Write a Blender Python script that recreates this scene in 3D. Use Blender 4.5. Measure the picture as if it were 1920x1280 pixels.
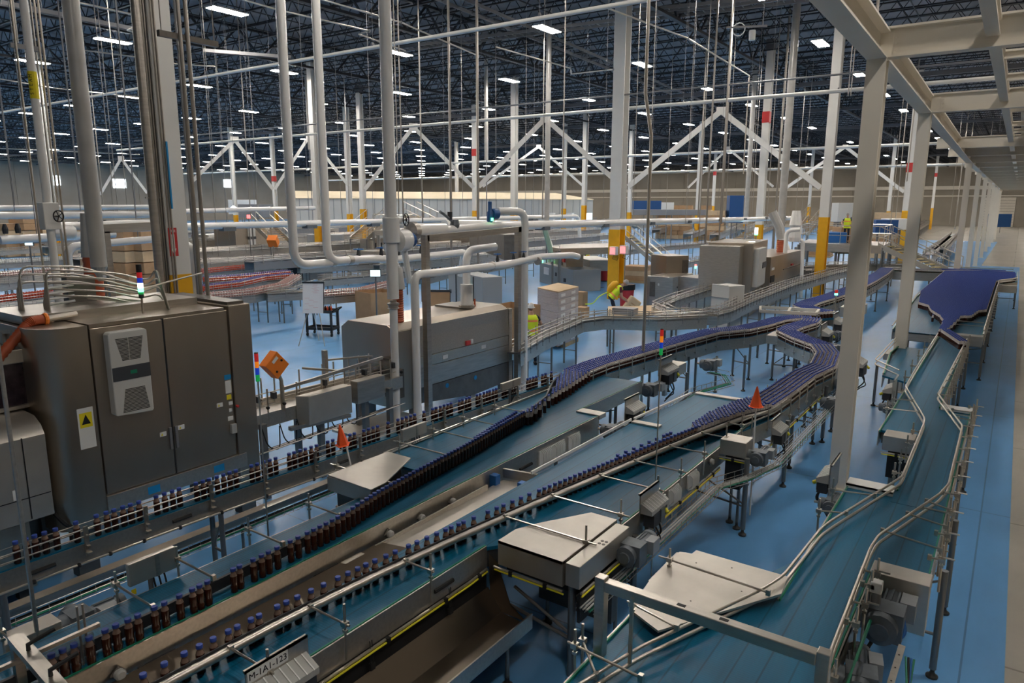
import bpy, math, random
from mathutils import Vector, Matrix
import numpy as np
for o in list(bpy.data.objects): bpy.data.objects.remove(o)
random.seed(7)
S = bpy.context.scene
COL = S.collection
PI = math.pi
# ---------------------------------------------------------------- camera
F = 1330.0; YAW, PIT, ROL = map(math.radians, (-35.2, 10.9, 0.15)); H = 4.5
sy, cy, sp, cp = math.sin(YAW), math.cos(YAW), math.sin(PIT), math.cos(PIT)
fw = Vector((sy*cp, cy*cp, -sp)); r0 = Vector((cy, -sy, 0)); u0 = r0.cross(fw)
rt = r0*math.cos(ROL)+u0*math.sin(ROL); up = u0*math.cos(ROL)-r0*math.sin(ROL)
cd = bpy.data.cameras.new('camera'); cam = bpy.data.objects.new('camera', cd); COL.objects.link(cam)
cd.sensor_width = 36; cd.lens = F/1920*36; cd.clip_end = 600; cd.clip_start = .05
m3 = Matrix((rt, up, -fw)).transposed(); cam.matrix_world = Matrix.Translation((0, 0, H)) @ m3.to_4x4()
S.camera = cam
# ---------------------------------------------------------------- world and exposure
W = bpy.data.worlds.new('world'); S.world = W; W.use_nodes = True
W.node_tree.nodes['Background'].inputs[0].default_value = (.6, .6, .62, 1)
W.node_tree.nodes['Background'].inputs[1].default_value = 0.02
S.view_settings.view_transform = 'Standard'; S.view_settings.look = 'None'
S.view_settings.gamma = 1; S.view_settings.exposure = 0.72; S.view_settings.use_curve_mapping = False
LAMP = 85.0          # brightness of the high bay panels
ROOF = 14.9
LX = [3.2, -7.0+0, -10.0, -20.6, -30.9, -41.5, -51.6, -61.6, -71.4, -81, -91, -101, -111, -121, -131, -141, -151, -161, -171]
LX = [-10.0, -20.6, -30.9, -41.5, -51.6, -61.6, -71.4, -81, -91, -101, -111, -121, -131, -141, -151, -161, -171]
LY = [-2.0, 9.8, 21.0, 32.2, 43.4, 54.7, 66, 77.4, 88.6, 99.8, 111, 122, 133, 144, 155, 166, 177]
# ---------------------------------------------------------------- survey: photo coordinates to places on real planes
def ray(x, y): return fw + rt*((x-960)/F) - up*((y-640)/F)
def at(x, y, z=0.0):
    d = ray(x, y); t = (z-H)/d.z; return Vector((d.x*t, d.y*t, z))
def atX(x, y, X):
    d = ray(x, y); t = X/d.x; return Vector((X, d.y*t, H+d.z*t))
def atY(x, y, Y):
    d = ray(x, y); t = Y/d.y; return Vector((d.x*t, Y, H+d.z*t))
def atD(x, y, D):
    d = ray(x, y); t = D/math.hypot(d.x, d.y); return Vector((d.x*t, d.y*t, H+d.z*t))
def zat(y, p, x=None):
    """height seen at photo row y on a vertical line through p"""
    D = math.hypot(p[0], p[1]); v = Vector((p[0], p[1], 0)); w = v.dot(fw); a = v.dot(rt); b = v.dot(up)
    k = -(y-640)/F          # (b+z*up.z)/(w+z*fw.z)=k
    return H + (k*w-b)/(up.z-k*fw.z)
# ---------------------------------------------------------------- mesh builder
ORG = {}
def V(*a): return Vector(a)
class MB:
    def __init__(s): s.v = []; s.f = []; s.m = []; s.i = 0
    def add(s, vs, fs):
        n = len(s.v); s.v += [tuple(v) for v in vs]; s.f += [tuple(n+i for i in f) for f in fs]; s.m += [s.i]*len(fs)
    def box(s, x0, x1, y0, y1, z0, z1, M=None):
        c = [Vector((x, y, z)) for z in (z0, z1) for y in (y0, y1) for x in (x0, x1)]
        if M: c = [M @ v for v in c]
        s.add(c, [(0, 2, 3, 1), (4, 5, 7, 6), (0, 1, 5, 4), (1, 3, 7, 5), (3, 2, 6, 7), (2, 0, 4, 6)]); return s
    def cbox(s, c, d, rz=0, rx=0):
        M = Matrix.Translation(c) @ Matrix.Rotation(rz, 4, 'Z') @ Matrix.Rotation(rx, 4, 'X')
        return s.box(-d[0]/2, d[0]/2, -d[1]/2, d[1]/2, -d[2]/2, d[2]/2, M)
    def bar(s, p, q, w, h=None):
        h = h or w; p = Vector(p); q = Vector(q); d = (q-p); L = d.length
        if L < 1e-6: return s
        d /= L; u = Vector((0, 0, 1)) if abs(d.z) < .99 else Vector((1, 0, 0)); a = d.cross(u).normalized(); b = a.cross(d)
        c = [P+a*(i*w/2)+b*(j*h/2) for P in (p, q) for i, j in ((-1, -1), (1, -1), (1, 1), (-1, 1))]
        s.add(c, [(3, 2, 1, 0), (4, 5, 6, 7), (0, 1, 5, 4), (1, 2, 6, 5), (2, 3, 7, 6), (3, 0, 4, 7)]); return s
    def tube(s, pts, r, n=10, cap=True, rs=None):
        pts = [Vector(p) for p in pts]; m = len(pts); T = []
        for i in range(m):
            a = pts[max(i-1, 0)]; b = pts[min(i+1, m-1)]
            if 0 < i < m-1: t = ((pts[i]-a).normalized()+(b-pts[i]).normalized())
            else: t = b-a
            T.append(t.normalized() if t.length > 1e-9 else Vector((0, 0, 1)))
        u = Vector((0, 0, 1)) if abs(T[0].z) < .9 else Vector((1, 0, 0)); a = T[0].cross(u).normalized(); vs = []
        for i in range(m):
            a = (a-T[i]*a.dot(T[i])); a.normalize(); b = T[i].cross(a); rr = rs[i] if rs else r
            k = 1.0
            if 0 < i < m-1:
                c = (pts[i]-pts[i-1]).normalized().dot(T[i]); k = 1/max(c, .5)
            for j in range(n):
                t = 2*PI*j/n; vs.append(pts[i]+(a*math.cos(t)+b*math.sin(t))*rr*(1 if k < 1.02 else (1+(k-1)*.5)))
        fs = [(i*n+j, i*n+(j+1) % n, (i+1)*n+(j+1) % n, (i+1)*n+j) for i in range(m-1) for j in range(n)]
        if cap: fs += [tuple(range(n))[::-1], tuple((m-1)*n+j for j in range(n))]
        s.add(vs, fs); return s
    def prism(s, poly, z0, z1):
        n = len(poly); A = sum(poly[i][0]*poly[(i+1) % n][1]-poly[(i+1) % n][0]*poly[i][1] for i in range(n))
        if A < 0: poly = poly[::-1]
        vs = [(p[0], p[1], z0) for p in poly]+[(p[0], p[1], z1) for p in poly]
        s.add(vs, [tuple(range(n))[::-1], tuple(range(n, 2*n))]+[(i, (i+1) % n, n+(i+1) % n, n+i) for i in range(n)]); return s
    def sect(s, poly, p, q, a, b):
        """extrude a 2D outline (in axes a, b) from p to q"""
        n = len(poly); vs = [Vector(P)+Vector(a)*x+Vector(b)*y for P in (p, q) for x, y in poly]
        s.add(vs, [tuple(range(n))[::-1], tuple(range(n, 2*n))]+[(i, (i+1) % n, n+(i+1) % n, n+i) for i in range(n)]); return s
    def lathe(s, prof, c=(0, 0, 0), n=16, ax=None):
        c = Vector(c); m = len(prof); vs = []
        R = Matrix.Identity(3) if ax is None else Vector((0, 0, 1)).rotation_difference(Vector(ax)).to_matrix()
        for r, z in prof:
            for j in range(n):
                t = 2*PI*j/n; vs.append(c+R @ Vector((r*math.cos(t), r*math.sin(t), z)))
        fs = [(i*n+j, i*n+(j+1) % n, (i+1)*n+(j+1) % n, (i+1)*n+j) for i in range(m-1) for j in range(n)]
        fs += [tuple(range(n))[::-1], tuple((m-1)*n+j for j in range(n))]
        s.add(vs, fs); return s
    def wall(s, pts, z0, z1, t):
        """upright plate along a plan line, thickness t to its left"""
        pts = [Vector((p[0], p[1])) for p in pts]; m = len(pts); L = []
        for i in range(m):
            a = pts[max(i-1, 0)]; b = pts[min(i+1, m-1)]; d = (b-a).normalized(); L.append(pts[i]+Vector((-d.y, d.x))*t)
        for i in range(m-1):
            s.prism([pts[i], pts[i+1], L[i+1], L[i]], z0, z1)
        return s
    def build(s, name, mat, parent=None, smooth=None, bevel=0):
        o0 = Vector(ORG.get(parent.name, (0, 0, 0))) if parent else Vector((0, 0, 0))
        me = bpy.data.meshes.new(name); me.from_pydata([tuple(Vector(v)-o0) for v in s.v], [], s.f)
        mats = mat if isinstance(mat, (list, tuple)) else [mat]
        for k in mats: me.materials.append(k)
        if len(mats) > 1: me.polygons.foreach_set('material_index', s.m)
        if smooth: me.polygons.foreach_set('use_smooth', [True]*len(me.polygons)); me.set_sharp_from_angle(angle=math.radians(smooth))
        o = bpy.data.objects.new(name, me); COL.objects.link(o)
        if parent: o.parent = parent; ORG[o.name] = tuple(o0)
        if bevel:
            b = o.modifiers.new('bevel', 'BEVEL'); b.width = bevel; b.segments = 2; b.limit_method = 'ANGLE'
        return o
def thing(name, label, cat, loc=(0, 0, 0), group=None):
    o = bpy.data.objects.new(name, None); COL.objects.link(o); o.location = loc; o.empty_display_size = .1
    ORG[o.name] = tuple(loc); o['label'] = label; o['category'] = cat
    if group: o['group'] = group
    return o
def tag(o, label, cat, group=None, kind=None):
    o['label'] = label; o['category'] = cat
    if group: o['group'] = group
    if kind: o['kind'] = kind
    return o
def struct(o): o['kind'] = 'structure'; return o
def pl(o, label): o['label'] = label; return o
def dup(root, loc, label=None, group=None):
    r = root.copy(); COL.objects.link(r); r.location = loc
    if label: r['label'] = label
    if group: r['group'] = group
    for ch in list(root.children):
        c = ch.copy(); COL.objects.link(c); c.parent = r
        for g in ch.children:
            d = g.copy(); COL.objects.link(d); d.parent = c
    return r
def arc(pts, r, n=5):
    """round the corners of a 3D line"""
    pts = [Vector(p) for p in pts]; out = [pts[0]]
    for i in range(1, len(pts)-1):
        a, b, c = pts[i-1], pts[i], pts[i+1]; d1 = (a-b); d2 = (c-b); k = min(r, d1.length*.45, d2.length*.45)
        p = b+d1.normalized()*k; q = b+d2.normalized()*k
        for j in range(n+1):
            t = j/n; out.append(p*(1-t)**2+b*2*t*(1-t)+q*t*t)
    out.append(pts[-1]); return out
# ---------------------------------------------------------------- materials
def mat(name, col, rough=.5, metal=0.0, emit=0, noise=0, nscale=6, stretch=None, bump=0, bscale=40, spec=.5, coat=0, trans=0, alpha=1, ecol=None, rn=0):
    m = bpy.data.materials.new(name); m.use_nodes = True; nt = m.node_tree; b = nt.nodes['Principled BSDF']
    b.inputs['Base Color'].default_value = (*col, 1); b.inputs['Roughness'].default_value = rough; b.inputs['Metallic'].default_value = metal
    b.inputs['Specular IOR Level'].default_value = spec; b.inputs['Coat Weight'].default_value = coat
    b.inputs['Transmission Weight'].default_value = trans; b.inputs['Alpha'].default_value = alpha
    if emit: b.inputs['Emission Color'].default_value = (*(ecol or col), 1); b.inputs['Emission Strength'].default_value = emit
    if noise or rn or bump:
        tc = nt.nodes.new('ShaderNodeTexCoord'); mp = nt.nodes.new('ShaderNodeMapping'); nt.links.new(tc.outputs['Object'], mp.inputs[0])
        if stretch: mp.inputs['Scale'].default_value = stretch
        n = nt.nodes.new('ShaderNodeTexNoise'); n.inputs['Scale'].default_value = nscale; n.inputs['Detail'].default_value = 5; nt.links.new(mp.outputs[0], n.inputs['Vector'])
        if noise:
            r = nt.nodes.new('ShaderNodeMapRange'); r.inputs[1].default_value = .25; r.inputs[2].default_value = .75
            r.inputs[3].default_value = 1-noise; r.inputs[4].default_value = 1+noise; nt.links.new(n.outputs[0], r.inputs[0])
            x = nt.nodes.new('ShaderNodeVectorMath'); x.operation = 'SCALE'; x.inputs[0].default_value = col; nt.links.new(r.outputs[0], x.inputs['Scale'])
            nt.links.new(x.outputs[0], b.inputs['Base Color'])
        if rn:
            r = nt.nodes.new('ShaderNodeMapRange'); r.inputs[1].default_value = .3; r.inputs[2].default_value = .7
            r.inputs[3].default_value = max(rough-rn, .03); r.inputs[4].default_value = rough+rn; nt.links.new(n.outputs[0], r.inputs[0]); nt.links.new(r.outputs[0], b.inputs['Roughness'])
        if bump:
            n2 = nt.nodes.new('ShaderNodeTexNoise'); n2.inputs['Scale'].default_value = bscale; nt.links.new(mp.outputs[0], n2.inputs['Vector'])
            bp = nt.nodes.new('ShaderNodeBump'); bp.inputs['Strength'].default_value = bump; bp.inputs['Distance'].default_value = .01
            nt.links.new(n2.outputs[0], bp.inputs['Height']); nt.links.new(bp.outputs[0], b.inputs['Normal'])
    return m
M = {}
M['steel'] = mat('steel', (.50, .465, .42), .36, .92, noise=.14, nscale=3, stretch=(1, 1, 9))
M['steel_h'] = mat('steel_plate', (.56, .52, .46), .34, .9, noise=.10, nscale=4, stretch=(1, 8, 8))
M['steel_box'] = mat('steel_cover', (.60, .56, .50), .42, .85, noise=.10, nscale=3, stretch=(1, 1, 1))
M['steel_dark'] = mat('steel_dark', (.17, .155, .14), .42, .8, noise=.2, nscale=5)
M['trough'] = mat('trough_steel', (.30, .25, .20), .28, .95)
M['palegreen'] = mat('pale_green_plastic', (.25, .38, .30), .4)
M['steel_cab'] = mat('steel_cabinet', (.46, .40, .33), .32, .95, noise=.07, nscale=1.2, stretch=(1, 1, .35))
M['rail'] = mat('steel_rail', (.62, .57, .50), .28, .95)
M['tube'] = mat('steel_tube', (.45, .42, .38), .3, .9)
M['leg'] = mat('steel_leg', (.24, .235, .23), .4, .75)
M['iron'] = mat('dark_rubber', (.02, .02, .02), .55)
M['white'] = mat('white_paint', (.70, .69, .66), .42, noise=.04, nscale=2)
M['mezz'] = mat('mezzanine_paint', (.74, .69, .60), .5, noise=.03, nscale=2)
M['insul'] = mat('white_jacket', (.80, .79, .77), .22, coat=.3, noise=.03, nscale=3)
M['greypipe'] = mat('grey_jacket', (.46, .45, .43), .35, .25, noise=.12, nscale=3)
M['yellow'] = mat('yellow_paint', (.78, .40, .01), .45, noise=.06, nscale=4)
M['cable_yellow'] = mat('yellow_cable', (.75, .66, .03), .5)
M['red'] = mat('red_paint', (.52, .03, .03), .45)
M['orange'] = mat('orange_paint', (.85, .22, .02), .45)
M['flag'] = mat('orange_flag', (1.0, .12, .02), .6)
M['joist'] = mat('joist_paint', (.012, .015, .022), .5, noise=.3, nscale=.4)
M['girder'] = mat('girder_paint', (.10, .105, .12), .5)
M['galv'] = mat('galvanised', (.26, .26, .27), .45, .5)
M['deck'] = mat('roof_deck', (.19, .20, .225), .7, noise=.25, nscale=1.2, stretch=(1, .05, 1))
M['cap'] = mat('blue_cap', (.026, .065, .34), .5)
M['amber'] = mat('amber_drink', (.045, .012, .006), .14, coat=.25, spec=.4)
M['neck'] = mat('clear_neck', (.20, .13, .10), .06, coat=.8)
M['shoulder'] = mat('clear_neck_highlight', (.62, .56, .52), .3)  # clear necks and shoulders of packed bottles, their highlights put into the pale colour
M['belt_green'] = mat('green_edge', (.01, .22, .12), .4)
M['card'] = mat('cardboard', (.42, .26, .14), .8, noise=.08, nscale=5)
M['card_l'] = mat('pale_cardboard', (.58, .43, .27), .8, noise=.08, nscale=5)
M['wrap'] = mat('wrapped_case', (.46, .41, .40), .35, coat=.2, noise=.15, nscale=8, stretch=(1, 1, 6))
M['wood'] = mat('pallet_wood', (.50, .36, .20), .8, noise=.2, nscale=6)
M['grey'] = mat('grey_plastic', (.42, .42, .40), .5)
M['panelgrey'] = mat('grey_enamel', (.30, .32, .33), .4, .1)
M['motor'] = mat('motor_grey', (.13, .15, .17), .45, .2, noise=.15, nscale=12)
M['dark'] = mat('dark_plastic', (.035, .037, .042), .5)
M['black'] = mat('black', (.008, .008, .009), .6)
M['acgrey'] = mat('light_grey_enamel', (.56, .55, .52), .5)
M['acdark'] = mat('charcoal_band', (.05, .055, .065), .4)
M['blue'] = mat('blue_paint', (.01, .07, .22), .4)
M['bluebright'] = mat('blue_handle', (.01, .12, .40), .4)
M['wallmat'] = mat('precast_wall', (.33, .295, .245), .85, noise=.12, nscale=.25)
M['panelwall'] = mat('insulated_panel', (.50, .50, .48), .55, noise=.03, nscale=.3)
M['roomroof'] = mat('room_roof', (.72, .62, .44), .7)
M['orange_juice'] = mat('orange_juice', (.55, .08, .03), .35, noise=.25, nscale=14)
M['pink'] = mat('pale_bottles', (.50, .30, .27), .4, noise=.3, nscale=20)
M['purple'] = mat('violet_caps', (.13, .13, .36), .5)
M['whitecap'] = mat('white_caps', (.72, .72, .70), .4)
M['skin'] = mat('skin', (.48, .27, .19), .6)
M['hivis'] = mat('hi_vis_yellow', (.72, .88, .03), .7, emit=0)
M['band'] = mat('orange_band', (.95, .30, .12), .7)
M['navy'] = mat('navy_cloth', (.012, .018, .035), .85)
M['maroon'] = mat('maroon_cloth', (.08, .01, .015), .85)
M['hair'] = mat('grey_net', (.35, .33, .32), .9)
M['hat'] = mat('white_hat', (.75, .75, .73), .35)
M['paper'] = mat('paper_white', (.80, .79, .80), .6)
M['sheet'] = mat('label_white', (.75, .75, .73), .5)
M['labelyellow'] = mat('label_yellow', (.85, .70, .02), .5)
M['bluelabel'] = mat('label_blue', (.01, .25, .55), .5)
M['rubberorange'] = mat('orange_hose', (.42, .085, .03), .5, noise=.15, nscale=10)
M['glass'] = mat('clear_guard', (.55, .6, .65), .08, trans=.85, alpha=.35)
def lampm(name, col, e): return mat(name, col, .4, emit=e)
M['lamp'] = lampm('lamp_panel', (1.0, .93, .84), LAMP)
M['lamp_soft'] = lampm('strip_lamp', (1.0, .94, .85), 60)
M['dayglass'] = lampm('daylight_window', (.75, .88, 1.0), 5)
M['l_red'] = lampm('beacon_red', (.5, .02, .02), .25); M['l_org'] = lampm('beacon_amber', (.85, .22, .01), .35); M['l_blu'] = lampm('beacon_blue', (.01, .05, .5), .3)
M['l_grn'] = lampm('beacon_green', (.01, .35, .08), .3); M['l_grnon'] = lampm('beacon_green_lit', (.10, 1.0, .35), 4.0); M['l_wht'] = lampm('beacon_white_lit', (.95, 1, 1), 5.0)
M['l_redon'] = lampm('beacon_red_lit', (1, .12, .12), 2.0); M['screen'] = lampm('screen', (.62, .85, .90), 1.4)
def belt_mat():
    m = mat('belt', (.006, .092, .165), .36, spec=.35); nt = m.node_tree; b = nt.nodes['Principled BSDF']
    tc = nt.nodes.new('ShaderNodeTexCoord'); sx = nt.nodes.new('ShaderNodeSeparateXYZ'); nt.links.new(tc.outputs['Object'], sx.inputs[0])
    def mt(op, a, c=None):
        n = nt.nodes.new('ShaderNodeMath'); n.operation = op
        for i, q in enumerate((a, c)):
            if q is None: continue
            if isinstance(q, (int, float)): n.inputs[i].default_value = q
            else: nt.links.new(q, n.inputs[i])
        return n.outputs[0]
    fx = mt('FRACT', mt('DIVIDE', sx.outputs[0], .19)); gx = mt('LESS_THAN', fx, .07)
    fy = mt('FRACT', mt('DIVIDE', sx.outputs[1], .0254)); gy = mt('LESS_THAN', fy, .3)
    g = mt('MAXIMUM', gx, mt('MULTIPLY', gy, .35)); h = mt('SUBTRACT', 1.0, g)
    n = nt.nodes.new('ShaderNodeTexNoise'); mp = nt.nodes.new('ShaderNodeMapping'); mp.inputs['Scale'].default_value = (9, .5, 1)
    nt.links.new(tc.outputs['Object'], mp.inputs[0]); nt.links.new(mp.outputs[0], n.inputs['Vector']); n.inputs['Scale'].default_value = 1; n.inputs['Detail'].default_value = 4
    k = mt('ADD', mt('MULTIPLY', h, .45), mt('ADD', mt('MULTIPLY', n.outputs[0], .7), .25))
    x = nt.nodes.new('ShaderNodeVectorMath'); x.operation = 'SCALE'; x.inputs[0].default_value = (.003, .105, .20); nt.links.new(k, x.inputs['Scale']); nt.links.new(x.outputs[0], b.inputs['Base Color'])
    bp = nt.nodes.new('ShaderNodeBump'); bp.inputs['Strength'].default_value = .35; bp.inputs['Distance'].default_value = .004; nt.links.new(h, bp.inputs['Height']); nt.links.new(bp.outputs[0], b.inputs['Normal'])
    return m
M['belt'] = belt_mat()
def floor_mat(name, col, rough, joint, jw, jd):
    m = mat(name, col, rough, spec=.3); nt = m.node_tree; b = nt.nodes['Principled BSDF']
    tc = nt.nodes.new('ShaderNodeTexCoord')
    def noise(sc, det, scale=(1, 1, 1)):
        mp = nt.nodes.new('ShaderNodeMapping'); mp.inputs['Scale'].default_value = scale; nt.links.new(tc.outputs['Object'], mp.inputs[0])
        n = nt.nodes.new('ShaderNodeTexNoise'); n.inputs['Scale'].default_value = sc; n.inputs['Detail'].default_value = det; nt.links.new(mp.outputs[0], n.inputs['Vector']); return n.outputs[0]
    def mt(op, a, c=None):
        n = nt.nodes.new('ShaderNodeMath'); n.operation = op
        for i, q in enumerate((a, c)):
            if q is None: continue
            if isinstance(q, (int, float)): n.inputs[i].default_value = q
            else: nt.links.new(q, n.inputs[i])
        return n.outputs[0]
    a = noise(.35, 5); c = noise(3.0, 6, (1, .35, 1))
    k = mt('ADD', mt('MULTIPLY', a, .55), mt('ADD', mt('MULTIPLY', c, .25), .60))
    sx = nt.nodes.new('ShaderNodeSeparateXYZ'); nt.links.new(tc.outputs['Object'], sx.inputs[0])
    jx = mt('LESS_THAN', mt('FRACT', mt('DIVIDE', sx.outputs[0], joint)), jw/joint); jy = mt('LESS_THAN', mt('FRACT', mt('DIVIDE', sx.outputs[1], joint)), jw/joint)
    k = mt('MULTIPLY', k, mt('SUBTRACT', 1.0, mt('MULTIPLY', mt('MAXIMUM', jx, jy), jd)))
    x = nt.nodes.new('ShaderNodeVectorMath'); x.operation = 'SCALE'; x.inputs[0].default_value = col; nt.links.new(k, x.inputs['Scale']); nt.links.new(x.outputs[0], b.inputs['Base Color'])
    r = mt('ADD', mt('MULTIPLY', c, .25), rough-.12); 
    return m
M['bluefloor'] = floor_mat('blue_floor', (.12, .33, .63), .30, 6.1, .02, .4)
M['concrete'] = floor_mat('concrete', (.42, .39, .34), .25, 4.0, .03, .35)
# ================================================================ THE HALL
XL, XR, YN, YF = -188, 14, -14, 195
struct(MB().box(XL, XR, YN, YF, -.3, -.01).build('floor', M['concrete']))
f = MB(); f.prism([(XL, YN), (.37, YN), (.37, 65.5), (-2.05, 65.5), (-2.05, 111), (-18, 111), (-18, 157), (XL, 157)], -.01, 0)
struct(f.build('floor', M['bluefloor']))
struct(MB().box(XL, XR, YN, YF, 15.2, 15.4).build('ceiling', M['deck']))
w = MB(); w.box(XL-.3, XL, YN, YF, 0, 15.2)
for i in range(30): w.box(XL, XL+.12, YN+7*i, YN+7*i+.12, 0, 15)
struct(w.build('wall_left', M['wallmat']))
w = MB(); w.box(XL, XR, YF, YF+.3, 0, 15.2)
for i in range(28): w.box(XL+7.3*i, XL+7.3*i+.12, YF-.1, YF, 0, 15)
struct(w.build('wall_back', M['wallmat']))
struct(MB().box(XR, XR+.3, YN, YF, 0, 15.2).build('wall_right', M['wallmat']))
struct(MB().box(XL, XR, YN-.3, YN, 0, 15.2).build('wall_front', M['wallmat']))
b_ = MB(); b_.box(XL, XR, YF-.6, YF-.2, 8.2, 9.0); b_.box(XL, XR, YF-.5, YF-.2, 13.3, 13.7); b_.box(XL, XR, YF-.5, YF-.2, 6.6, 6.9)
struct(b_.build('trim_1', M['mezz']))
n = 1
for X, px, py in ((0, 224, 344), (0, 99, 338), (0, 429, 344), (0, 173*0+812, 348)):
    p = atX(px, py, XL+.05)
    wd = MB(); wd.box(XL+.01, XL+.1, p.y-1.6, p.y+1.6, p.z-1.1, p.z+1.1); o = wd.build('window_%d' % n, M['dayglass']); struct(o); n += 1
# door in the back wall beyond the aisle
p = at(1862, 421, 0)
d = MB(); d.box(-7.5, -1.2, YF-.12, YF-.02, 0, 6.4); o = d.build('door_1', M['mezz']); struct(o)
d = MB(); [d.box(-7.4, -1.3, YF-.15, YF-.12, .3+i*.6, .34+i*.6) for i in range(10)]; d.build('panel_joints', M['steel_dark'], o)
# ---- roof joists
TR = 2
def long_joist():
    m = MB(); x0, x1 = XL+1, XR-1; z0, z1 = -.85, 0.0; st = .62; n = int((x1-x0)/st)
    for z in (z0, z1):
        m.box(x0, x1, -.055, .055, z-.035, z+.035)
    for i in range(n):
        a = x0+i*st; zz = (z0, z1) if i % 2 == 0 else (z1, z0)
        m.bar((a, 0, zz[0]), (a+st, 0, zz[1]), .035)
    return m
jm = long_joist(); j0 = None
for i, Y in enumerate([3.5+2.05*k for k in range(93)]):
    if j0 is None:
        j0 = jm.build('trim_%d' % TR, M['joist']); o = j0
    else:
        o = j0.copy(); o.name = 'trim_%d' % TR; COL.objects.link(o)
    o.location = (0, Y, 15.08); struct(o); TR += 1
def girder():
    m = MB(); y0, y1 = 2, YF-1
    for z in (-1.5, 0): m.box(-.13, .13, y0, y1, z-.07, z+.07)
    st = 1.5; k = int((y1-y0)/st)
    for i in range(k):
        zz = (-1.5, 0) if i % 2 == 0 else (0, -1.5); m.bar((0, y0+i*st, zz[0]), (0, y0+(i+1)*st, zz[1]), .09)
    return m
g0 = None
for X in [-2.4-12.4*k for k in range(15)]:
    if g0 is None: g0 = girder().build('trim_%d' % TR, M['joist']); o = g0
    else: o = g0.copy(); o.name = 'trim_%d' % TR; COL.objects.link(o)
    o.location = (X, 0, 14.9); struct(o); TR += 1
# bridging angles between joists (along the building)
b_ = MB()
for k in range(62):
    X = 10-3.1*k; b_.box(X-.02, X+.02, 3, YF-1, 14.2, 14.25)
struct(b_.build('trim_%d' % TR, M['joist'])); TR += 1
# light beams seen crossing under the roof
b_ = MB()
for Y in (58, 74, 92, 120, 150): b_.box(XL+2, XR-1, Y-.12, Y+.12, 13.2, 13.5)
struct(b_.build('trim_%d' % TR, M['girder'])); TR += 1
# ---- high bay lights
def light_bay():
    t = thing('high_bay_light', 'bright twin-panel high bay light hung below the dark roof joists', 'ceiling light', (0, 0, 13.2), 'high bay lights under the roof')
    h = MB(); h.box(-.30, .30, -.92, .92, 13.22, 13.27); h.box(-.10, .10, -.6, .6, 13.27, 13.36); h.build('housing', M['white'], t)
    w = MB(); w.tube([(0, -.7, 15.22), (0, -.7, 13.3), (0, .7, 13.3), (0, .7, 15.22)], .008, 4); w.build('hanger_wire', M['galv'], t)
    for s in (-1, 1):
        l = MB(); l.box(s*.155-.12, s*.155+.12, -.9, .9, 13.195, 13.219); l.build('light_panel', M['lamp'], t)
    return t
L0 = light_bay(); first = True
for X in LX+[2.5]:
    for Y in LY:
        if X < -60 and (Y < 15): continue
        if X < -100 and Y < 30: continue
        if Y < 0 and X < 0: continue
        if first: L0.location = (X, Y, 13.2); first = False
        else: dup(L0, (X, Y, 13.2))
# ================================================================ STEEL MEZZANINE ON THE RIGHT
def ibeam(m, p, q, d, w, tf=.03, tw=.02, upv=(0, 0, 1)):
    p = Vector(p); q = Vector(q); ax = (q-p).normalized(); u = Vector(upv); a = ax.cross(u).normalized(); b = a.cross(ax).normalized()
    h = d/2; k = w/2; t = tw/2; f = h-tf
    m.sect([(-k, -h), (k, -h), (k, -f), (t, -f), (t, f), (k, f), (k, h), (-k, h), (-k, f), (-t, f), (-t, -f), (-k, -f)], p, q, a, b); return m
mz = thing('steel_mezzanine', 'cream painted steel mezzanine frame on a row of columns along the right aisle', 'mezzanine', (-2, 12, 0))
MX = -1.97; MYS = [12.0, 19.4, 31.7, 42.7, 53.8, 64.8, 75.7, 86.4, 97, 108, 119]
def mzx(Y): return -1.95-(min(Y, 43)-12)*.0135-max(0, Y-43)*.003
for i, Y in enumerate(MYS):
    if i == 2: continue
    X_ = mzx(Y); m = MB(); ibeam(m, (X_, Y, 0.02), (X_, Y, 6.58), .27, .26, .03, .03, (0, 1, 0)); c = m.build('column', M['mezz'], mz)
    b_ = MB().box(X_-.2, X_+.2, Y-.2, Y+.2, 0, .025).build('base_plate', M['mezz'], c)
for Ya, Yb in zip([2]+MYS, MYS+[125]):
    m = MB(); ibeam(m, (mzx(Ya), Ya, 6.775), (mzx(Yb), Yb, 6.775), .39, .27); m.build('edge_beam', M['mezz'], mz)
for Y in MYS+[1.0*k for k in (37, 48, 59, 70, 81, 92, 103, 114)]:
    m = MB(); x0 = MX+.012 if Y < 25 else MX-.9
    ibeam(m, (x0, Y, 6.80), (9, Y, 6.80), .42 if Y < 25 else .40, .22); c = m.build('cross_beam', M['mezz'], mz)
    if Y < 25:
        b2 = MB(); b2.box(MX+.02, MX+.20, Y-.03, Y-.014, 6.63, 6.97); b2.build('bolt_plate', M['mezz'], c)
        for k in range(3):
            MB().lathe([(.022, 0), (.022, .015)], (MX+.24, Y-.012, 6.70+.09*k), 8, (0, -1, 0)).build('bolt_head', M['mezz'], c)
for X in (-.57, .85, 2.3, 3.8):
    m = MB(); ibeam(m, (X, 2, 6.85), (X, 125, 6.85), .22, .16); m.build('purlin', M['mezz'], mz)
m = MB()
m.box(-2.3, 9, 34, 124, 6.96, 7.02)
m.box(-.3, 9, 19.5, 34, 6.97, 7.02); m.build('deck', M['mezz'], mz)
for Y in (9.5, 14.5, 17.0, 22.5, 26.5, 29):
    m = MB(); ibeam(m, (-.5, Y, 6.9), (9, Y, 6.9), .14, .14); m.build('joist', M['mezz'], mz)
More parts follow.
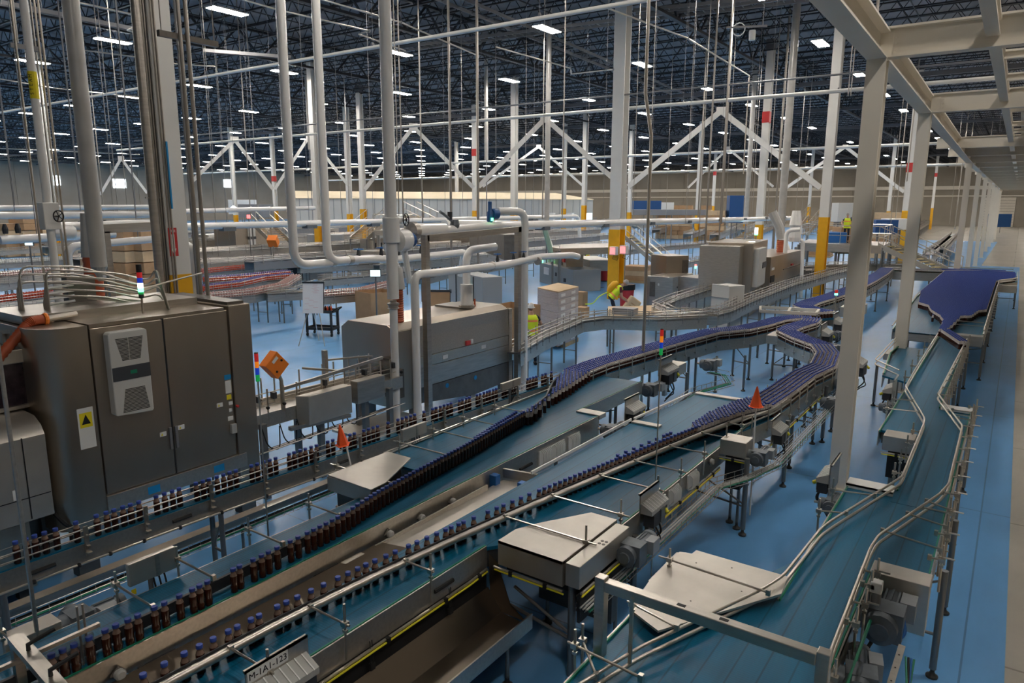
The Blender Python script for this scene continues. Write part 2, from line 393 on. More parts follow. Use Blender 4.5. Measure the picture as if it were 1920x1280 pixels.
# aisle lamps under the mezzanine deck
for i in range(11):
    y = 38+8.0*i; t = thing('strip_light', 'strip light under the mezzanine deck over the right aisle', 'ceiling light', (4.6, y, 6.6), 'strip lights under the mezzanine')
    MB().box(4.45, 4.75, y-1.2, y+1.2, 6.64, 6.96).build('housing', M['mezz'], t); MB().box(4.48, 4.72, y-1.15, y+1.15, 6.62, 6.64).build('light_panel', M['lamp_soft'], t)
# ================================================================ BUILDING COLUMNS
def column(p, w, yt, label, ztop=14.2, red=None, face='x', flange=.02, cap=True):
    """white wide-flange column with a painted yellow foot up to height yt"""
    t = thing('building_column', label, 'column', (p[0], p[1], 0), 'white building columns with yellow feet')
    u = (1, 0, 0) if face == 'x' else (0, 1, 0)
    m = MB(); ibeam(m, (p[0], p[1], yt), (p[0], p[1], ztop), w, w*.95, flange*1.6, flange, u); m.build('shaft', M['white'], t)
    m = MB(); ibeam(m, (p[0], p[1], 0), (p[0], p[1], yt), w+.01, w*.95+.01, flange*1.7, flange*1.2, u); m.build('yellow_foot', M['yellow'], t)
    if red:
        m = MB(); k = w*.52
        m.box(p[0]-k, p[0]+k, p[1]-k, p[1]+k, red-.35, red+.35); m.build('red_band', M['red'], t)
    if cap:
        MB().box(p[0]-w*.6, p[0]+w*.6, p[1]-w*.6, p[1]+w*.6, ztop-.02, ztop+.6).build('seat_plate', M['girder'], t)
    return t
# (photo x, row where the yellow ends, width in photo, red band row, label)
cols = [
 (99, 408, 14, None, 'white column with yellow foot far left behind the steam pipe'),
 (442, 403, 8, None, 'slim white column beyond the white pipe run left of the hanging twin pipes'),
 (517, 392, 8, 335, 'white column with red mark behind the striped stair of the packaging line'),
 (597, 421, 15, None, 'white column with long yellow foot between the twin hanging white pipes'),
 (656, 401, 11, None, 'white column with yellow foot beside the far left stair, left one of the close pair'),
 (681, 392, 12, None, 'white column with yellow foot above the far stair, right one of the close pair'),
 (857, 389, 7, None, 'thin far white column with yellow foot in front of the cream panel room'),
 (891, 395, 11, 286, 'white column with a red band in front of the cream panel room'),
 (964, 400, 14, None, 'broad white column rising behind the steel pipe frame'),
 (1057, 391, 9, None, 'white column with yellow foot near the lit doorway of the cream room'),
 (1095, 385, 10, None, 'white column with yellow foot at the right corner of the cream room'),
 (1180, 398, 9, None, 'white column partly hidden by the big yellow-footed column'),
 (1308, 395, 9, None, 'white column with yellow foot over the far conveyor field right of the big column'),
 (1337, 386, 6, 325, 'slender far column with red mark near the back wall'),
 (1399, 392, 7, None, 'slender white column with yellow foot left of the red-banded column'),
 (1424, 421, 16, 220, 'white column with red band and fire marking above the blue capper line'),
 (1467, 390, 12, None, 'white column with yellow foot just right of the red-banded column'),
 (1517, 388, 6, None, 'very slim far column with orange-yellow foot'),
 (1546, 407, 21, None, 'large white column with yellow foot rising through the platform'),
 (1666, 396, 7, None, 'white column seen between the two nearest cream mezzanine columns, with yellow foot'),
 (1698, 395, 13, 314, 'white column with red band seen beside the second mezzanine column'),
 (1748, 390, 5, 328, 'far thin column with small red mark right of the second mezzanine column'),
]
COLP = {}
for px, yt, w, red, lab in cols:
    D = 1330*.60/w; p = atD(px, yt, D*1.02); COLP[px] = p
    column((p.x, p.y), .45, max(p.z, 2.2), lab, 14.3, zat(red, p) if red else None, 'y')
PM = at(1157, 432, 3.3); column((PM.x, PM.y), .60, 3.35, 'broad white column with a tall bright yellow foot beside the worker shaking a bag', 14.0, None, 'y', .03)
PL = at(338, 513, 3.3); PL = Vector((-12.0, 6.75, 0)); column((PL.x, PL.y), .40, 3.3, 'nearest white building column, with two red fire arrows, behind the bottle filling cabinet', 14.2, None, 'x', .025)
# fire signs on the nearest column
sg = MB(); q = atX(325, 457, PL.x+.215); sg.box(q.x, q.x+.006, q.y-.075, q.y+.075, 3.62, 4.10); s_ = sg.build('fire_sign', M['red'], None)
tag(s_, 'red fire extinguisher arrow sign on the right face of the nearest column', 'sign', 'fire arrow signs')
def arrow(parent, x, y, z0, z1, w):
    m = MB(); X = x+.009
    m.add([(X, y-w*.28, z1-.11), (X, y+w*.28, z1-.11), (X, y+w*.28, z0+.13), (X, y+w*.5, z0+.13), (X, y, z0+.02), (X, y-w*.5, z0+.13), (X, y-w*.28, z0+.13)], [(0, 6, 5, 4, 3, 2, 1)])
    return m.build('white_arrow', M['sheet'], parent)
arrow(s_, q.x, q.y, 3.62, 4.10, .09)
def text(parent, s, loc, size, mat, rot, name='lettering'):
    c = bpy.data.curves.new(name, 'FONT'); c.body = s; c.size = size; c.align_x = 'CENTER'; c.align_y = 'CENTER'; c.extrude = .0008
    q_ = bpy.data.objects.new(name, c); me = bpy.data.meshes.new_from_object(q_); bpy.data.objects.remove(q_)
    me.materials.clear(); me.materials.append(mat); o = bpy.data.objects.new(name, me); COL.objects.link(o)
    if parent:
        o.parent = parent; o.location = Vector(loc)-Vector(ORG.get(parent.name, (0, 0, 0)))
    else: o.location = loc
    o.rotation_euler = rot
    return o
XF = (PI/2, 0, PI/2)       # reading on a face towards +x
YFc = (PI/2, 0, 0)         # reading on a face towards -y
text(s_, 'FIRE', (q.x+.01, q.y, 4.045), .055, M['sheet'], XF)
text(s_, 'EXTINGUISHER', (q.x+.012, q.y, 3.83), .028, M['red'], (0, PI/2, 0))
q2 = atY(304, 457, PL.y-.19)
sg = MB().box(q2.x-.05, q2.x+.05, PL.y-.20, PL.y-.196, 3.62, 4.08).build('fire_sign', M['red'])
tag(sg, 'narrow red fire arrow sign in the recess of the nearest column', 'sign', 'fire arrow signs')
mm = MB(); Y_ = PL.y-.203; mm.add([(q2.x-.02, Y_, 3.98), (q2.x+.02, Y_, 3.98), (q2.x+.02, Y_, 3.75), (q2.x+.04, Y_, 3.75), (q2.x, Y_, 3.64), (q2.x-.04, Y_, 3.75), (q2.x-.02, Y_, 3.75)], [(0, 1, 2, 3, 4, 5, 6)]); mm.build('white_arrow', M['sheet'], sg)
# alarm boxes on the broad yellow column
for k, (px, py, lab) in enumerate(((1151, 470, 'white box with a red lit face on the left of the broad yellow column'), (1170, 468, 'white box with a red lit face on the right edge of the broad yellow column'))):
    q = atY(px, py, PM.y-.50); t = thing('signal_box', lab, 'signal box', (q.x, q.y, q.z), 'lit signal boxes on the yellow column')
    MB().box(q.x-.17, q.x+.17, q.y-.14, q.y+.14, q.z-.2, q.z+.2).build('housing', M['sheet'], t, bevel=.01); MB().bar((q.x, q.y+.1, q.z), (PM.x, PM.y-.1, q.z), .08).build('mounting_arm', M['galv'], t)
    MB().box(q.x-.12, q.x+.12, q.y-.155, q.y-.14, q.z-.15, q.z+.15).build('red_lens', M['l_redon'], t)
    MB().tube([(q.x, q.y, q.z-.2), (q.x-.05, q.y-.02, q.z-.38), (q.x+.15, q.y+.05, q.z-.45), (q.x+.2, q.y+.1, q.z-.3)], .012, 6).build('cable', M['black'], t)
# ================================================================ ROOF BRACES (white diagonals)
BR = [((640, 250*0+340), (0, 0))]
def brace(pts, D, lab, w=.28):
    m = MB(); P = [atD(x, y, D) for x, y in pts]
    t = thing('column_brace', lab, 'brace', tuple(P[0]), 'white diagonal roof braces')
    for a, b in zip(P[:-1], P[1:]):
        MB().bar(a, b, w, w).build('diagonal', M['white'], t)
    if len(P) == 3:
        MB().cbox(P[1], (.6, .12, .5), math.atan2(P[2].y-P[0].y, P[2].x-P[0].x)).build('gusset', M['white'], t)
    return t
brace([(897, 350), (1022, 222), (1150, 335)], 46, 'white diagonal brace pair meeting above the red mark left of the broad column')
brace([(684, 355), (775, 238), (888, 352)], 52, 'white diagonal brace pair right of the large insulated riser pipe', .26)
brace([(1178, 350), (1352, 208), (1538, 352)], 50, 'widest white diagonal brace pair over the far conveyor field', .34)
brace([(360, 340), (440, 262), (512, 355)], 62, 'white diagonal brace pair right of the nearest column', .26)
brace([(188, 365), (227, 297), (276, 362)], 88, 'far white diagonal brace pair left of the nearest column', .26)
brace([(515, 355), (580, 255), (655, 350)], 70, 'white diagonal brace pair behind the twin hanging pipes', .26)
brace([(905, 350), (1010, 275), (1095, 350)], 95, 'distant diagonal brace pair in the middle of the hall', .3)
brace([(1290, 352), (1365, 278), (1450, 350)], 110, 'distant diagonal brace pair above the blue bin', .3)
brace([(1470, 355), (1585, 275), (1695, 360)], 95, 'distant diagonal brace pair behind the nearest cream column', .35)
# ================================================================ HIGH SPRINKLER AND GAS LINES
def run(name, pts, r, mt, lab, cat='pipe', group=None, n=10, bend=.25):
    t = thing(name, lab, cat, tuple(pts[0]), group)
    MB().tube(arc(pts, bend) if len(pts) > 2 else pts, r, n).build('pipe', mt, t, smooth=50); return t
def hangers(t, pts, r=.006, ztop=15.2):
    for p in pts:
        MB().tube([p, (p[0], p[1], ztop)], r, 4).build('hanger_rod', M['galv'], t)
        MB().lathe([(.03, -.05), (.05, 0), (.03, .05)], p, 6).build('clevis', M['galv'], t)
t = run('overhead_pipe', [V(-60, 15.6, 9), V(-6.0, 15.6, 9)], .055, M['white'], 'thick white overhead pipe crossing the top of the view from lower left'); hangers(t, [(x, 15.6, 9.08) for x in (-50, -38, -30.5, -22, -16, -10.2)])
t = run('overhead_pipe', [V(-64, 31.8, 9), V(0, 31.8, 9)], .08, M['white'], 'long white overhead pipe crossing behind the broad column'); hangers(t, [(x, 31.8, 9.08) for x in (-55, -46, -38, -30, -24.5, -18, -13, -6.5)])
t = run('overhead_pipe', [V(-60, 31.3, 9.55), V(0, 31.3, 9.55)], .04, M['galv'], 'thin grey pipe running just above the long white overhead pipe'); hangers(t, [(x, 31.3, 9.56) for x in (-50, -34, -20.5, -9)])
for Y, r, lab in ((66, .12, 'far white overhead pipe low under the roof, nearer one'), (100, .14, 'far white overhead pipe near the back wall')):
    t = run('overhead_pipe', [V(-120, Y, 9.3), V(2, Y, 9.3)], r, M['white'], lab); hangers(t, [(x, Y, 9.35) for x in range(-110, 0, 12)])
def sprk(pts, r, lab, hs, mt='rail'):
    t = run('sprinkler_pipe', pts, r, M[mt], lab, 'sprinkler pipe', None, 8, .1); hangers(t, hs); return t
# lines running down the hall (photo points at height z)
def L(z, *p): return [at(x, y, z) for x, y in p]
a = L(10.5, (90, -8), (288, 36), (238, 57)); sprk(a+[at(285, 68, 10.4)], .035, 'steel branch pipe with an elbow at the top left before the nearest column', [tuple(a[0])])
a = L(10.5, (440, -5), (520, 18), (692, 58), (672, 64), (760, 95)); sprk(a, .03, 'steel branch pipe with a jog left of the large riser pipe', [tuple(a[2])])
a = L(10.5, (600, -2), (710, 30), (752, 42), (895, 104)); a2 = a+[Vector((a[-1].x, a[-1].y, a[-1].z-.4))]; sprk(a, .03, 'bright steel branch pipe ending in a drop right of the large riser pipe', [tuple(a[2])])
a = L(10.5, (930, 88), (1070, 128), (1071, 139), (1150, 130)); sprk(a, .03, 'steel branch pipe stepping down beside the broad column', [tuple(a[1]), tuple(a[3])])
a = L(10.5, (1130, 12), (1290, 72), (1405, 142)); sprk(a+[a[-1]-V(0, 0, 4.5)], .03, 'steel branch pipe turning down left of the red-banded column', [tuple(a[1])])
a = L(10.5, (0, 148), (100, 165), (330, 190)); sprk(a, .03, 'thin steel pipe crossing far left below the lamps', [tuple(a[1])])
a = L(9.5, (0, 278), (262, 290)); sprk(a, .04, 'thin steel pipe low on the far left in front of the dark roof', [tuple(a[0])])
a = L(10.5, (140, 92), (265, 108), (332, 120), (405, 125)); sprk(a+[at(405, 140, 10.3)], .03, 'steel branch pipe ending beside the conduits right of the nearest column', [tuple(a[1])])
# ---- ladder trays
def tray(p, q, w, lab, hs=4):
    p = Vector(p); q = Vector(q); d = (q-p).normalized(); s = Vector((-d.y, d.x, 0))*w/2
    t = thing('cable_tray', lab, 'cable tray', tuple(p))
    for k in (-1, 1): MB().bar(p+s*k, q+s*k, .05, .16).build('side_rail', M['galv'], t)
    n = min(95, int((q-p).length/.45))
    for i in range(n):
        c = p+(q-p)*((i+.5)/n); MB().bar(c-s, c+s, .04).build('rung', M['galv'], t)
    for i in range(hs):
        c = p+(q-p)*((i+.5)/hs)+s
        MB().tube([c, (c.x, c.y, 15.2)], .01, 4).build('hanger_rod', M['galv'], t)
tray(at(830, -8, 13.85), at(1545, 290, 13.85), 1.1, 'wide grey ladder tray running down the hall over the middle lamp')
tray(at(700, 98, 13.75), at(1560, -10, 13.75), .8, 'grey ladder tray crossing the hall in front of the broad column')
tray(at(1190, 22, 13.8), at(1500, -8, 13.8), .5, 'short narrow ladder tray near the top right lamp', 2)
tray(at(0, 5, 12.0), at(290, 63, 12.0), .25, 'thin dark tray crossing the top left corner', 2)
tray(at(380, 95, 12), at(545, 108, 12), .3, 'thin dark tray behind the twin hanging pipes', 2)
# ================================================================ CONVEYORS
ZB = 1.15
def foot(m, x, y): m.lathe([(.055, 0), (.055, .02), (.03, .035), (.02, .06), (.02, .11)], (x, y, 0), 10)
def legs(parent, pts, ztop, r=.03, brace=True, mt='leg'):
    for x, y in pts:
        l = MB().tube([(x, y, .09), (x, y, ztop)], r, 10).build('leg', M[mt], parent, smooth=50)
        m = MB(); foot(m, x, y); m.build('foot', M['iron'], l, smooth=40)
def legpair(parent, x0, x1, y, ztop, r=.03, zb=.45):
    legs(parent, [(x0, y), (x1, y)], ztop, r)
    MB().tube([(x0, y, zb), (x1, y, zb)], .016, 8).build('cross_tube', M['leg'], parent)
    MB().tube([(x0, y, zb+.02), (x1, y, ztop-.1)], .012, 8).build('diagonal_tube', M['leg'], parent)
def off(pts, d):
    pts = [Vector((p[0], p[1])) for p in pts]; out = []
    for i in range(len(pts)):
        a = pts[max(i-1, 0)]; b = pts[min(i+1, len(pts)-1)]; t = (b-a).normalized(); out.append(pts[i]+Vector((t.y, -t.x))*d)
    return out
def belt_part(parent, poly, z=ZB, name='belt'):
    m = MB(); m.prism(poly, z-.035, z); return m.build(name, M['belt'], parent)
def plate(parent, pts, z0, z1, t=.012, name='side_plate', mt='steel_h', green=True, bolts=False):
    o = MB().wall(pts, z0, z1, t).build(name, M[mt], parent)
    if green:
        g = off(pts, -(.004+abs(t))*(1 if t > 0 else -1)); MB().wall(g, z1-.02, z1+.006, t).build('wear_strip', M['belt_green'], parent)
    return o
def rails(parent, pts, zs=(1.23, 1.31), r=.010, mt='rail', name='guide_rail'):
    pts = [Vector(p) for p in pts]
    for z in zs:
        MB().tube(arc([(p[0], p[1], z) for p in pts], .1, 4) if len(pts) > 2 else [(p[0], p[1], z) for p in pts], r, 8).build(name, M[mt], parent, smooth=60)
def bracket(parent, x, y, dx, dy=0, z=1.27, ztop=1.42, zbot=.98):
    """upright rod on the side plate with a cross rod that reaches the guide rail"""
    m = MB(); m.tube([(x, y, zbot), (x, y, ztop)], .011, 8); m.tube([(x-dx*.12, y-dy*.12, z), (x+dx, y+dy, z)], .010, 8)
    m.cbox((x, y, z), (.05, .05, .04)); m.cbox((x+dx, y+dy, z), (.035, .035, .05)); m.cbox((x, y, z-.06), (.035, .03, .02))
    return m.build('rail_bracket', M['rail'], parent)
def slot(parent, x, y, z, L=.22):
    m = MB(); m.tube([(x, y-L/2, z-.004), (x, y+L/2, z-.004)], .021, 8); return m.build('hand_slot', M['black'], parent)
def bearing(parent, x, y, z, ax=(1, 0, 0)):
    m = MB(); m.lathe([(.06, 0), (.06, .012), (.045, .02)], (x, y, z), 4, ax); b = m.build('bearing_flange', M['steel_dark'], parent)
    m = MB(); a = Vector(ax); m.lathe([(.042, .015), (.042, .05), (.03, .062), (.0, .064)], (x, y, z), 16, ax); m.build('bearing_cap', M['grey'], b, smooth=40)
def motor(loc, label, rz=0, k=1.0):
    x, y, z = loc; t = thing('gear_motor', label, 'motor', loc); R = Matrix.Translation(loc) @ Matrix.Rotation(rz, 4, 'Z') @ Matrix.Scale(k, 4)
    def A(name, f, mt='motor', par=t):
        m = MB(); f(m); m.v = [tuple(R @ Vector(v)) for v in m.v]; return m.build(name, M[mt], par, smooth=40)
    A('gearbox', lambda m: (m.cbox((0, 0, 0), (.20, .17, .20)), m.lathe([(.10, 0), (.10, .11), (.055, .12), (.055, .14)], (-.02, -.04, 0), 16, (0, -1, 0)), m.lathe([(.09, 0), (.09, .1), (.06, .12)], (-.08, 0, 0), 16, (-1, 0, 0))))
    def body(m):
        m.lathe([(.08, 0), (.08, .05), (.072, .06), (.072, .24), (.085, .25), (.085, .30), (.05, .31)], (0, .07, 0), 18, (0, 1, 0))
        for j in range(12):
            a = 2*PI*j/12; m.cbox((.078*math.cos(a), .21, .078*math.sin(a)), (.012, .17, .012))
    A('motor_body', body); A('terminal_box', lambda m: m.cbox((.10, .20, .02), (.09, .15, .13)), 'panelgrey')
    A('shaft', lambda m: m.tube([(-.14, 0, 0), (-.26, 0, 0)], .02, 10), 'steel')
    return t
def drive_panel(loc, label, rz=0, k=1.0, tagtext=None, yellow=True):
    """sheet metal bracket that carries inverter boxes"""
    t = thing('drive_station', label, 'control box', loc); R = Matrix.Translation(loc) @ Matrix.Rotation(rz, 4, 'Z') @ Matrix.Scale(k, 4)
    def A(name, f, mt='steel_h', par=t, bev=0):
        m = MB(); f(m); m.v = [tuple(R @ Vector(v)) for v in m.v]; return m.build(name, M[mt], par, bevel=bev)
    A('back_plate', lambda m: (m.box(-.012, 0, -.26, .26, -.16, .22), m.box(-.03, 0, -.26, .26, .20, .22)))
    A('sloping_hood', lambda m: m.sect([(0, .10), (.14, .03), (.14, -.02), (0, -.02)], (0, -.24, 0), (0, .24, 0), (1, 0, 0), (0, 0, 1)), 'grey')
    for j in range(7): A('hood_seam', lambda m: m.sect([(.003, .105), (.145, .034), (.145, .03), (.003, .10)], (0, -.2+.065*j, 0), (0, -.19+.065*j, 0), (1, 0, 0), (0, 0, 1)), 'sheet')
    A('inverter_box', lambda m: m.box(.02, .15, -.20, -.04, -.18, -.03), 'dark', bev=.006 if False else 0)
    A('inverter_box', lambda m: m.box(.02, .16, -.02, .09, -.17, -.01), 'motor')
    A('terminal_block', lambda m: m.box(.02, .13, .11, .22, -.15, .0), 'dark')
    A('mounting_foot', lambda m: m.box(-.03, .02, -.05, .05, -.42, -.14), 'steel')
    if yellow: A('yellow_plug', lambda m: m.tube([(.15, .12, -.05), (.19, .10, -.08)], .022, 10), 'cable_yellow')
    A('cable', lambda m: m.tube(arc([(.12, 0, -.17), (.16, .02, -.3), (.06, .05, -.42), (-.02, .1, -.5)], .1), .011, 6), 'black')
    A('cable', lambda m: m.tube(arc([(.12, -.1, -.18), (.2, -.08, -.34), (.1, -.02, -.4), (.0, .0, -.52)], .1), .009, 6), 'black')
    return t
def cbox(name, label, x0, x1, y0, y1, z0, z1, cat='cover', mt='steel_box', bev=.006):
    o = MB().box(x0, x1, y0, y1, z0, z1).build(name, M[mt], None, bevel=bev); tag(o, label, cat); return o
# ---------------------------------------------------------------- filler discharge: single file lane
ROW0 = [(-7.41, 1.2), (-7.41, 2.3), (-7.38, 4.0), (-7.29, 6.0), (-7.16, 8.5), (-7.08, 10.3), (-6.98, 11.5)]
l0 = thing('single_file_conveyor', 'narrow steel conveyor carrying one line of bottles past the filling cabinet', 'conveyor', (-7.3, 2, 0))
belt_part(l0, off(ROW0, .05)+off(ROW0, -.05)[::-1])
plate(l0, off(ROW0, .065), .93, 1.135); plate(l0, off(ROW0, -.08), .93, 1.135, green=False)
MB().wall(off(ROW0, -.07), .95, 1.10, -.12).build('chain_bed', M['steel_dark'], l0)
rails(l0, off(ROW0, .062), (1.215, 1.29), .008, 'tube'); rails(l0, off(ROW0, -.062), (1.22, 1.30), .007, 'tube')
MB().tube([(p.x, p.y, .955) for p in off(ROW0, .10)], .013, 8).build('lower_tube', M['rail'], l0)
def along(P, y):
    for a, b in zip(P[:-1], P[1:]):
        if a[1] <= y <= b[1]: k = (y-a[1])/(b[1]-a[1]); return a[0]+(b[0]-a[0])*k
    return P[-1][0]
for y in (1.5, 2.15, 2.95, 3.55, 4.3, 5.0, 5.75, 6.5, 7.35, 8.2, 9.1, 10.1, 11):
    X = along(ROW0, y)+.085; m = MB(); m.box(X, X+.02, y-.02, y+.02, 1.02, 1.33); m.cbox((X+.035, y, 1.12), (.05, .03, .03)); m.cbox((X+.035, y, 1.05), (.05, .05, .02)); m.tube([(X-.03, y, 1.24), (X+.05, y, 1.24)], .008, 6)
    m.build('rail_bracket', M['rail'], l0)
for i, y in enumerate((2.05, 2.45, 2.85, 3.15, 3.5, 3.9, 4.4, 5.0, 5.7, 6.5)):
    X = along(ROW0, y)+.105; MB().lathe([(.02, -.014), (.026, 0), (.02, .014)], (X, y, .955), 8, (0, 1, 0)).build('tube_clamp', M['black'], l0)
for y in (2.55, 3.95, 6.2, 9.4): slot(l0, along(ROW0, y)+.068, y, 1.04)
for y in (2.2, 4.4, 6.6, 8.9, 11.2): legpair(l0, along(ROW0, y)-.11, along(ROW0, y)+.08, y, .95)
# lower return beam and wire tray parallel to the lane
xb = at(225, 1060, .55).x
o = MB().box(xb-.07, xb+.07, 1.2, 9.0, .50, .58).build('return_trough', M['steel'], None); tag(o, 'long stained steel return trough under the single file lane', 'trough')
t = thing('wire_tray', 'wire mesh cable tray with hoses running low beside the single file lane', 'cable tray', (-6.6, 2, 0))
xa = at(120, 1125, .45).x
for dx, dz in ((-.09, .12), (-.09, .06), (-.09, 0), (-.03, -.01), (.03, -.01), (.09, 0), (.09, .06), (.09, .12)):
    MB().tube([(xa+dx, 1.2, .42+dz), (xa+dx, 7.6, .42+dz)], .004, 5).build('long_wire', M['rail'], t)
for i in range(42):
    y = 1.3+.15*i; MB().tube([(xa-.09, y, .54), (xa-.09, y, .42), (xa, y, .41), (xa+.09, y, .42), (xa+.09, y, .54)], .003, 4).build('cross_wire', M['tube'], t)
for k in range(4): MB().tube([(xa-.05+.03*k, 1.2, .435), (xa-.05+.03*k, 7.5, .435)], .011, 6).build('hose', M['belt_green'] if k == 3 else M['dark'], t)
legs(t, [(xa-.12, 2.6), (xa-.12, 5.0), (xa-.12, 7.2)], .5, .02)
# ---------------------------------------------------------------- lane 1 (wide table feeding the thick stream)
c1 = thing('table_conveyor', 'middle teal table conveyor with a diagonal line of dark bottles', 'conveyor', (-5.5, 3, 0))
belt_part(c1, [(-5.92, 1.2), (-5.22, 1.2), (-5.20, 9.82), (-5.62, 9.82), (-5.62, 12.3), (-7.15, 12.3), (-6.72, 10.9), (-6.66, 6.35), (-5.92, 6.35)])
MB().prism([(-5.90, 1.2), (-5.24, 1.2), (-5.22, 9.8), (-5.90, 9.8)], .88, 1.10).build('bed', M['steel_dark'], c1)
MB().prism([(-6.64, 6.4), (-5.9, 6.4), (-5.64, 12.2), (-6.6, 12.2)], .92, 1.10).build('bed', M['steel_dark'], c1)
plate(c1, [(-5.20, 1.2), (-5.20, 9.82)], .80, 1.16, .014, 'front_plate')
MB().wall([(-5.165, 1.2), (-5.165, 9.3)], .80, .82, .04).build('plate_lip', M['steel'], c1)
plate(c1, [(-5.93, 6.3), (-5.93, 1.2)], 1.0, 1.15, .01, green=False)
plate(c1, [(-5.60, 9.85), (-5.60, 12.3)], .92, 1.17, .012)
plate(c1, [(-7.05, 12.3), (-6.74, 10.9), (-6.68, 6.4)], .95, 1.17, .012, green=False)
cbox('transfer_plate', 'small bright steel plate at the end of the middle table conveyor', -5.62, -5.18, 9.80, 10.02, 1.10, 1.175, 'cover')
G1 = [(-5.36, 1.2), (-5.36, 2.6), (-5.40, 3.5), (-5.45, 4.6), (-5.60, 5.4), (-5.70, 6.5), (-5.84, 7.6), (-6.02, 8.8), (-6.32, 10.0), (-6.75, 10.9), (-7.0, 11.6)]
MB().wall(off(G1, -.0), 1.17, 1.27, .03).build('guide_board', M['dark'], c1)
for y in (1.75, 2.6, 3.15, 3.9, 4.65, 5.6, 6.7, 7.4, 8.1, 8.9):
    X = along(G1, y); bracket(c1, -5.98 if y < 5 else -6.62, y, X+(5.98 if y < 5 else 6.62)-.02, 0, 1.30, 1.42, 1.0)
MB().tube([(-6.62, 6.4, 1.23), (-6.62, 10.8, 1.23)], .012, 8).build('guide_rail', M['rail'], c1)
for y in (2.5, 4.2, 6.0, 7.7): slot(c1, -5.193, y, .96, .3)
for y in (2.2, 5.05, 5.55, 6.1): bearing(c1, -5.19, y, 1.02)
for y in (2.6, 3.2, 3.8, 4.4, 5.0): MB().tube([(-5.16, y, .88), (-5.09, y, .86)], .012, 8).build('stud', M['steel'], c1)
for y in (8.2, 8.55, 9.0):
    m = MB()
    for i in range(7): m.tube(arc([(-5.18, y-.14+.04*i, 1.08), (-5.13, y-.14+.04*i, 1.05), (-5.13, y-.14+.04*i, .9), (-5.18, y-.16+.04*i, .86)], .03, 3), .006, 5)
    m.cbox((-5.19, y, .97), (.02, .34, .2)); m.build('cable_loom', M['sheet'], c1)
MB().box(-5.16, -5.02, 4.35, 4.62, .86, 1.0).build('sensor_box', M['steel_box'], c1, bevel=.01)
for y in (2.0, 4.0, 6.2, 8.6, 11.4): legpair(c1, -5.88 if y < 10 else -6.6, -5.26 if y < 9.5 else -5.7, y, .9)
# row of beige pan below
ch = thing('drip_pan', 'pale sloping steel pan between the two table conveyors', 'pan', (-4.9, 6, 0))
m = MB(); m.add([(-5.14, 4.9, .97), (-4.62, 4.9, 1.02), (-4.62, 7.1, 1.02), (-5.14, 7.1, .97)], [(0, 1, 2, 3)]); m.add([(-5.14, 4.9, .95), (-4.62, 4.9, 1.0), (-4.62, 7.1, 1.0), (-5.14, 7.1, .95)], [(3, 2, 1, 0)]); m.build('pan', M['steel_box'], ch)
MB().bar((-5.15, 7.12, 1.06), (-4.62, 7.12, 1.10), .04, .12).build('end_wall', M['steel_h'], ch)
MB().bar((-5.10, 6.7, 1.0), (-5.13, 4.8, .95), .02, .10).build('side_wall', M['steel_h'], ch)
legs(ch, [(-4.8, 5.4), (-4.8, 6.9)], .86, .02)
m = MB(); m.add([(-5.16, 1.2, .99), (-4.63, 1.2, 1.06), (-4.63, 4.9, 1.06), (-5.16, 4.9, .99), (-5.16, 1.2, .97), (-4.63, 1.2, 1.04), (-4.63, 4.9, 1.04), (-5.16, 4.9, .97)], [(0, 1, 2, 3), (7, 6, 5, 4), (0, 4, 5, 1), (2, 6, 7, 3)]); m.build('dull_plate', M['trough'], ch)
for k, (px, py) in enumerate(((927, 886), (981, 901))):
    p = at(px, py, 1.12); b_ = MB().box(p.x-.06, p.x+.06, p.y-.05, p.y+.05, .92, 1.10).build('sensor_head', M['bluebright'], ch, bevel=.008)
# slim brown wall closing the gap
# ---------------------------------------------------------------- lane 2
c2 = thing('table_conveyor', 'front teal table conveyor crossed by a long slanting steel guide', 'conveyor', (-4.2, 3, 0))
belt_part(c2, [(-4.62, 1.2), (-4.0, 1.2), (-3.99, 5.2), (-3.3, 6.2), (-3.12, 6.25), (-3.12, 12.4), (-3.5, 12.4), (-4.42, 12.0), (-4.62, 9.8), (-4.62, 7.1)])
MB().prism([(-4.6, 1.2), (-4.03, 1.2), (-4.03, 5.2), (-3.2, 6.3), (-3.2, 12.2), (-4.4, 12.0), (-4.6, 7.1)], .92, 1.10).build('bed', M['steel_dark'], c2)
plate(c2, [(-3.98, 1.2), (-3.98, 5.22)], .93, 1.16, .014, 'front_plate')
plate(c2, [(-3.08, 6.25), (-3.08, 12.3)], .90, 1.17, .014, 'front_plate')
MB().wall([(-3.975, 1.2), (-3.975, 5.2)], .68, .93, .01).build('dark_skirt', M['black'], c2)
G2 = [(-4.45, 1.2), (-4.43, 2.3), (-4.40, 3.1), (-4.32, 4.0), (-4.19, 5.0), (-4.02, 6.1), (-3.83, 7.2), (-3.62, 8.4), (-3.38, 9.7), (-3.16, 10.7), (-2.93, 11.3), (-2.86, 12.2)]
MB().tube([(p[0], p[1], 1.265) for p in G2], .034, 14).build('slanting_guide', M['steel'], c2, smooth=60)
MB().wall([Vector((p[0]-.035, p[1])) for p in G2], 1.22, 1.305, .010).build('guide_strip', M['dark'], c2)
for y, xb_ in ((1.35, -3.97), (2.1, -3.97), (2.9, -3.97), (3.6, -3.97), (4.6, -3.97), (5.9, -3.12), (6.65, -3.12), (7.5, -3.08), (8.2, -3.08), (9.0, -3.08), (9.8, -3.06), (10.5, -3.06)):
    X = along(G2, y-.25); bracket(c2, xb_+.02, y-.25, X-xb_-.0, 0, 1.29, 1.46, .98)
for y in (2.2, 4.55): slot(c2, -3.973, y, 1.05, .26)
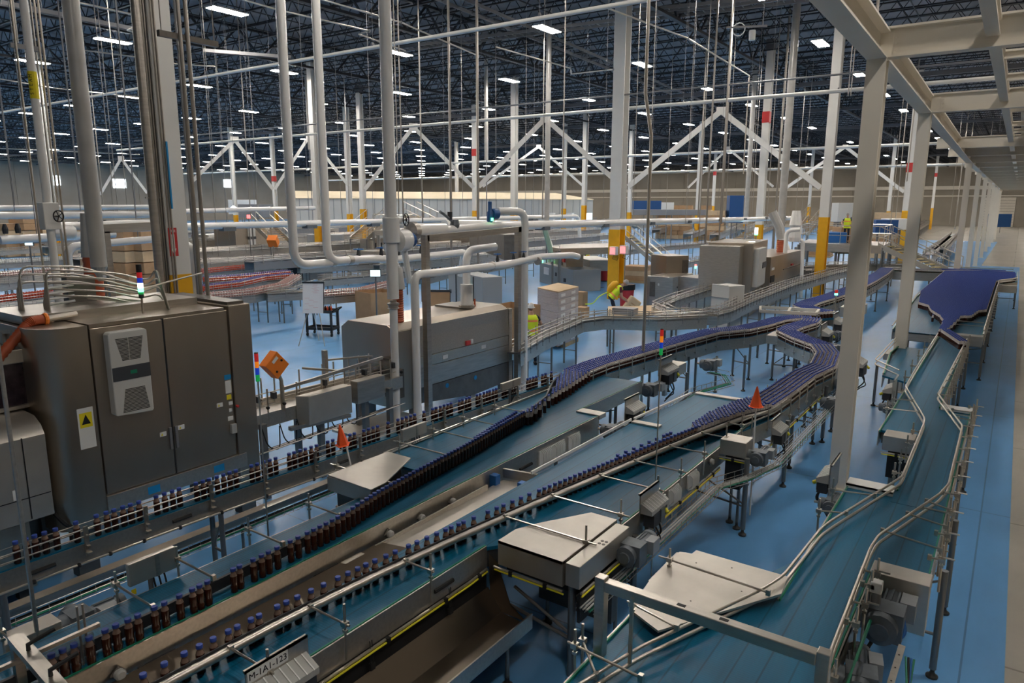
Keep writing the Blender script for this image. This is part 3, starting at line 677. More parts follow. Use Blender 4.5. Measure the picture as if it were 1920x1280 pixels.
def yellowline(parent, pts, n=.009, clampstep=.62):
    MB().tube(pts, .013, 8).build('support_tube', M['rail'], parent)
    q = [Vector(p)+V(.012, -.006, -.024) for p in pts]; MB().tube(q, n, 8).build('yellow_cable', M['cable_yellow'], parent)
    for a, b in zip(pts[:-1], pts[1:]):
        a = Vector(a); b = Vector(b); k = max(1, int((b-a).length/clampstep))
        for i in range(k):
            c = a+(b-a)*((i+.5)/k); m = MB(); m.cbox(c+V(.01, 0, -.012), (.04, .035, .055)); m.build('cable_clamp', M['black'], parent)
yellowline(c2, [(-3.95, 1.2, .925), (-3.95, 4.9, .925), (-3.93, 5.15, .96)])
for y in (1.9, 2.75, 3.6, 4.6):
    m = MB(); m.tube(arc([(-3.955, y, 1.0), (-3.95, y, .98), (-3.95, y, .80)], .02), .005, 5); m.tube([(-3.955, y+.025, 1.0), (-3.95, y+.025, .8)], .005, 5); m.cbox((-3.95, y+.012, .77), (.03, .05, .06)); m.build('strap_weight', M['iron'], c2)
for y in (2.2, 4.6): legpair(c2, -4.9, -4.05, y, .95)
legs(c2, [(-3.03, 5.28)], 1.14, .038); legs(c2, [(-3.55, 8.0), (-3.2, 11.2), (-4.3, 8.0), (-4.3, 11.2)], .95)
MB().tube([(-3.05, 5.3, .45), (-3.75, 5.3, .56)], .018, 8).build('cross_tube', M['leg'], c2); MB().tube([(-3.05, 5.3, .5), (-3.7, 5.3, .78)], .016, 8).build('diagonal_tube', M['leg'], c2)
plate(c2, [(-4.66, 7.05), (-4.64, 9.85)], 1.17, 1.21, .02, 'pale_edge_rail', 'sheet', green=False)
cbox('transfer_plate', 'pale end plate of the shiny left strip of the front table conveyor', -4.62, -4.16, 9.78, 9.92, 1.15, 1.18)
cbox('transfer_plate', 'pale far end plate of the front table conveyor left of the orange flag', -4.45, -3.5, 12.02, 12.16, 1.15, 1.18)
o = MB().bar((-4.62, 9.9, 1.2), (-4.47, 11.9, 1.2), .03).build('edge_rail', M['sheet'], c2)
# big cover box A with slanted lid
cv = thing('cover_box', 'large stainless cover box with a slanted pale lid beside the front table conveyor', 'cover', (-3.4, 5.7, 0))
MB().box(-3.83, -3.09, 5.2, 5.24, 1.02, 1.27).build('front_sheet', M['steel_box'], cv)
m = MB(); m.prism([(-3.83, 5.2), (-3.09, 5.2), (-3.09, 6.3), (-3.4, 6.3), (-3.72, 5.75), (-3.83, 5.5)], 1.24, 1.275); m.build('lid', M['steel_box'], cv, bevel=.004)
MB().box(-3.12, -3.09, 5.24, 6.3, 1.02, 1.25).build('side_sheet', M['steel_box'], cv)
m = MB(); m.box(-3.06, -2.91, 5.2, 6.22, 1.05, 1.275); d_ = m.build('drive_cover', M['steel_box'], cv, bevel=.005)
m = MB(); [m.lathe([(.018, 0), (.018, .004)], (-2.98+.045*(i % 2)-.02, 5.72+.06*(i//2), 1.275), 10) for i in range(2)]
for i in range(4): MB().lathe([(.017, 0), (.017, .004)], (-2.99+.045*(i % 2), 5.72+.06*(i//2), 1.275), 12).build('plug', M['steel_dark'], d_)
yellowline(cv, [(-3.86, 5.17, 1.0), (-3.07, 5.17, 1.0)], .009, .3); yellowline(cv, [(-2.89, 5.2, 1.02), (-2.89, 6.25, 1.02)], .009, .45)
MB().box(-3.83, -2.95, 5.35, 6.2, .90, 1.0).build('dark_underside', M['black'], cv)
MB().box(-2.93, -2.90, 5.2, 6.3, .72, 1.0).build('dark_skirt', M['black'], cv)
MB().box(-3.83, -2.95, 5.95, 6.05, .30, .60).build('lower_beam', M['steel_dark'], cv)
legs(cv, [(-3.75, 6.0), (-2.98, 6.1)], .95, .02)
motor((-2.80, 6.1, 1.08), 'grey gear motor on the right end of the large cover box', 0, 1.05)
# box B with lid
b2 = thing('cover_box', 'small stainless cover box beside the orange flag pole', 'cover', (-2.9, 9.6, 0))
MB().box(-3.08, -2.72, 9.42, 9.75, 1.08, 1.30).build('body', M['steel_box'], b2, bevel=.006)
yellowline(b2, [(-3.08, 9.40, 1.05), (-2.70, 9.40, 1.05)], .008, .2)
MB().box(-3.0, -2.78, 9.45, 9.7, .6, 1.06).build('pedestal', M['black'], b2); legs(b2, [(-2.8, 9.5), (-2.95, 9.65)], .62, .02)
motor((-2.56, 9.55, 1.10), 'grey gear motor beside the foot of the orange flag pole', 0, .95)
bearing(c2, -3.07, 9.0, 1.10)
# front drive panel with a written tag
p = at(590, 1238, 1.25)
dp = drive_panel((-3.93, 2.72, 1.18), 'nearest drive panel, tagged M-1A1-123, on the front table conveyor', 0, 1.0)
MB().box(-3.932, -3.926, 2.47, 2.80, 1.30, 1.385).build('tag_plate', M['sheet'], dp)
text(dp, 'M-1A1-123', (-3.924, 2.635, 1.343), .068, M['black'], XF)
drive_panel((-3.02, 6.95, 1.22), 'drive panel with a yellow plug halfway along the front table conveyor', 0, .95)
drive_panel((-2.62, 10.55, 1.22), 'drive panel right of the orange flag cone', 0, .9)
drive_panel((-4.85, 10.3, 1.22), 'drive panel between the thick bottle stream and the shiny belt strip', 0, 1.0)
motor((-4.9, 9.72, .98), 'grey gear motor below the panel between the two streams', 0, 1.0)
for y in (7.35, 7.75, 8.35):
    m = MB()
    for i in range(8): m.tube(arc([(-3.06, y-.12+.03*i, 1.16), (-3.0, y-.12+.03*i, 1.13), (-3.0, y-.12+.03*i, .98), (-3.06, y-.13+.03*i, .95)], .03, 3), .006, 5)
    m.cbox((-3.065, y, 1.06), (.02, .3, .18)); m.build('cable_loom', M['sheet'], c2)
yellowline(c2, [(-3.03, 6.4, .93), (-3.03, 9.3, .93)], .009, .55); yellowline(c2, [(-2.72, 9.9, .95), (-2.72, 14.5, .95)], .009, .8)
# conveyor stream 2 right side: wire tray following the line
wt = thing('wire_tray', 'wire mesh cable tray that steps around the cover box with the flag', 'cable tray', (-2.8, 8, 0))
path = [(-2.85, 5.2), (-2.85, 8.7), (-2.62, 9.25), (-2.55, 9.6), (-2.45, 10.0), (-2.45, 14.5)]
for dx, dz in ((-.09, .12), (-.09, .05), (-.09, 0), (0, -.01), (.09, 0), (.09, .06), (.09, .12)):
    P = off(path, dx); MB().tube([(p.x, p.y, .86+dz) for p in P], .0045, 5).build('long_wire', M['tube'], wt)
A_ = 0
for i in range(60):
    y = 5.25+.155*i; X = along(path, y); MB().tube([(X-.09, y, .98), (X-.09, y, .86), (X, y, .85), (X+.09, y, .86), (X+.09, y, .98)], .0035, 4).build('cross_wire', M['tube'], wt)
for k in range(4):
    P = off(path, -.05+.033*k); MB().tube([(p.x, p.y, .875) for p in P], .011, 6).build('hose', M['belt_green'] if k == 3 else M['grey'], wt)
for x, y in ((-3.02, 6.6), (-2.67, 9.35), (-2.68, 11.47), (-2.66, 14.19)):
    legs(c2, [(x, y)], 1.12 if y > 9 else 1.0, .035)
    MB().tube([(x, y, .42), (x-.75, y, .50)], .014, 8).build('cross_tube', M['leg'], c2)
    MB().tube([(x, y, .45), (x-.75, y, .80)], .013, 8).build('diagonal_tube', M['leg'], c2)
# trough in front
tr = thing('steel_trough', 'large open stainless trough lying along the front of the conveyor', 'trough', (-3.7, 4, 0))
m = MB(); prof = [(-3.97, .72), (-3.80, .50), (-3.46, .47), (-3.44, .58)]
def sheet(m, prof, y0, y1, t=.008):
    n = len(prof); vs = [(x, y, z) for y in (y0, y1) for x, z in prof]+[(x, y, z-t) for y in (y0, y1) for x, z in prof]
    fs = [(i, i+1, n+i+1, n+i) for i in range(n-1)]+[(2*n+n+i, 2*n+n+i+1, 2*n+i+1, 2*n+i) for i in range(n-1)]
    fs += [(i, 2*n+i, 2*n+i+1, i+1) for i in range(n-1)]+[(n+i+1, 3*n+i+1, 3*n+i, n+i) for i in range(n-1)]; m.add(vs, fs)
sheet(m, prof, 1.0, 5.22); m.build('pan', M['trough'], tr)
MB().box(-3.445, -3.43, 1.0, 5.22, .46, .62).build('front_lip', M['steel_h'], tr)
m = MB(); m.add([(-3.94, 5.22, .50), (-3.52, 5.22, .50), (-3.70, 5.22, .62), (-3.86, 5.22, 1.02), (-3.96, 5.22, 1.08)], [(0, 1, 2, 3, 4)]); m.add([(-3.94, 5.23, .50), (-3.52, 5.23, .50), (-3.70, 5.23, .62), (-3.86, 5.23, 1.02), (-3.96, 5.23, 1.08)], [(4, 3, 2, 1, 0)]); m.build('end_sheet', M['trough'], tr)
legs(tr, [(-3.9, 2.2), (-3.5, 2.2), (-3.9, 4.9), (-3.5, 4.9)], .50, .02)
# ---------------------------------------------------------------- right hand flow conveyor
cr = thing('flow_conveyor', 'empty teal conveyor zigzagging along the right aisle to the lower right corner', 'conveyor', (-.8, 8, 0))
belt_part(cr, [(-2.27, 1.0), (-.77, 1.0), (-.77, 6.9), (-1.34, 6.9), (-1.9, 5.3), (-2.27, 5.5)])
belt_part(cr, [(-1.34, 5.4), (-.75, 5.4), (-.75, 7.1), (-.32, 7.1), (-.32, 9.3), (-.84, 9.3), (-1.36, 9.0)], ZB-.001)
belt_part(cr, [(-.86, 8.8), (-.32, 8.8), (-.30, 13.5), (-.86, 13.5)], ZB+.001)
belt_part(cr, [(-1.38, 11.7), (-.76, 11.7), (-.76, 21.2), (-1.42, 21.2)], ZB)
for P, t in (([(-2.29, 5.5), (-2.29, 1.0)], .012), ([(-.75, 1.0), (-.75, 7.1)], .012), ([(-1.37, 9.0), (-1.35, 5.9)], .012), ([(-.30, 7.1), (-.30, 13.5)], .012), ([(-.86, 12.2), (-.86, 9.2)], .012), ([(-1.40, 21.2), (-1.40, 11.6)], .012), ([(-.74, 13.6), (-.74, 21.2)], .012)):
    plate(cr, P, .93, 1.165, t)
for x0, x1, y0, y1 in ((-2.25, -.78, 1, 5.5), (-1.33, -.35, 7.1, 9.0), (-1.33, -.79, 5.5, 7.1), (-.84, -.33, 9, 13.5), (-1.36, -.78, 11.7, 21)):
    MB().box(x0, x1, y0, y1, .95, 1.10).build('bed', M['steel_dark'], cr)
GL = [(-1.40, 21.0), (-1.385, 16.2), (-1.36, 14.3), (-.86, 12.25), (-.84, 11.9), (-.82, 9.35), (-.90, 9.0), (-1.24, 7.6), (-1.30, 7.3), (-1.36, 6.1), (-1.45, 5.75), (-1.95, 4.4), (-2.3, 3.0), (-2.4, 2.0)]
GR = [(-.74, 20.5), (-.79, 17.2), (-.83, 14.05), (-.36, 12.15), (-.34, 9.4), (-.40, 9.0), (-.80, 7.45), (-.82, 7.1), (-.78, 5.0), (-.78, 1.2)]
for G in (GL, GR):
    rails(cr, G, (1.20,), .016); rails(cr, G, (1.29,), .014)
for y in (20, 18.8, 17.6, 16.4, 15.2, 11.5, 10.8, 10.1, 9.5):
    X = along(GL[::-1], y); bracket(cr, X-.10, y, .09, 0, 1.27, 1.40, 1.0)
for y in (8.6, 7.9, 13.4, 12.7):
    X = along(GL[::-1], y); xo = -1.42; bracket(cr, xo, y-.15, X-xo, .1, 1.28, 1.42, 1.0)
bracket(cr, -2.28, 5.75, .90, -.05, 1.31, 1.42, 1.2); bracket(cr, -2.22, 4.85, .42, -.1, 1.33, 1.45, 1.0); bracket(cr, -2.34, 4.25, .28, -.3, 1.28, 1.42, 1.0)
for i in range(24):
    y = 20.3-.62*i
    if y < 6.9: X = -.72
    elif y < 13.5: X = -.27
    else: X = -.71
    k = along(GR[::-1], y)
    bracket(cr, X+.03, y, (k-X-.03) if abs(k-X) < .35 else -.1, 0, 1.27, 1.42, .95)
    MB().tube([(X+.0, y, 1.30), (X+.13, y, 1.30)], .009, 6).build('clamp_pin', M['rail'], cr)
for y, x0 in ((8.6, -.27), (8.1, -.27), (7.5, -.27)): bracket(cr, x0, y, along(GR[::-1], y)-x0, .12, 1.28, 1.42, 1.0)
bracket(cr, -.27, 13.1, -.28, .0, 1.28, 1.42, 1.0); bracket(cr, -.27, 12.6, -.17, .0, 1.28, 1.42, 1.0)
for y in (1.9, 2.9, 3.9, 4.9, 5.7, 6.4): bracket(cr, -.70, y, -.07, 0, 1.27, 1.42, .95)
MB().tube([(-.66, 1.2, 1.05), (-.66, 7.0, 1.05)], .014, 8).build('green_line', M['belt_green'], cr)
for x0, x1, y in ((-1.3, -.21, 7.40), (-1.3, -.21, 8.74), (-.8, -.27, 10.73), (-.8, -.27, 12.9), (-1.35, -.7, 14.6), (-1.35, -.7, 16.6), (-1.35, -.7, 18.6), (-1.35, -.7, 20.6), (-2.25, -.72, 3.2)):
    legpair(cr, x0, x1, y, 1.12 if x1 > -.3 else .95, .033)
legs(cr, [(-1.17, 11.95)], .95, .03); legs(cr, [(-2.24, 4.9)], .95, .03)
o = cbox('cover_plate', 'wide slanted steel cover plate lying over the left part of the right conveyor', 0, 0, 0, 0, 0, 0)
bpy.data.objects.remove(o)
m = MB(); m.prism([(-2.33, 5.5), (-2.31, 6.07), (-2.20, 6.10), (-2.19, 6.19), (-1.34, 6.19), (-1.31, 5.86), (-1.95, 4.75), (-2.27, 4.9)], 1.225, 1.245); m.box(-2.34, -2.2, 5.42, 5.47, 1.02, 1.23); m.box(-2.34, -2.32, 5.45, 6.07, 1.02, 1.23)
o = m.build('cover_plate', M['steel_box'], None); tag(o, 'wide slanted steel cover plate lying over the left part of the right conveyor', 'cover')
for x, y in ((-1.9, 5.3), (-1.6, 5.7), (-2.1, 5.95), (-1.8, 6.05)): MB().lathe([(.008, 0), (.006, .004)], (x, y, 1.245), 8).build('screw', M['steel_dark'], o)
m = MB(); m.box(-1.37, -.86, 8.97, 9.22, 1.18, 1.20); m.box(-1.37, -.86, 8.97, 8.99, 1.10, 1.20); o = m.build('end_plate', M['sheet'], None); tag(o, 'bright white end plate beside the foot of the nearest mezzanine column', 'cover')
m = MB(); m.box(-.77, -.29, 6.82, 7.08, 1.02, 1.20); m.box(-.77, -.29, 6.84, 7.06, .70, 1.02); o = m.build('drive_cover', M['steel_box'], None, bevel=.005); tag(o, 'stainless drive cover below the right belt edge, with the hanging guard sheet', 'cover')
motor((-.56, 6.42, .98), 'large grey gear motor in the lower right with a bright filter bowl', 0, 1.35)
t = thing('air_filter', 'bright metal filter bowl with a blue hose hanging under the right conveyor', 'filter', (-.66, 6.4, 1.0))
MB().lathe([(.015, 0), (.035, .02), (.042, .05), (.042, .17), (.03, .19)], (-.66, 6.42, 1.05), 16).build('bowl', M['galv'], t, smooth=50)
MB().cbox((-.66, 6.42, 1.27), (.09, .09, .10)).build('head', M['sheet'], t, bevel=.008)
MB().tube(arc([(-.66, 6.42, 1.05), (-.66, 6.40, .90), (-.52, 6.35, .82), (-.40, 6.4, .9), (-.44, 6.5, 1.0)], .15), .014, 8).build('blue_hose', M['bluebright'], t, smooth=60)
MB().tube(arc([(-.50, 6.5, 1.02), (-.62, 6.3, .88), (-.70, 6.1, .70), (-.70, 5.9, .5)], .2), .016, 8).build('black_hose', M['black'], t, smooth=60)
motor((-.60, 5.45, .95), 'dark gear motor cut by the lower right corner of the view', .2, 1.1)
t = thing('perforated_strut', 'perforated steel strut with tangled teal and black cables near the lower right corner', 'strut', (-.45, 5.6, .5))
MB().bar((-.46, 5.2, .62), (-.40, 6.1, .98), .05, .012).build('strut', M['steel_h'], t)
for i in range(7): MB().lathe([(.007, 0), (.007, .003)], (-.455+.008*i, 5.28+.12*i, .66+.048*i), 6).build('hole', M['black'], t)
for k, mt in enumerate(('belt_green', 'black', 'bluebright', 'belt_green')): MB().tube(arc([(-.36+.02*k, 6.0, .95), (-.30, 5.7+.05*k, .8), (-.42+.03*k, 5.4, .62), (-.35, 5.1, .5+.04*k)], .3), .008, 6).build('cable', M[mt], t)
legs(t, [(-.38, 5.5)], .64, .025)
drive_panel((-1.52, 9.0, 1.24), 'drive panel with a white ribbed box at the foot of the nearest mezzanine column', PI, 1.05, None, True)
motor((-1.42, 8.55, 1.05), 'gear motor hanging below the panel at the nearest mezzanine column', 0, .8)
drive_panel((-1.52, 14.1, 1.24), 'drive panel at the foot of the second mezzanine column', PI, 1.05)
motor((-1.5, 13.5, 1.05), 'gear motor below the panel at the second mezzanine column', 0, .8)
cv = thing('cover_box', 'steel drive cover with a yellow cable between the first two mezzanine columns', 'cover', (-1.0, 11.4, 0))
MB().box(-1.28, -.88, 11.2, 11.55, 1.0, 1.22).build('body', M['steel_box'], cv, bevel=.006); yellowline(cv, [(-1.29, 11.18, .97), (-.9, 11.18, .97)], .008, .3)
MB().box(-1.2, -.95, 11.2, 11.5, .6, .98).build('pedestal', M['black'], cv); legs(cv, [(-1.15, 11.3), (-1.0, 11.45)], .62, .02)
# arch frame over the front right conveyor
ar = thing('arch_frame', 'square steel arch of box section standing across the front right conveyor', 'frame', (-1.5, 4.3, 0))
MB().box(-2.28, -2.20, 4.30, 4.38, .93, 1.80).build('post', M['steel_h'], ar, bevel=.006); MB().box(-.73, -.65, 4.30, 4.38, .93, 1.80).build('post', M['steel_h'], ar, bevel=.006)
MB().box(-2.20, -.73, 4.30, 4.38, 1.70, 1.78).build('crossbeam', M['steel_h'], ar, bevel=.006)
MB().box(-1.98, -1.955, 4.28, 4.30, 1.22, 1.74).build('drop_arm', M['rail'], ar)
for x in (-1.62, -1.32): MB().box(x-.03, x+.03, 4.325, 4.355, 1.779, 1.783).build('slot', M['black'], ar)
bracket(ar, -2.32, 4.1, .55, -.05, 1.33, 1.46, 1.05); legs(ar, [(-2.24, 4.34), (-.69, 4.34)], .94, .03)
# far plate boxes and bottle table
cbox('cover_box_plate', 'x', 0, 1, 0, 1, 0, 1); bpy.data.objects.remove(bpy.data.objects['cover_box_plate'])
m = MB(); m.box(-.72, -.28, 13.45, 13.75, 1.16, 1.19); o = m.build('end_plate', M['sheet'], None); tag(o, 'bright end plate on the right where the belt steps beyond the second column', 'cover')
tb = thing('bottle_table', 'wide accumulation table packed with blue-capped bottles beyond the second mezzanine column', 'conveyor', (-1.5, 30, 0))
belt_part(tb, [(-2.5, 21.6), (-.48, 21.6), (-.48, 37), (.2, 38.5), (.2, 42.6), (-2.8, 42.6), (-2.8, 30)])
plate(tb, [(-.46, 21.6), (-.46, 36.8), (.22, 38.4), (.22, 42.6)], .90, 1.20); plate(tb, [(-2.84, 42.6), (-2.84, 30), (-2.52, 21.6)], .90, 1.20)
plate(tb, [(-2.5, 21.6), (-.46, 21.6)], .93, 1.14, green=False)
MB().box(-2.5, -.5, 21.8, 42, .93, 1.10).build('bed', M['steel_dark'], tb)
rails(tb, [(-.44, 21.4), (-.44, 36.7), (.20, 38.3), (.20, 42)], (1.30, 1.40), .018); rails(tb, [(-2.52, 21.5), (-2.8, 30), (-2.82, 42)], (1.30,), .016)
MB().box(-1.1, -.44, 21.50, 21.85, .95, 1.21).build('drive_cover', M['steel_box'], tb, bevel=.006); MB().box(-.45, .2, 36.5, 36.9, .9, 1.2).build('drive_cover', M['steel_box'], tb, bevel=.006)
rails(tb, [(-1.15, 23.2), (-.5, 23.2)], (1.25, 1.35), .012)
for i in range(22): bracket(tb, -.42, 21.9+.68*i, .0, 0, 1.3, 1.45, .95); MB().tube([(-.44, 21.9+.68*i, 1.3), (-.30, 21.9+.68*i, 1.3)], .012, 6).build('clamp_pin', M['rail'], tb)
for y in (21.9, 24.5, 27.5, 31, 34.6, 38.5, 42): legpair(tb, -2.4, -.42 if y < 36 else .2, y, .95, .035)
t = thing('bottle_table', 'curved bed feeding the packed bottle table from the left', 'conveyor', (-3.5, 41.5, 0))
FE = [(-5.2, 41.2), (-3.5, 41.6), (-1.6, 42.9), (-.2, 42.7)]
belt_part(t, [(-5.5, 41.0), (-4.0, 41.0), (-2.9, 41.2), (-2.86, 42.6), (-.1, 42.65), (-.1, 43.2), (-3.4, 43.2), (-5.5, 41.8)])
plate(t, [(-5.4, 40.9), (-4.0, 40.9), (-2.9, 41.1)], .8, 1.22); rails(t, [(-5.4, 40.85), (-4.0, 40.85), (-2.9, 41.05)], (1.3, 1.4), .02); rails(t, [(-3.4, 43.3), (0, 43.3)], (1.3, 1.4), .02)
for x in (-5.2, -4.4, -3.4): legs(t, [(x, 41.2)], 1.1, .035)
# ---------------------------------------------------------------- thick streams
P1 = [(-6.05, 9.6), (-6.35, 10.5), (-6.72, 11.6), (-6.72, 12.7), (-6.55, 14.2), (-6.35, 16), (-6.12, 17.6), (-5.62, 18.5), (-5.40, 19.5), (-5.28, 20.6), (-4.95, 21.3), (-4.55, 21.4)]
P2 = [(-4.55, 21.4), (-4.45, 20.6), (-4.60, 19.6), (-4.62, 18.8), (-4.05, 18.0), (-3.42, 17.3), (-3.10, 16.4), (-2.92, 15.0), (-3.05, 14.0), (-3.08, 12.4), (-3.12, 11.4), (-3.32, 10.4)]
P3 = [(-5.35, 41.2), (-5.15, 38), (-5.05, 34), (-5.05, 30), (-5.2, 27), (-5.42, 25), (-5.40, 23.9), (-4.95, 23.2), (-4.45, 22.9)]
def bed(name, lab, P, w, skip=0, legy=()):
    t = thing(name, lab, 'conveyor', (P[len(P)//2][0], P[len(P)//2][1], 0))
    Q = P; a, b = off(Q, w/2), off(Q, -w/2)
    MB().wall(b, 1.06, ZB, w*1.0)  # dummy
    m = MB()
    for i in range(len(Q)-1): m.prism([a[i], a[i+1], b[i+1], b[i]], 1.08, ZB)
    m.build('belt', M['belt'], t)
    m = MB()
    for i in range(len(Q)-1):
        c, d = off(Q, w/2-.02), off(Q, -w/2+.02); m.prism([c[i], c[i+1], d[i+1], d[i]], .92, 1.08)
    m.build('bed', M['steel_dark'], t)
    plate(t, off(Q, w/2+.012), .86, 1.13, .012, green=False); plate(t, off(Q, -w/2-.012), .86, 1.13, -.012, green=False)
    for k in (w/2+.012, -w/2-.012):
        rails(t, off(Q, k), (1.235,), .013); rails(t, off(Q, k*1.03), (1.32,), .011)
    # upright rail posts along both sides
    acc = 0; last = Vector((Q[0][0], Q[0][1])); a, b = off(Q, w/2+.05), off(Q, -w/2-.05)
    for i in range(len(Q)-1):
        Ls = (a[i+1]-a[i]).length; k = max(1, int(Ls/.42))
        for j in range(k):
            for S_ in (a, b):
                c = S_[i]+(S_[i+1]-S_[i])*((j+.5)/k); m = MB(); m.tube([(c.x, c.y, .96), (c.x, c.y, 1.36)], .010, 6); m.cbox((c.x, c.y, 1.02), (.045, .045, .03)); m.build('rail_post', M['rail'], t)
    for i in legy:
        c, d = off(Q, w/2+.03)[i], off(Q, -w/2-.03)[i]
        legs(t, [c, d], .95, .03); MB().tube([(c.x, c.y, .42), (d.x, d.y, .42)], .016, 8).build('cross_tube', M['leg'], t); MB().tube([(c.x, c.y, .42), (d.x, d.y, .85)], .012, 8).build('diagonal_tube', M['leg'], t)
    return t
b1 = bed('stream_conveyor', 'long left bed carrying a thick stream of blue-capped bottles behind the beacon pole', P1[2:], .46, 0, (1, 3, 5, 7, 8))
b2_ = bed('stream_conveyor', 'curving bed whose bottle stream runs down to the orange flag', P2, .46, 0, (1, 3, 5, 6, 7, 8, 9))
b3_ = bed('stream_conveyor', 'far bed carrying the blue stream behind the nearest mezzanine column', P3, .62, 0, (1, 2, 3, 4, 5, 7))
for x, y in ((-5.65, 16.65), (-5.12, 17.16), (-6.0, 16.2), (-6.3, 14.2), (-5.6, 14.6)): legs(b1, [(x, y)], .9, .03)
# white cross frame between streams
fr = thing('cross_frame', 'pale welded frame bridging the two curved bottle streams', 'frame', (-5.3, 22, 0))
for a, b in (((-6.25, 22.15), (-4.62, 22.5)), ((-6.0, 21.3), (-4.52, 21.7)), ((-6.25, 22.15), (-6.0, 21.3)), ((-4.62, 22.5), (-4.52, 21.7)), ((-5.4, 22.3), (-5.25, 21.5))):
    MB().bar((a[0], a[1], 1.42), (b[0], b[1], 1.42), .07, .09).build('bar', M['mezz'], fr)
for x, y in ((-6.25, 22.15), (-6.0, 21.3), (-4.5, 21.7)): MB().tube([(x, y, 0), (x, y, 1.4)], .03, 8).build('leg', M['leg'], fr)
for loc, lab in (((-3.95, 21.6, 1.25), 'drive panel at the right end of the pale cross frame'), ((-3.85, 19.6, 1.22), 'drive panel right of the upper stream bend'), ((-2.5, 16.2, 1.22), 'drive panel right of the lower stream bend'), ((-5.55, 13.3, 1.2), 'drive panel on the right side of the left stream below the beacon')):
    drive_panel(loc, lab, 0, 1.25)
for loc, lab in (((-3.8, 20.7, 1.0), 'gear motor right of the upper stream bend'), ((-3.5, 18.9, .95), 'gear motor left of the hidden stream leg'), ((-2.45, 15.0, 1.0), 'gear motor right of the lower stream straight'), ((-2.4, 13.6, .95), 'gear motor above the tray beside the nearest column'), ((-5.55, 12.6, .95), 'gear motor below the left stream near the beacon'), ((-5.3, 15.2, 1.0), 'gear motor under the bend of the left stream'), ((-5.05, 19.8, 1.0), 'gear motor in the gap between the two streams')):
    motor(loc, lab, 0, 1.15)
cbox('cover_box', 'small steel box on the right face of the left stream before the bend', -5.85, -5.5, 13.6, 14.3, .98, 1.2)
cbox('cover_box', 'steel box in the angle between the two blue streams', -5.05, -4.75, 18.6, 19.3, .98, 1.2)
cbox('cover_box', 'steel drive box right of the far beacon on the third stream', -4.5, -3.9, 25.0, 26.4, .92, 1.25)
wt2 = thing('wire_tray', 'wire cable tray looping under the left stream behind the beacon pole', 'cable tray', (-5.2, 13, 0))
pp = [(-5.0, 9.6), (-5.0, 11.5), (-5.15, 14), (-4.85, 15.2), (-5.2, 15.9), (-5.6, 16)]
for dx, dz in ((-.12, .1), (-.12, 0), (0, -.01), (.12, 0), (.12, .1)): MB().tube([(p.x, p.y, .62+dz) for p in off(pp, dx)], .006, 5).build('long_wire', M['tube'], wt2)
for k in range(3): MB().tube([(p.x, p.y, .635) for p in off(pp, -.06+.05*k)], .014, 6).build('hose', M['belt_green'] if k else M['dark'], wt2)
for i in range(30): y = 9.7+.18*i; x = along(pp, y); MB().tube([(x-.12, y, .72), (x-.12, y, .62), (x+.12, y, .62), (x+.12, y, .72)], .004, 4).build('cross_wire', M['tube'], wt2)
legs(wt2, [(-5.0, 10.4), (-5.1, 13.2)], .62, .025)
# empty side loop left of first two mezz columns
t = thing('side_conveyor', 'short return conveyor left of the second mezzanine column', 'conveyor', (-1.8, 18, 0))
belt_part(t, [(-1.95, 15.9), (-1.45, 15.5), (-1.45, 19.5), (-2.1, 19.5)], 1.10); plate(t, [(-2.1, 19.5), (-2.15, 18.3), (-1.95, 15.9)], .85, 1.15, .02); rails(t, [(-2.15, 19.5), (-2.15, 16.2), (-1.6, 15.4)], (1.25, 1.35), .012)
MB().box(-2.3, -1.5, 18.6, 19.2, .9, 1.05).build('drive_tray', M['steel_box'], t); legs(t, [(-2.28, 17.6), (-1.7, 16.2), (-2.2, 19.3)], .95, .03)
# ================================================================ BOTTLES
BH = .215
def bottle_mesh(m, x, y, z, n=14, simple=False):
    if simple:
        m.i = 0; m.lathe([(.032, 0), (.032, .125)], (x, y, z), 6); m.i = 2; m.lathe([(.031, .126), (.018, .185)], (x, y, z), 6); m.i = 2; m.lathe([(.0215, .190), (.0215, .198)], (x, y, z), 6); m.i = 1; m.lathe([(.0200, .201), (.0200, .223)], (x, y, z), 7)
        return
    m.i = 0; m.lathe([(.028, 0), (.032, .006), (.032, .055), (.0305, .06), (.0305, .07), (.032, .075), (.032, .140), (.0305, .152)], (x, y, z), n)
    m.i = 2; m.lathe([(.0305, .152), (.025, .170), (.0205, .180), (.0205, .19), (.0225, .192), (.0225, .196)], (x, y, z), n)
def make_bottle(label, group):
    m = MB(); bottle_mesh(m, 0, 0, 0); m.m = [1 if k == 2 else 0 for k in m.m]
    o = m.build('juice_bottle', (M['amber'], M['neck']), None, smooth=50); tag(o, label, 'bottle', group)
    c = MB(); c.lathe([(.0235, .196), (.0245, .198), (.0245, .221), (.022, .225)], (0, 0, 0), 16); k = c.build('cap', M['cap'], o, smooth=40)
    return o
B0 = None
def put(label, group, x, y, z=ZB):
    global B0
    if B0 is None: B0 = make_bottle(label, group); B0.location = (x, y, z); B0.rotation_euler.z = 0; return B0
    r = B0.copy(); COL.objects.link(r); r.location = (x, y, z); r['label'] = label; r['group'] = group
    c = B0.children[0].copy(); COL.objects.link(c); c.parent = r
    return r
# measured cap positions (photo points) for the single lines
z_ = ZB+.225
nb = 0; PLACED = []
def freeplace(x, y, dmin=.064):
    return all((x-a)**2+(y-b)**2 > dmin*dmin for a, b in PLACED[-12:])
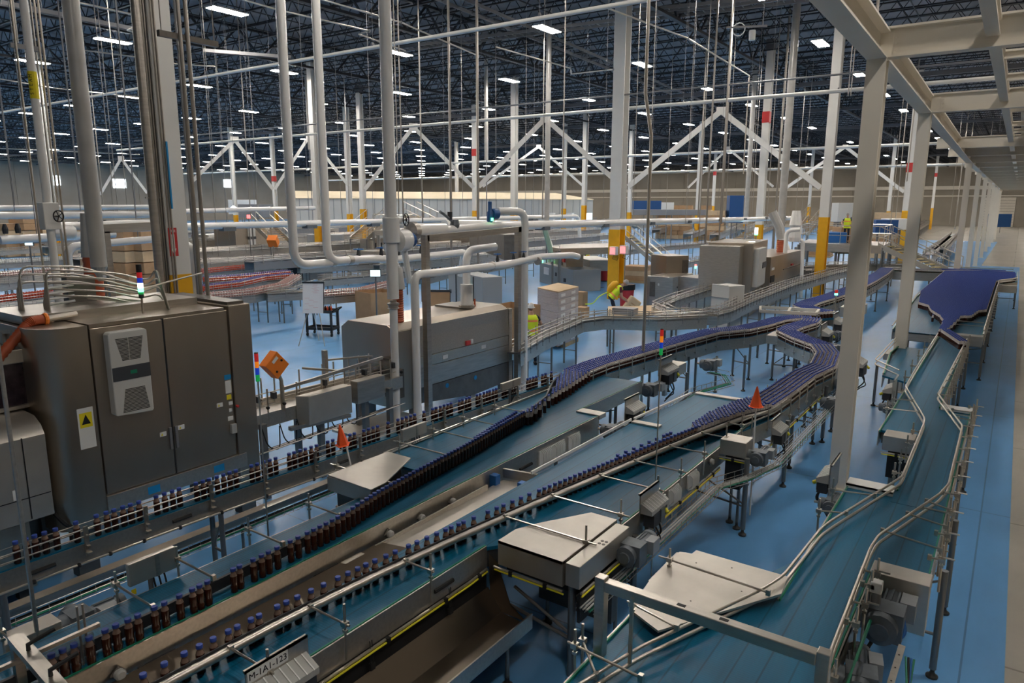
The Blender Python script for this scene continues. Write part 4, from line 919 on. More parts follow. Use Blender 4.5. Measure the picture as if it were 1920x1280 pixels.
# line beside the filling cabinet
gaps0 = [(8, 1018), (55, 1005), (85, 997), (125, 985), (149, 978), (190, 975*0+972), (214, 0), ]
ys = []; y = 1.9; random.seed(3)
pat = [1, 1, 0, 1, 0, 1, 1, 1, 1, 1, 0, 1, 0, 1, 1, 1, 1, 1, 1, 0, 1, 1, 1, 1, 0, 1, 1, 1, 1, 1, 1, 1, 0, 1, 1, 1, 1, 1, 0, 1, 1, 1, 1, 1, 1, 0, 1, 1, 0, 1, 1, 1, 1, 1, 1]
i = 0
while y < 11.3:
    if pat[i % len(pat)]: ys.append(y+random.uniform(-.008, .008))
    y += .085 if pat[(i+1) % len(pat)] else .11
    i += 1
for y in ys:
    if 6.55 < y < 6.62 or 10.3 < y < 10.5: continue
    put('dark bottle with blue cap in the single file past the filling cabinet', 'bottles in the single file lane', along(ROW0, y), y); nb += 1
# diagonal line on the middle table (photo x of each cap, near end measured one by one)
R1 = [(-5.26, 1.2), (-5.26, 2.6), (-5.30, 3.5), (-5.36, 4.5), (-5.51, 5.25), (-5.60, 6.0), (-5.70, 7.0), (-5.84, 8.0), (-6.0, 9.2)]
capx1 = [(92, 1222), (114, 1213), (135, 1203), (163, 1190), (190, 1174), (213, 1167), (235, 1156), (254, 1148), (284, 1133), (304, 1125), (333, 1112), (357, 1100), (372, 1094), (387, 1087), (434, 1063), (446, 1057), (470, 1044), (485, 1036), (497, 1029), (513, 1021), (536, 1008), (551, 1001), (567, 992)]
y1 = [at(x, y, z_).y for x, y in capx1]
y = y1[-1]
while y < 8.7:
    y += .073 if y > 5.0 else .082
    y1.append(y)
for y in y1:
    put('dark bottle with blue cap in the diagonal line across the middle table conveyor', 'bottles in the diagonal line', along(R1, y), y); nb += 1
y = 7.3
while y < 8.7:
    put('dark bottle with blue cap in the diagonal line across the middle table conveyor', 'bottles in the diagonal line', along(R1, y)-.04-.05*(y-7.3), y+.03); nb += 1; y += .074
# line behind the slanting guide
R2 = [(a-.085, b) for a, b in G2]
capx2 = [(268, 1262), (306, 1240), (336, 1216), (366, 1203), (392, 1190), (419, 1175), (438, 1168), (464, 1155), (482, 1149), (518, 1133), (537, 1126), (559, 1117), (583, 1104), (609, 1094), (637, 1082), (658, 1074), (678, 1066), (694, 1059), (710, 1051), (731, 1042), (748, 1034), (773, 1023), (789, 1016), (808, 1008), (827, 1000), (842, 992), (855, 988), (868, 982), (877, 978), (893, 969), (920, 958), (937, 951), (951, 946), (965, 938), (980, 931), (994, 924), (1010, 916)]
y2 = [at(x, y, z_).y for x, y in capx2]; y = y2[-1]
while y < 9.6: y += .088; y2.append(y)
for y in y2:
    put('dark bottle with blue cap in the line behind the slanting guide tube', 'bottles behind the slanting guide', along(R2, y), y); nb += 1
y = 7.8
while y < 9.8 and nb < 270:
    put('dark bottle with blue cap in the line behind the slanting guide tube', 'bottles behind the slanting guide', along(R2, y)-.06-.03*(y-7.8), y+.04); nb += 1; y += .09 if y > 8.8 else .18
# packed streams: too many to stand alone
pm = MB(); pts = []
def fill_path(P, w, z=ZB, s=.0665):
    Pv = [Vector((p[0], p[1])) for p in P]; n = int(w/s)+0
    # rows follow the centre line
    a = []; L_ = 0; step = s*1.0
    for k in range(n+1):
        d = -w/2+w*(k/n) if n else 0; Q = off(P, d); pos = (0.5*s if k % 2 else 0)
        segs = [(Q[i], Q[i+1], (Q[i+1]-Q[i]).length) for i in range(len(Q)-1)]; acc = 0
        for p, q, l in segs:
            while pos < acc+l:
                c = p+(q-p)*((pos-acc)/l); pts.append((c.x+random.uniform(-.004, .004), c.y+random.uniform(-.004, .004))); pos += step
            acc += l
random.seed(11)
HEXQ = []
fill_path(P1[2:], .40, s=.067); fill_path([P2[0]]+P2[1:-1], .40, s=.067); fill_path([P2[-2], P2[-2]], .2) if False else None
fill_path(P3, .54); fill_path([(-5.4, 41.35), (-4, 41.3), (-3, 41.7), (-2, 42.7), (-.3, 42.85)], .42)
def inside(x, y, P):
    c = False; j = len(P)-1
    for i in range(len(P)):
        if (P[i][1] > y) != (P[j][1] > y) and x < (P[j][0]-P[i][0])*(y-P[i][1])/(P[j][1]-P[i][1])+P[i][0]: c = not c
        j = i
    return c
TBL = [(-2.44, 27.0), (-2.74, 30.5), (-2.74, 41.0), (-1.2, 42.3), (.1, 42.2), (.12, 39.2), (-.1, 38.0), (-.56, 36.9), (-.56, 26.3), (-.75, 25.9), (-.85, 24.6), (-1.10, 24.3), (-1.18, 22.4), (-1.25, 21.4), (-1.40, 21.4), (-1.45, 23.2), (-1.62, 24.2), (-1.95, 25.3), (-2.1, 26.4)]
def fill_poly(P):
    y = min(p[1] for p in P); r = 0
    while y < max(p[1] for p in P):
        x = -8+(.033 if r % 2 else 0)
        while x < 1:
            if inside(x, y, P): pts.append((x+random.uniform(-.004, .004), y+random.uniform(-.004, .004)))
            x += .0668
        y += .058; r += 1
rb = [at(x, y_, z_) for x, y_ in ((985, 768), (1034, 738), (1060, 723), (1085, 707), (1108, 692))]
fill_poly([(p[0]+.045, p[1]) for p in [(-5.86, 8.72), (-6.04, 9.4), (-6.34, 10.15), (-6.77, 11.05), (-6.97, 11.62)]]+[(-6.5, 11.75)]+[(p.x, p.y) for p in rb[::-1]])
lb = [at(x, y_, z_) for x, y_ in ((1300, 790), (1335, 768), (1372, 752), (1402, 742))]
fill_poly([(along(R2, y_)+.03, y_) for y_ in (9.5, 9.9, 10.3, 10.7, 11.1, 11.5)]+[(p.x, p.y) for p in lb[::-1]])
y = 21.4; r = 0
while y < 42.5:
    x = -2.8+(.033 if r % 2 else 0)
    while x < .2:
        if inside(x, y, TBL): pts.append((x+random.uniform(-.003, .003), y))
        x += .0668
    y += .058; r += 1
for k in range(3):
    for i in range(27): pts.append((-1.33+.13*k*.5+.0185*i, 21.3-.062*i+.02*k))
pts += [(-1.78, 24.0), (-1.5, 24.2)]
for x, y in pts: bottle_mesh(pm, x, y, ZB, simple=True)
po = pm.build('packed_bottles', (M['amber'], M['cap'], M['shoulder']), None); tag(po, 'dense streams of blue-capped dark bottles packed on the curved beds and the far table', 'bottles', None, 'stuff')
# ================================================================ FILLING CABINET (left)
FX = -8.83
fc = thing('filling_cabinet', 'tall brushed stainless filling cabinet with a cooling unit on its door', 'machine', (-9.7, 4.7, 0))
MB().box(-10.5, FX-.03, 3.86, 5.72, .95, 3.06).build('body', M['steel_cab'], fc)
MB().box(FX-.03, FX, 3.86, 4.74, .97, 3.05).build('door', M['steel_cab'], fc, bevel=.008)
MB().box(FX-.03, FX, 4.76, 5.66, .97, 3.06).build('door', M['steel_cab'], fc, bevel=.008)
MB().box(FX-.032, FX-.002, 4.738, 4.762, .97, 3.06).build('door_gap', M['black'], fc)
MB().box(-10.5, FX, 3.86, 5.62, 3.06, 3.10).build('top', M['steel_cab'], fc)
m = MB(); arcp = [(FX, 3.84), (FX, 3.60), (FX-.05, 3.48), (FX-.16, 3.37), (FX-.32, 3.32), (-10.4, 3.32), (-10.4, 3.84)]; m.prism(arcp, .62, 3.09); m.build('curved_corner', M['steel_cab'], fc, smooth=50)
MB().box(FX-.02, FX+.03, 3.84, 5.80, .76, .96).build('base_strip', M['steel_h'], fc, bevel=.004)
MB().box(-10.5, FX+.02, 5.68, 6.02, .55, 3.12).build('end_post', M['steel_cab'], fc, bevel=.01)
MB().box(-10.45, -8.9, 5.72, 5.98, 3.10, 3.16).build('post_cap', M['steel_dark'], fc)
MB().box(-10.45, FX-.6, 3.4, 5.6, 3.10, 3.20).build('roof_curb', M['steel'], fc)
for x, y in ((-9.0, 3.6), (-9.0, 5.85), (-10.2, 3.6), (-10.2, 5.85)): MB().box(x-.09, x+.09, y-.12, y+.12, 0, .8).build('pedestal_leg', M['steel_dark'], fc)
a = atX(203, 620, -8.70); b = atX(289, 778, -8.70)
ac = MB(); y0, y1, z0, z1 = 4.00, 4.47, 1.93, 2.99; ac.sect([(y0+.02, z0+.03), (y1-.02, z0), (y1, z0+.02), (y1, z1-.02), (y1-.03, z1), (y0+.03, z1), (y0, z1-.03), (y0, z0+.05)], (FX, 0, 0), (FX+.13, 0, 0), (0, 1, 0), (0, 0, 1)); aco = ac.build('cooling_unit', M['acgrey'], fc, bevel=.012)
g = MB()
for i in range(17):
    z = 2.90-.0165*i; k = i/16; g.box(FX+.129, FX+.134, y0+.08+.06*k, y0+.225-.0, z-.004, z+.004); g.box(FX+.129, FX+.134, y0+.235, y1-.06-.05*k, z-.004, z+.004)
g.build('upper_grille', M['black'], aco)
g = MB()
for i in range(17):
    z = 2.27-.0175*i; k = 1-i/16; g.box(FX+.129, FX+.134, y0+.09+.05*k, y1-.05-.04*k, z-.004, z+.004)
g.build('lower_grille', M['black'], aco)
MB().box(FX+.128, FX+.136, y0+.01, y1-.003, 2.39, 2.56).build('dark_band', M['acdark'], aco)
MB().box(FX+.136, FX+.139, y0+.22, y0+.30, 2.455, 2.50).build('display', M['belt_green'], aco)
for y in (4.71, 4.79):
    h = MB(); h.box(FX, FX+.03, y-.018, y+.018, 1.32, 1.62); h.build('door_handle', M['galv'], fc, bevel=.006)
def sticker(par, Y, Z, w, h, mt='sheet', X=FX+.002, name='sticker'):
    return MB().box(X-.003, X+.002, Y-w/2, Y+w/2, Z-h/2, Z+h/2).build(name, M[mt], par)
for Y, Z in ((4.62, 1.55), (4.87, 1.58), (5.45, 1.75)):
    s_ = sticker(fc, Y, Z, .09, .06); mm = MB(); mm.add([(FX+.0055, Y-.03, Z-.018), (FX+.0055, Y, Z-.018), (FX+.0055, Y-.015, Z+.018)], [(0, 1, 2)]); mm.build('warning_mark', M['labelyellow'], s_)
sticker(fc, 5.60, 2.12, .10, .07, 'bluelabel'); sticker(fc, 5.60, 1.98, .09, .18); sticker(fc, 5.60, 1.83, .07, .07, 'labelyellow'); sticker(fc, 5.62, 1.74, .06, .05); sticker(fc, 5.61, 1.64, .05, .05); sticker(fc, 5.60, 1.52, .08, .06)
MB().box(FX, FX+.05, 5.58, 5.66, 1.30, 1.44).build('isolator_switch', M['grey'], fc, bevel=.006)
MB().lathe([(.018, 0), (.022, .03), (.015, .05)], (FX+.01, 5.70, 1.68), 12, (1, 0, 0)).build('red_key', M['red'], fc)
sticker(fc, 4.42, .86, .16, .10, 'bluelabel', FX+.031); sticker(fc, 5.35, .86, .16, .10, 'bluelabel', FX+.031)
w_ = MB().box(FX-.012, FX+.003, 3.62, 3.80, 1.62, 2.12).build('warning_notice', M['sheet'], fc)
w_.location.x += 0
MB().box(FX+.003, FX+.005, 3.64, 3.78, 1.88, 2.06).build('yellow_field', M['labelyellow'], w_)
mm = MB(); mm.add([(FX+.0065, 3.66, 1.92), (FX+.0065, 3.76, 1.92), (FX+.0065, 3.71, 2.04)], [(0, 1, 2)]); mm.build('triangle', M['black'], w_)
# glazed guard at the far left of the cabinet
gd = thing('glazed_guard', 'clear glazed guard door with grey frame left of the filling cabinet', 'guard', (-9.9, 3.4, 0))
for a, b in (((-9.75, 3.30, 1.75), (-9.75, 3.30, 3.0)), ((-9.35, 3.42, 1.75), (-9.35, 3.42, 3.05)), ((-9.75, 3.30, 3.0), (-9.35, 3.42, 3.05)), ((-9.75, 3.30, 1.75), (-9.35, 3.42, 1.75))): MB().bar(a, b, .05).build('frame_bar', M['panelgrey'], gd)
m = MB(); m.add([(-9.75, 3.30, 1.78), (-9.35, 3.42, 1.78), (-9.35, 3.42, 3.02), (-9.75, 3.30, 2.98)], [(0, 1, 2, 3)]); m.build('glass', M['glass'], gd)
MB().tube([(-9.75+.04*math.cos(i*.9)-.0, 3.6+.03*math.sin(i*.9), 1.9+i*.022) for i in range(40)], .008, 5).build('coiled_hose', M['bluebright'], gd)
MB().lathe([(.18, 0), (.2, .05), (.2, .18), (.15, .22)], (-9.9, 3.62, 1.95), 18).build('rotary_drum', M['rubberorange'], gd)
MB().box(-9.8, -9.3, 3.28, 3.44, 0, 1.76).build('base', M['steel_dark'], gd)
# lower left module
md = thing('rinser_module', 'low steel housing with a curved top and seamed front at the left edge', 'machine', (-9.2, 2.6, 0))
m = MB(); m.sect([(-9.9, .95), (-8.83, .95), (-8.83, 1.92), (-8.90, 2.02), (-9.05, 2.10), (-9.9, 2.14)], (0, 1.5, 0), (0, 3.26, 0), (1, 0, 0), (0, 0, 1)); m.build('housing', M['steel_box'], md, smooth=30)
MB().box(-8.832, -8.826, 3.02, 3.032, .97, 1.93).build('seam', M['black'], md); MB().box(-8.832, -8.826, 1.5, 3.25, 1.22, 1.23).build('seam', M['black'], md)
MB().box(-9.9, -8.85, 1.5, 3.0, .15, .94).build('lower_housing', M['steel_cab'], md)
for x, y in ((-9.0, 1.8), (-9.0, 2.9), (-9.7, 2.9)): MB().box(x-.06, x+.06, y-.06, y+.06, 0, .16).build('foot', M['iron'], md)
sticker(md, 2.9, 1.30, .06, .12, 'sheet', -8.826)
MB().tube(arc([(-8.95, 3.3, .9), (-8.9, 3.4, .7), (-8.95, 3.6, .62), (-9.0, 3.5, .8), (-8.93, 3.45, .5), (-9.1, 3.4, .2)], .2), .02, 6).build('hose', M['black'], md)
uw = thing('inspection_window', 'dark glazed inspection window in a steel frame on the left edge', 'machine', (-9.5, 3.1, 0))
MB().box(-9.9, -9.32, 2.2, 3.40, 2.14, 2.18).build('sill', M['steel'], uw); MB().box(-9.9, -9.32, 2.2, 3.42, 2.68, 2.84).build('hood', M['steel_box'], uw, bevel=.01)
MB().box(-9.9, -9.36, 2.2, 3.36, 2.18, 2.68).build('dark_glass', mat('smoked_glass', (.03, .02, .025), .08, noise=.6, nscale=12), uw)
MB().box(-9.36, -9.32, 3.34, 3.42, 2.18, 2.68).build('jamb', M['steel'], uw); MB().box(-9.85, -9.4, 2.2, 3.3, 0, 2.14).build('base', M['steel_dark'], uw)
# orange flexible duct
P = [atX(x, y, -9.35) for x, y in ((-60, 730), (-20, 690), (20, 645), (48, 612), (62, 602), (85, 598))]
t = thing('flexible_duct', 'ribbed orange flexible duct bending over the left machine', 'duct', tuple(P[3]))
pts_ = []
for i in range(61):
    u = i/60*(len(P)-1); k = min(int(u), len(P)-2); f_ = u-k
    p0, p1, p2, p3 = P[max(k-1, 0)], P[k], P[k+1], P[min(k+2, len(P)-1)]
    pts_.append(.5*((2*p1)+(p2-p0)*f_+(2*p0-5*p1+4*p2-p3)*f_*f_+(3*p1-p0-3*p2+p3)*f_**3))
MB().tube(pts_, .06, 12, rs=[.062 if i % 2 else .054 for i in range(61)]).build('duct', M['rubberorange'], t, smooth=70)
MB().tube([P[-1], P[-1]+V(.0, .35, .02)], .035, 10).build('pipe_stub', M['rail'], t); MB().lathe([(.07, -.02), (.075, 0), (.07, .02)], P[-1], 12, (0, 1, 0)).build('clamp', M['orange'], t)
MB().tube([P[-1]+V(-.1, .1, -.02), P[-1]+V(-.1, .1, -1.2)], .03, 8).build('support', M['rail'], t)
# beacon on the cabinet
def beacon(loc, r, segs, label, pole=None, polemat='rail'):
    """segs: list of (material, height) from the bottom"""
    t = thing('signal_beacon', label, 'signal light', loc); x, y, z = loc
    if pole: MB().tube([(x, y, pole), (x, y, z)], r*.42, 8).build('pole', M[polemat], t)
    h = z
    for mt, dh in segs:
        MB().lathe([(r, 0), (r, dh*.9), (r*.93, dh)], (x, y, h), 16).build('lens' if mt[:2] == 'l_' else 'cap', M[mt], t, smooth=40); h += dh
    return t
beacon((-9.2, 4.70, 3.30), .033, [('dark', .05), ('l_grn', .03), ('l_grnon', .055), ('l_wht', .06), ('l_blu', .07), ('l_red', .07), ('black', .10)], 'beacon with white and green lamps lit on top of the filling cabinet', 3.1)
beacon((-6.3, 4.34, 2.69), .021, [('l_grn', .07), ('l_blu', .075), ('l_org', .065), ('l_red', .085), ('black', .01)], 'four colour beacon on a tall pole right of the filling cabinet', .001)
pz = atY(1240, 665, 7.6); 
beacon((-3.24, 7.6, 2.79), .020, [('l_grn', .08), ('l_blu', .07), ('l_org', .075), ('l_red', .075), ('black', .01)], 'four colour beacon on a tall pole over the front table conveyor', .001)
# steel bends on the cabinet roof
t = thing('pipe_rack', 'bundle of bent stainless pipes running over the filling cabinet', 'pipes', (-9.6, 4.2, 3.1))
for i in range(5):
    X = -9.55-.085*i; h = 3.62-.085*i
    MB().tube(arc([(X, 3.75+.02*i, 3.1), (X, 3.75+.02*i, h+.10), (X+.1, 4.55, h), (X+.2, 4.90, h-.12), (X+.25, 4.98+.05*i, h+.05-.04*i), (X+.3, 5.08+.04*i, 3.1)], .12), .013, 8).build('bent_pipe', M['tube'], t, smooth=60)
for i in range(3):
    MB().tube(arc([(-9.9-.06*i, 3.6, 3.1), (-9.9-.06*i, 3.6, 3.75-.1*i), (-9.9-.06*i, 4.3, 3.70-.1*i), (-9.75, 5.0, 3.40-.06*i)], .15), .013, 8).build('bent_pipe', M['tube'], t, smooth=60)
MB().tube([(-9.2, 4.72, 3.42), (-9.3, 5.62, 3.55)], .012, 8).build('cross_pipe', M['rail'], t)
for i in range(5): MB().tube([(-10.1, 3.95, 3.15+.07*i), (-10.1, 4.28, 3.17+.07*i)], .016, 8).build('tie_rod', M['sheet'], t)
MB().box(-10.35, -10.2, 4.25, 4.6, 3.10, 3.55).build('valve_block', M['steel_dark'], t)
MB().bar((-9.9, 4.35, 3.30), (-9.7, 5.05, 3.16), .10, .05).build('cover_strip', M['steel'], t)
# ================================================================ INFEED BETWEEN CABINET AND OVEN
inf = thing('infeed_conveyor', 'cluttered steel infeed conveyor between the filling cabinet and the oven', 'conveyor', (-9.4, 7.6, 0))
MB().box(-9.75, -9.15, 6.1, 9.4, 1.25, 1.29).build('bed', M['steel'], inf); MB().box(-9.18, -9.14, 6.1, 9.4, 1.12, 1.34).build('side_plate', M['steel_h'], inf); MB().box(-9.78, -9.74, 6.1, 9.4, 1.12, 1.40).build('side_plate', M['steel_h'], inf)
m = MB(); m.prism([(-9.13, 6.95), (-8.93, 7.05), (-8.93, 7.95), (-9.13, 7.95)], 1.02, 1.50); m.build('box_cover', M['steel_box'], inf, bevel=.01)
MB().box(-9.13, -8.95, 8.1, 8.75, 1.12, 1.52).build('box_cover', M['steel'], inf, bevel=.01)
MB().bar((-9.05, 6.75, 1.02), (-8.95, 7.9, .98), .08, .06).build('lower_beam', M['steel'], inf)
for y in (6.2, 6.45, 6.75, 7.0, 7.5, 8.0, 8.25, 8.6, 8.85, 9.1):
    MB().tube([(-9.15, y, 1.2), (-9.15, y, 1.72)], .014, 8).build('rail_post', M['rail'], inf); MB().tube([(-9.72, y, 1.3), (-9.72, y, 1.75)], .014, 8).build('rail_post', M['rail'], inf)
for z in (1.44, 1.52): MB().tube([(-9.2, 6.15, z), (-9.2, 9.3, z)], .009, 8).build('guide_rail', M['rail'], inf); MB().tube([(-9.6, 6.15, z), (-9.6, 9.3, z)], .009, 8).build('guide_rail', M['rail'], inf)
MB().bar((-9.15, 6.75, 1.66), (-9.15, 8.9, 1.78), .04, .05).build('top_bar', M['steel_h'], inf); MB().bar((-9.75, 7.6, 1.75), (-9.15, 8.0, 1.70), .035).build('cross_bar', M['steel_h'], inf); MB().bar((-9.75, 8.1, 1.8), (-9.4, 8.9, 1.78), .03).build('cross_bar', M['steel_h'], inf)
MB().box(-9.78, -9.70, 8.05, 8.12, 1.3, 1.98).build('post', M['steel_h'], inf)
for y, k in ((6.3, 0), (6.6, 1), (7.6, 2), (8.5, 3), (9.2, 4)):
    MB().cbox((-9.2, y, 1.58), (.10, .05, .10)).build('adjuster', M['dark'], inf); MB().lathe([(.02, 0), (.028, .03), (.02, .05)], (-9.08, y+.08, 1.45), 10, (1, 0, 0)).build('knob', M['black'], inf)
for i in range(6):
    y = 6.25+.32*i; MB().tube(arc([(-9.05, y, 1.15), (-9.0, y+.05, .85), (-9.05, y+.3, .72), (-9.1, y+.35, 1.1)], .15), .010, 6).build('cable', M['black'], inf)
for i in range(4): MB().tube([(-9.0-.1*i, 6.1, .78-.03*i), (-9.0-.1*i, 9.3, .86-.03*i)], .012, 6).build('conduit', M['dark'] if i % 2 else M['tube'], inf)
for x, y in ((-9.1, 6.3), (-9.1, 7.4), (-9.7, 7.4), (-9.1, 8.4), (-9.1, 9.0), (-9.7, 6.3), (-9.7, 8.8)): MB().box(x-.045, x+.045, y-.045, y+.045, 0, 1.2).build('leg', M['leg'], inf)
m = MB(); m.tube([(-9.15, 6.72, 1.3), (-9.15, 6.72, 1.80), (-9.15, 6.66, 1.94)], .03, 8); m.build('bracket_post', M['steel_h'], inf)
ob = thing('operator_box', 'tilted orange operator box on a bent steel arm', 'control box', (-9.15, 6.5, 1.9))
R = Matrix.Translation((-9.15, 6.64, 2.06)) @ Matrix.Rotation(math.radians(42), 4, 'X')
MB().box(-.13, .04, -.15, .15, -.16, .16, R).build('box', M['orange'], ob, bevel=.008)
MB().box(.04, .046, -.03, .09, .07, .12, R).build('label', M['sheet'], ob); 
for a_, b_ in ((-.08, -.06), (.1, .0)): m = MB(); m.lathe([(.018, 0), (.018, .012)], (.04, a_, b_), 10, (1, 0, 0)); m.v = [tuple(R @ Vector(v)) for v in m.v]; m.build('button', M['black'], ob)
fb = thing('juice_bottle', 'dark red bottle lying on its side on the infeed conveyor', 'bottle', (-9.5, 8.0, 1.33))
MB().lathe([(.028, -.12), (.033, -.11), (.033, .03), (.018, .08), (.018, .1)], (-9.5, 8.0, 1.325), 12, (0, 1, .05)).build('body', M['amber'], fb, smooth=50)
pan = thing('drip_pan', 'shallow drip pan on short legs under the oven inlet', 'pan', (-9.3, 8.7, 0))
MB().box(-9.9, -8.95, 8.3, 9.9, .40, .44).build('pan', M['steel_box'], pan); legs(pan, [(-9.0, 8.4), (-9.0, 9.8), (-9.8, 8.4)], .40, .02)
# ================================================================ SHRINK OVEN
ov = thing('shrink_oven', 'long stainless heat tunnel standing on grey legs behind the single file lane', 'machine', (-10.1, 11.3, 0))
m = MB(); m.sect([(-10.9, .62), (-9.42, .62), (-9.42, 2.14), (-9.62, 2.24), (-10.7, 2.24), (-10.9, 2.1)], (0, 9.5, 0), (0, 13.2, 0), (1, 0, 0), (0, 0, 1)); m.build('tunnel_body', M['steel_cab'], ov, bevel=.008)
m = MB(); m.sect([(-9.415, 2.16), (-9.38, 2.16), (-9.38, 1.92), (-9.36, 1.55), (-9.38, 1.54), (-9.415, 1.54)], (0, 9.95, 0), (0, 13.15, 0), (1, 0, 0), (0, 0, 1)); m.build('upper_flap', M['steel_h'], ov)
MB().box(-9.415, -9.375, 9.95, 13.15, 1.32, 1.53).build('middle_panel', M['steel_h'], ov, bevel=.006); MB().box(-9.415, -9.37, 9.95, 13.15, .92, 1.31).build('lower_panel', M['steel'], ov, bevel=.006)
MB().box(-9.42, -9.39, 9.5, 9.93, .55, 2.13).build('end_panel', M['steel_cab'], ov); MB().box(-9.42, -9.36, 13.15, 13.27, .3, 2.15).build('end_post', M['steel'], ov)
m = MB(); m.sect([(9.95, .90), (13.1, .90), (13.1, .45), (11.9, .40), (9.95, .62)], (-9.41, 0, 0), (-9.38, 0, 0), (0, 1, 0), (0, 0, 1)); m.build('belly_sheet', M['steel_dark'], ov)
MB().cbox((-9.35, 11.62, 1.60), (.05, .14, .10)).build('red_handle', M['red'], ov, bevel=.01); MB().box(-9.37, -9.33, 11.72, 11.78, 1.57, 1.66).build('latch', M['sheet'], ov)
for y, z in ((10.9, 1.42), (12.2, 1.42)): sticker(ov, y, z, .16, .08, 'sheet', -9.37)
for y, z in ((10.95, .80), (11.9, .78)): MB().lathe([(.05, 0), (.05, .01)], (-9.38, y, z), 12, (1, 0, 0)).build('blue_tag', M['bluelabel'], ov)
for x, y in ((-9.5, 10.1), (-9.5, 11.9), (-9.5, 13.1), (-10.8, 10.1), (-10.8, 13.1)): MB().box(x-.08, x+.08, y-.10, y+.10, 0, .65).build('leg', M['panelgrey'], ov)
MB().cbox((-9.5, 9.42, 1.55), (.3, .16, .18)).build('inlet_motor', M['steel_dark'], ov); MB().box(-9.7, -9.2, 9.32, 9.5, .9, 1.45).build('inlet_hood', M['steel_dark'], ov)
MB().box(-9.98, -9.3, 9.05, 9.32, 1.35, 1.60).build('clear_guard', M['glass'], ov)
MB().tube([(-9.85, 12.5, 2.24), (-9.85, 12.5, 2.42)], .02, 8).build('stub', M['rubberorange'], ov)
MB().box(-10.6, -9.9, 12.0, 12.6, 2.24, 2.28).build('flange', M['steel'], ov)
# bellows and steam lines
bl = thing('bellows_duct', 'rust red ribbed bellows rising from the oven roof', 'duct', (-9.75, 9.95, 2.24))
MB().lathe([(.115 if i % 2 else .102, .022*i) for i in range(30)], (-9.75, 9.95, 2.24), 20).build('bellows', M['rubberorange'], bl, smooth=60)
MB().lathe([(.15, 0), (.14, .1), (.11, .35), (.09, .42)], (-9.75, 9.95, 2.89), 20).build('collar', M['greypipe'], bl, smooth=50)
MB().tube([(-9.75, 9.95, 3.3), (-9.95, 9.85, 3.75)], .07, 12).build('inlet_stub', M['insul'], bl)
def pipe(name, pts, r, mt, lab, bend=.3, n=16, group=None):
    t = thing('insulated_pipe', lab, 'pipe', tuple(pts[0]), group); P = arc(pts, bend, 6) if len(pts) > 2 else [Vector(p) for p in pts]
    MB().tube(P, r, n).build('pipe', M[mt], t, smooth=60); return t
RX = -9.25; RY = atX(733, 413, RX).y
t = pipe('', [V(RX, RY, 15.2), V(RX, RY, 2.80)], .108, 'insul', 'thickest white insulated riser dropping to the left end of the oven')
MB().lathe([(.13, 0), (.155, .01), (.155, .44), (.13, .45)], (RX, RY, 3.82), 20).build('valve_jacket', M['insul'], t, smooth=40)
def handwheel(par, c, r, ax, mt='black'):
    a = Vector(ax).normalized(); u = a.cross(Vector((0, 0, 1)) if abs(a.z) < .9 else Vector((1, 0, 0))).normalized(); v = a.cross(u); c = Vector(c); m = MB()
    m.tube([c+(u*math.cos(2*PI*i/20)+v*math.sin(2*PI*i/20))*r for i in range(21)], r*.11, 6)
    for i in range(5): m.tube([c, c+(u*math.cos(2*PI*i/5)+v*math.sin(2*PI*i/5))*r], r*.08, 5)
    m.tube([c-a*r*.9, c+a*r*.25], r*.12, 8); m.build('handwheel', M[mt], par, smooth=60)
q = atX(757, 412, RX); handwheel(t, (RX+.05, RY+.34, q.z), .11, (1, .3, 0)); MB().lathe([(.06, 0), (.07, .06), (.05, .14)], (RX, RY+.16, q.z), 12, (0, 1, 0)).build('valve_neck', M['sheet'], t)
MB().lathe([(.11, 0), (.09, .02), (.09, .05), (.11, .07), (.11, .10), (.06, .12), (.06, .15)], (RX, RY, 2.62), 16).build('steel_flange', M['steel'], t, smooth=40)
t = pipe('', [V(RX, RY, 2.7), V(RX, RY, 0)], .075, 'insul', 'slimmer white pipe below the flange of the thick riser')
MB().lathe([(.1, 0), (.09, .02)], (RX, RY, .0), 12).build('floor_ring', M['steel'], t)
# side ball and blue valve
t = thing('insulated_pipe', 'bulging white valve jacket with a blue flange beside the thick riser', 'pipe', (RX, RY+.3, 3.6))
q1 = atX(765, 450, RX)
MB().lathe([(.10, 0), (.20, .05), (.21, .18), (.19, .30)], (RX, RY+.10, q1.z), 18, (0, 1, .03)).build('jacket', M['insul'], t, smooth=50)
MB().lathe([(.13, 0), (.13, .12), (.10, .13)], (RX, RY+.42, q1.z), 16, (0, 1, 0)).build('blue_flange', M['blue'], t)
MB().tube([(RX, RY+.3, q1.z-.05), (RX-.1, RY+.55, 3.05)], .06, 10).build('lower_branch', M['insul'], t)
# pipe train along the top of the steel frame
zt = atX(870, 440, -9.35).z
t = thing('valve_train', 'white jacketed valve train with dark valves above the steel frame', 'pipe', (-9.35, 11, zt))
MB().tube([(-9.45, 10.2, 4.02), (-9.45, 11.0, 4.02)], .13, 16).build('jacket', M['insul'], t, smooth=50); MB().tube([(-9.45, 11.0, 4.0), (-9.45, 12.9, 4.06)], .085, 16).build('pipe', M['insul'], t, smooth=50)
MB().lathe([(.10, 0), (.18, .05), (.18, .18), (.12, .22)], (-9.45, 9.98, 4.0), 16, (0, 1, 0)).build('strainer', M['steel'], t, smooth=40)
MB().lathe([(.08, -.1), (.1, 0), (.08, .1)], (-9.45, 11.35, 4.1), 12).build('valve', M['motor'], t); MB().tube([(-9.45, 11.35, 4.12), (-9.45, 11.0, 4.32), (-9.45, 10.9, 4.36)], .03, 8).build('actuator_arm', M['motor'], t); MB().lathe([(.05, 0), (.05, .16)], (-9.45, 11.2, 4.2), 10).build('actuator', M['dark'], t)
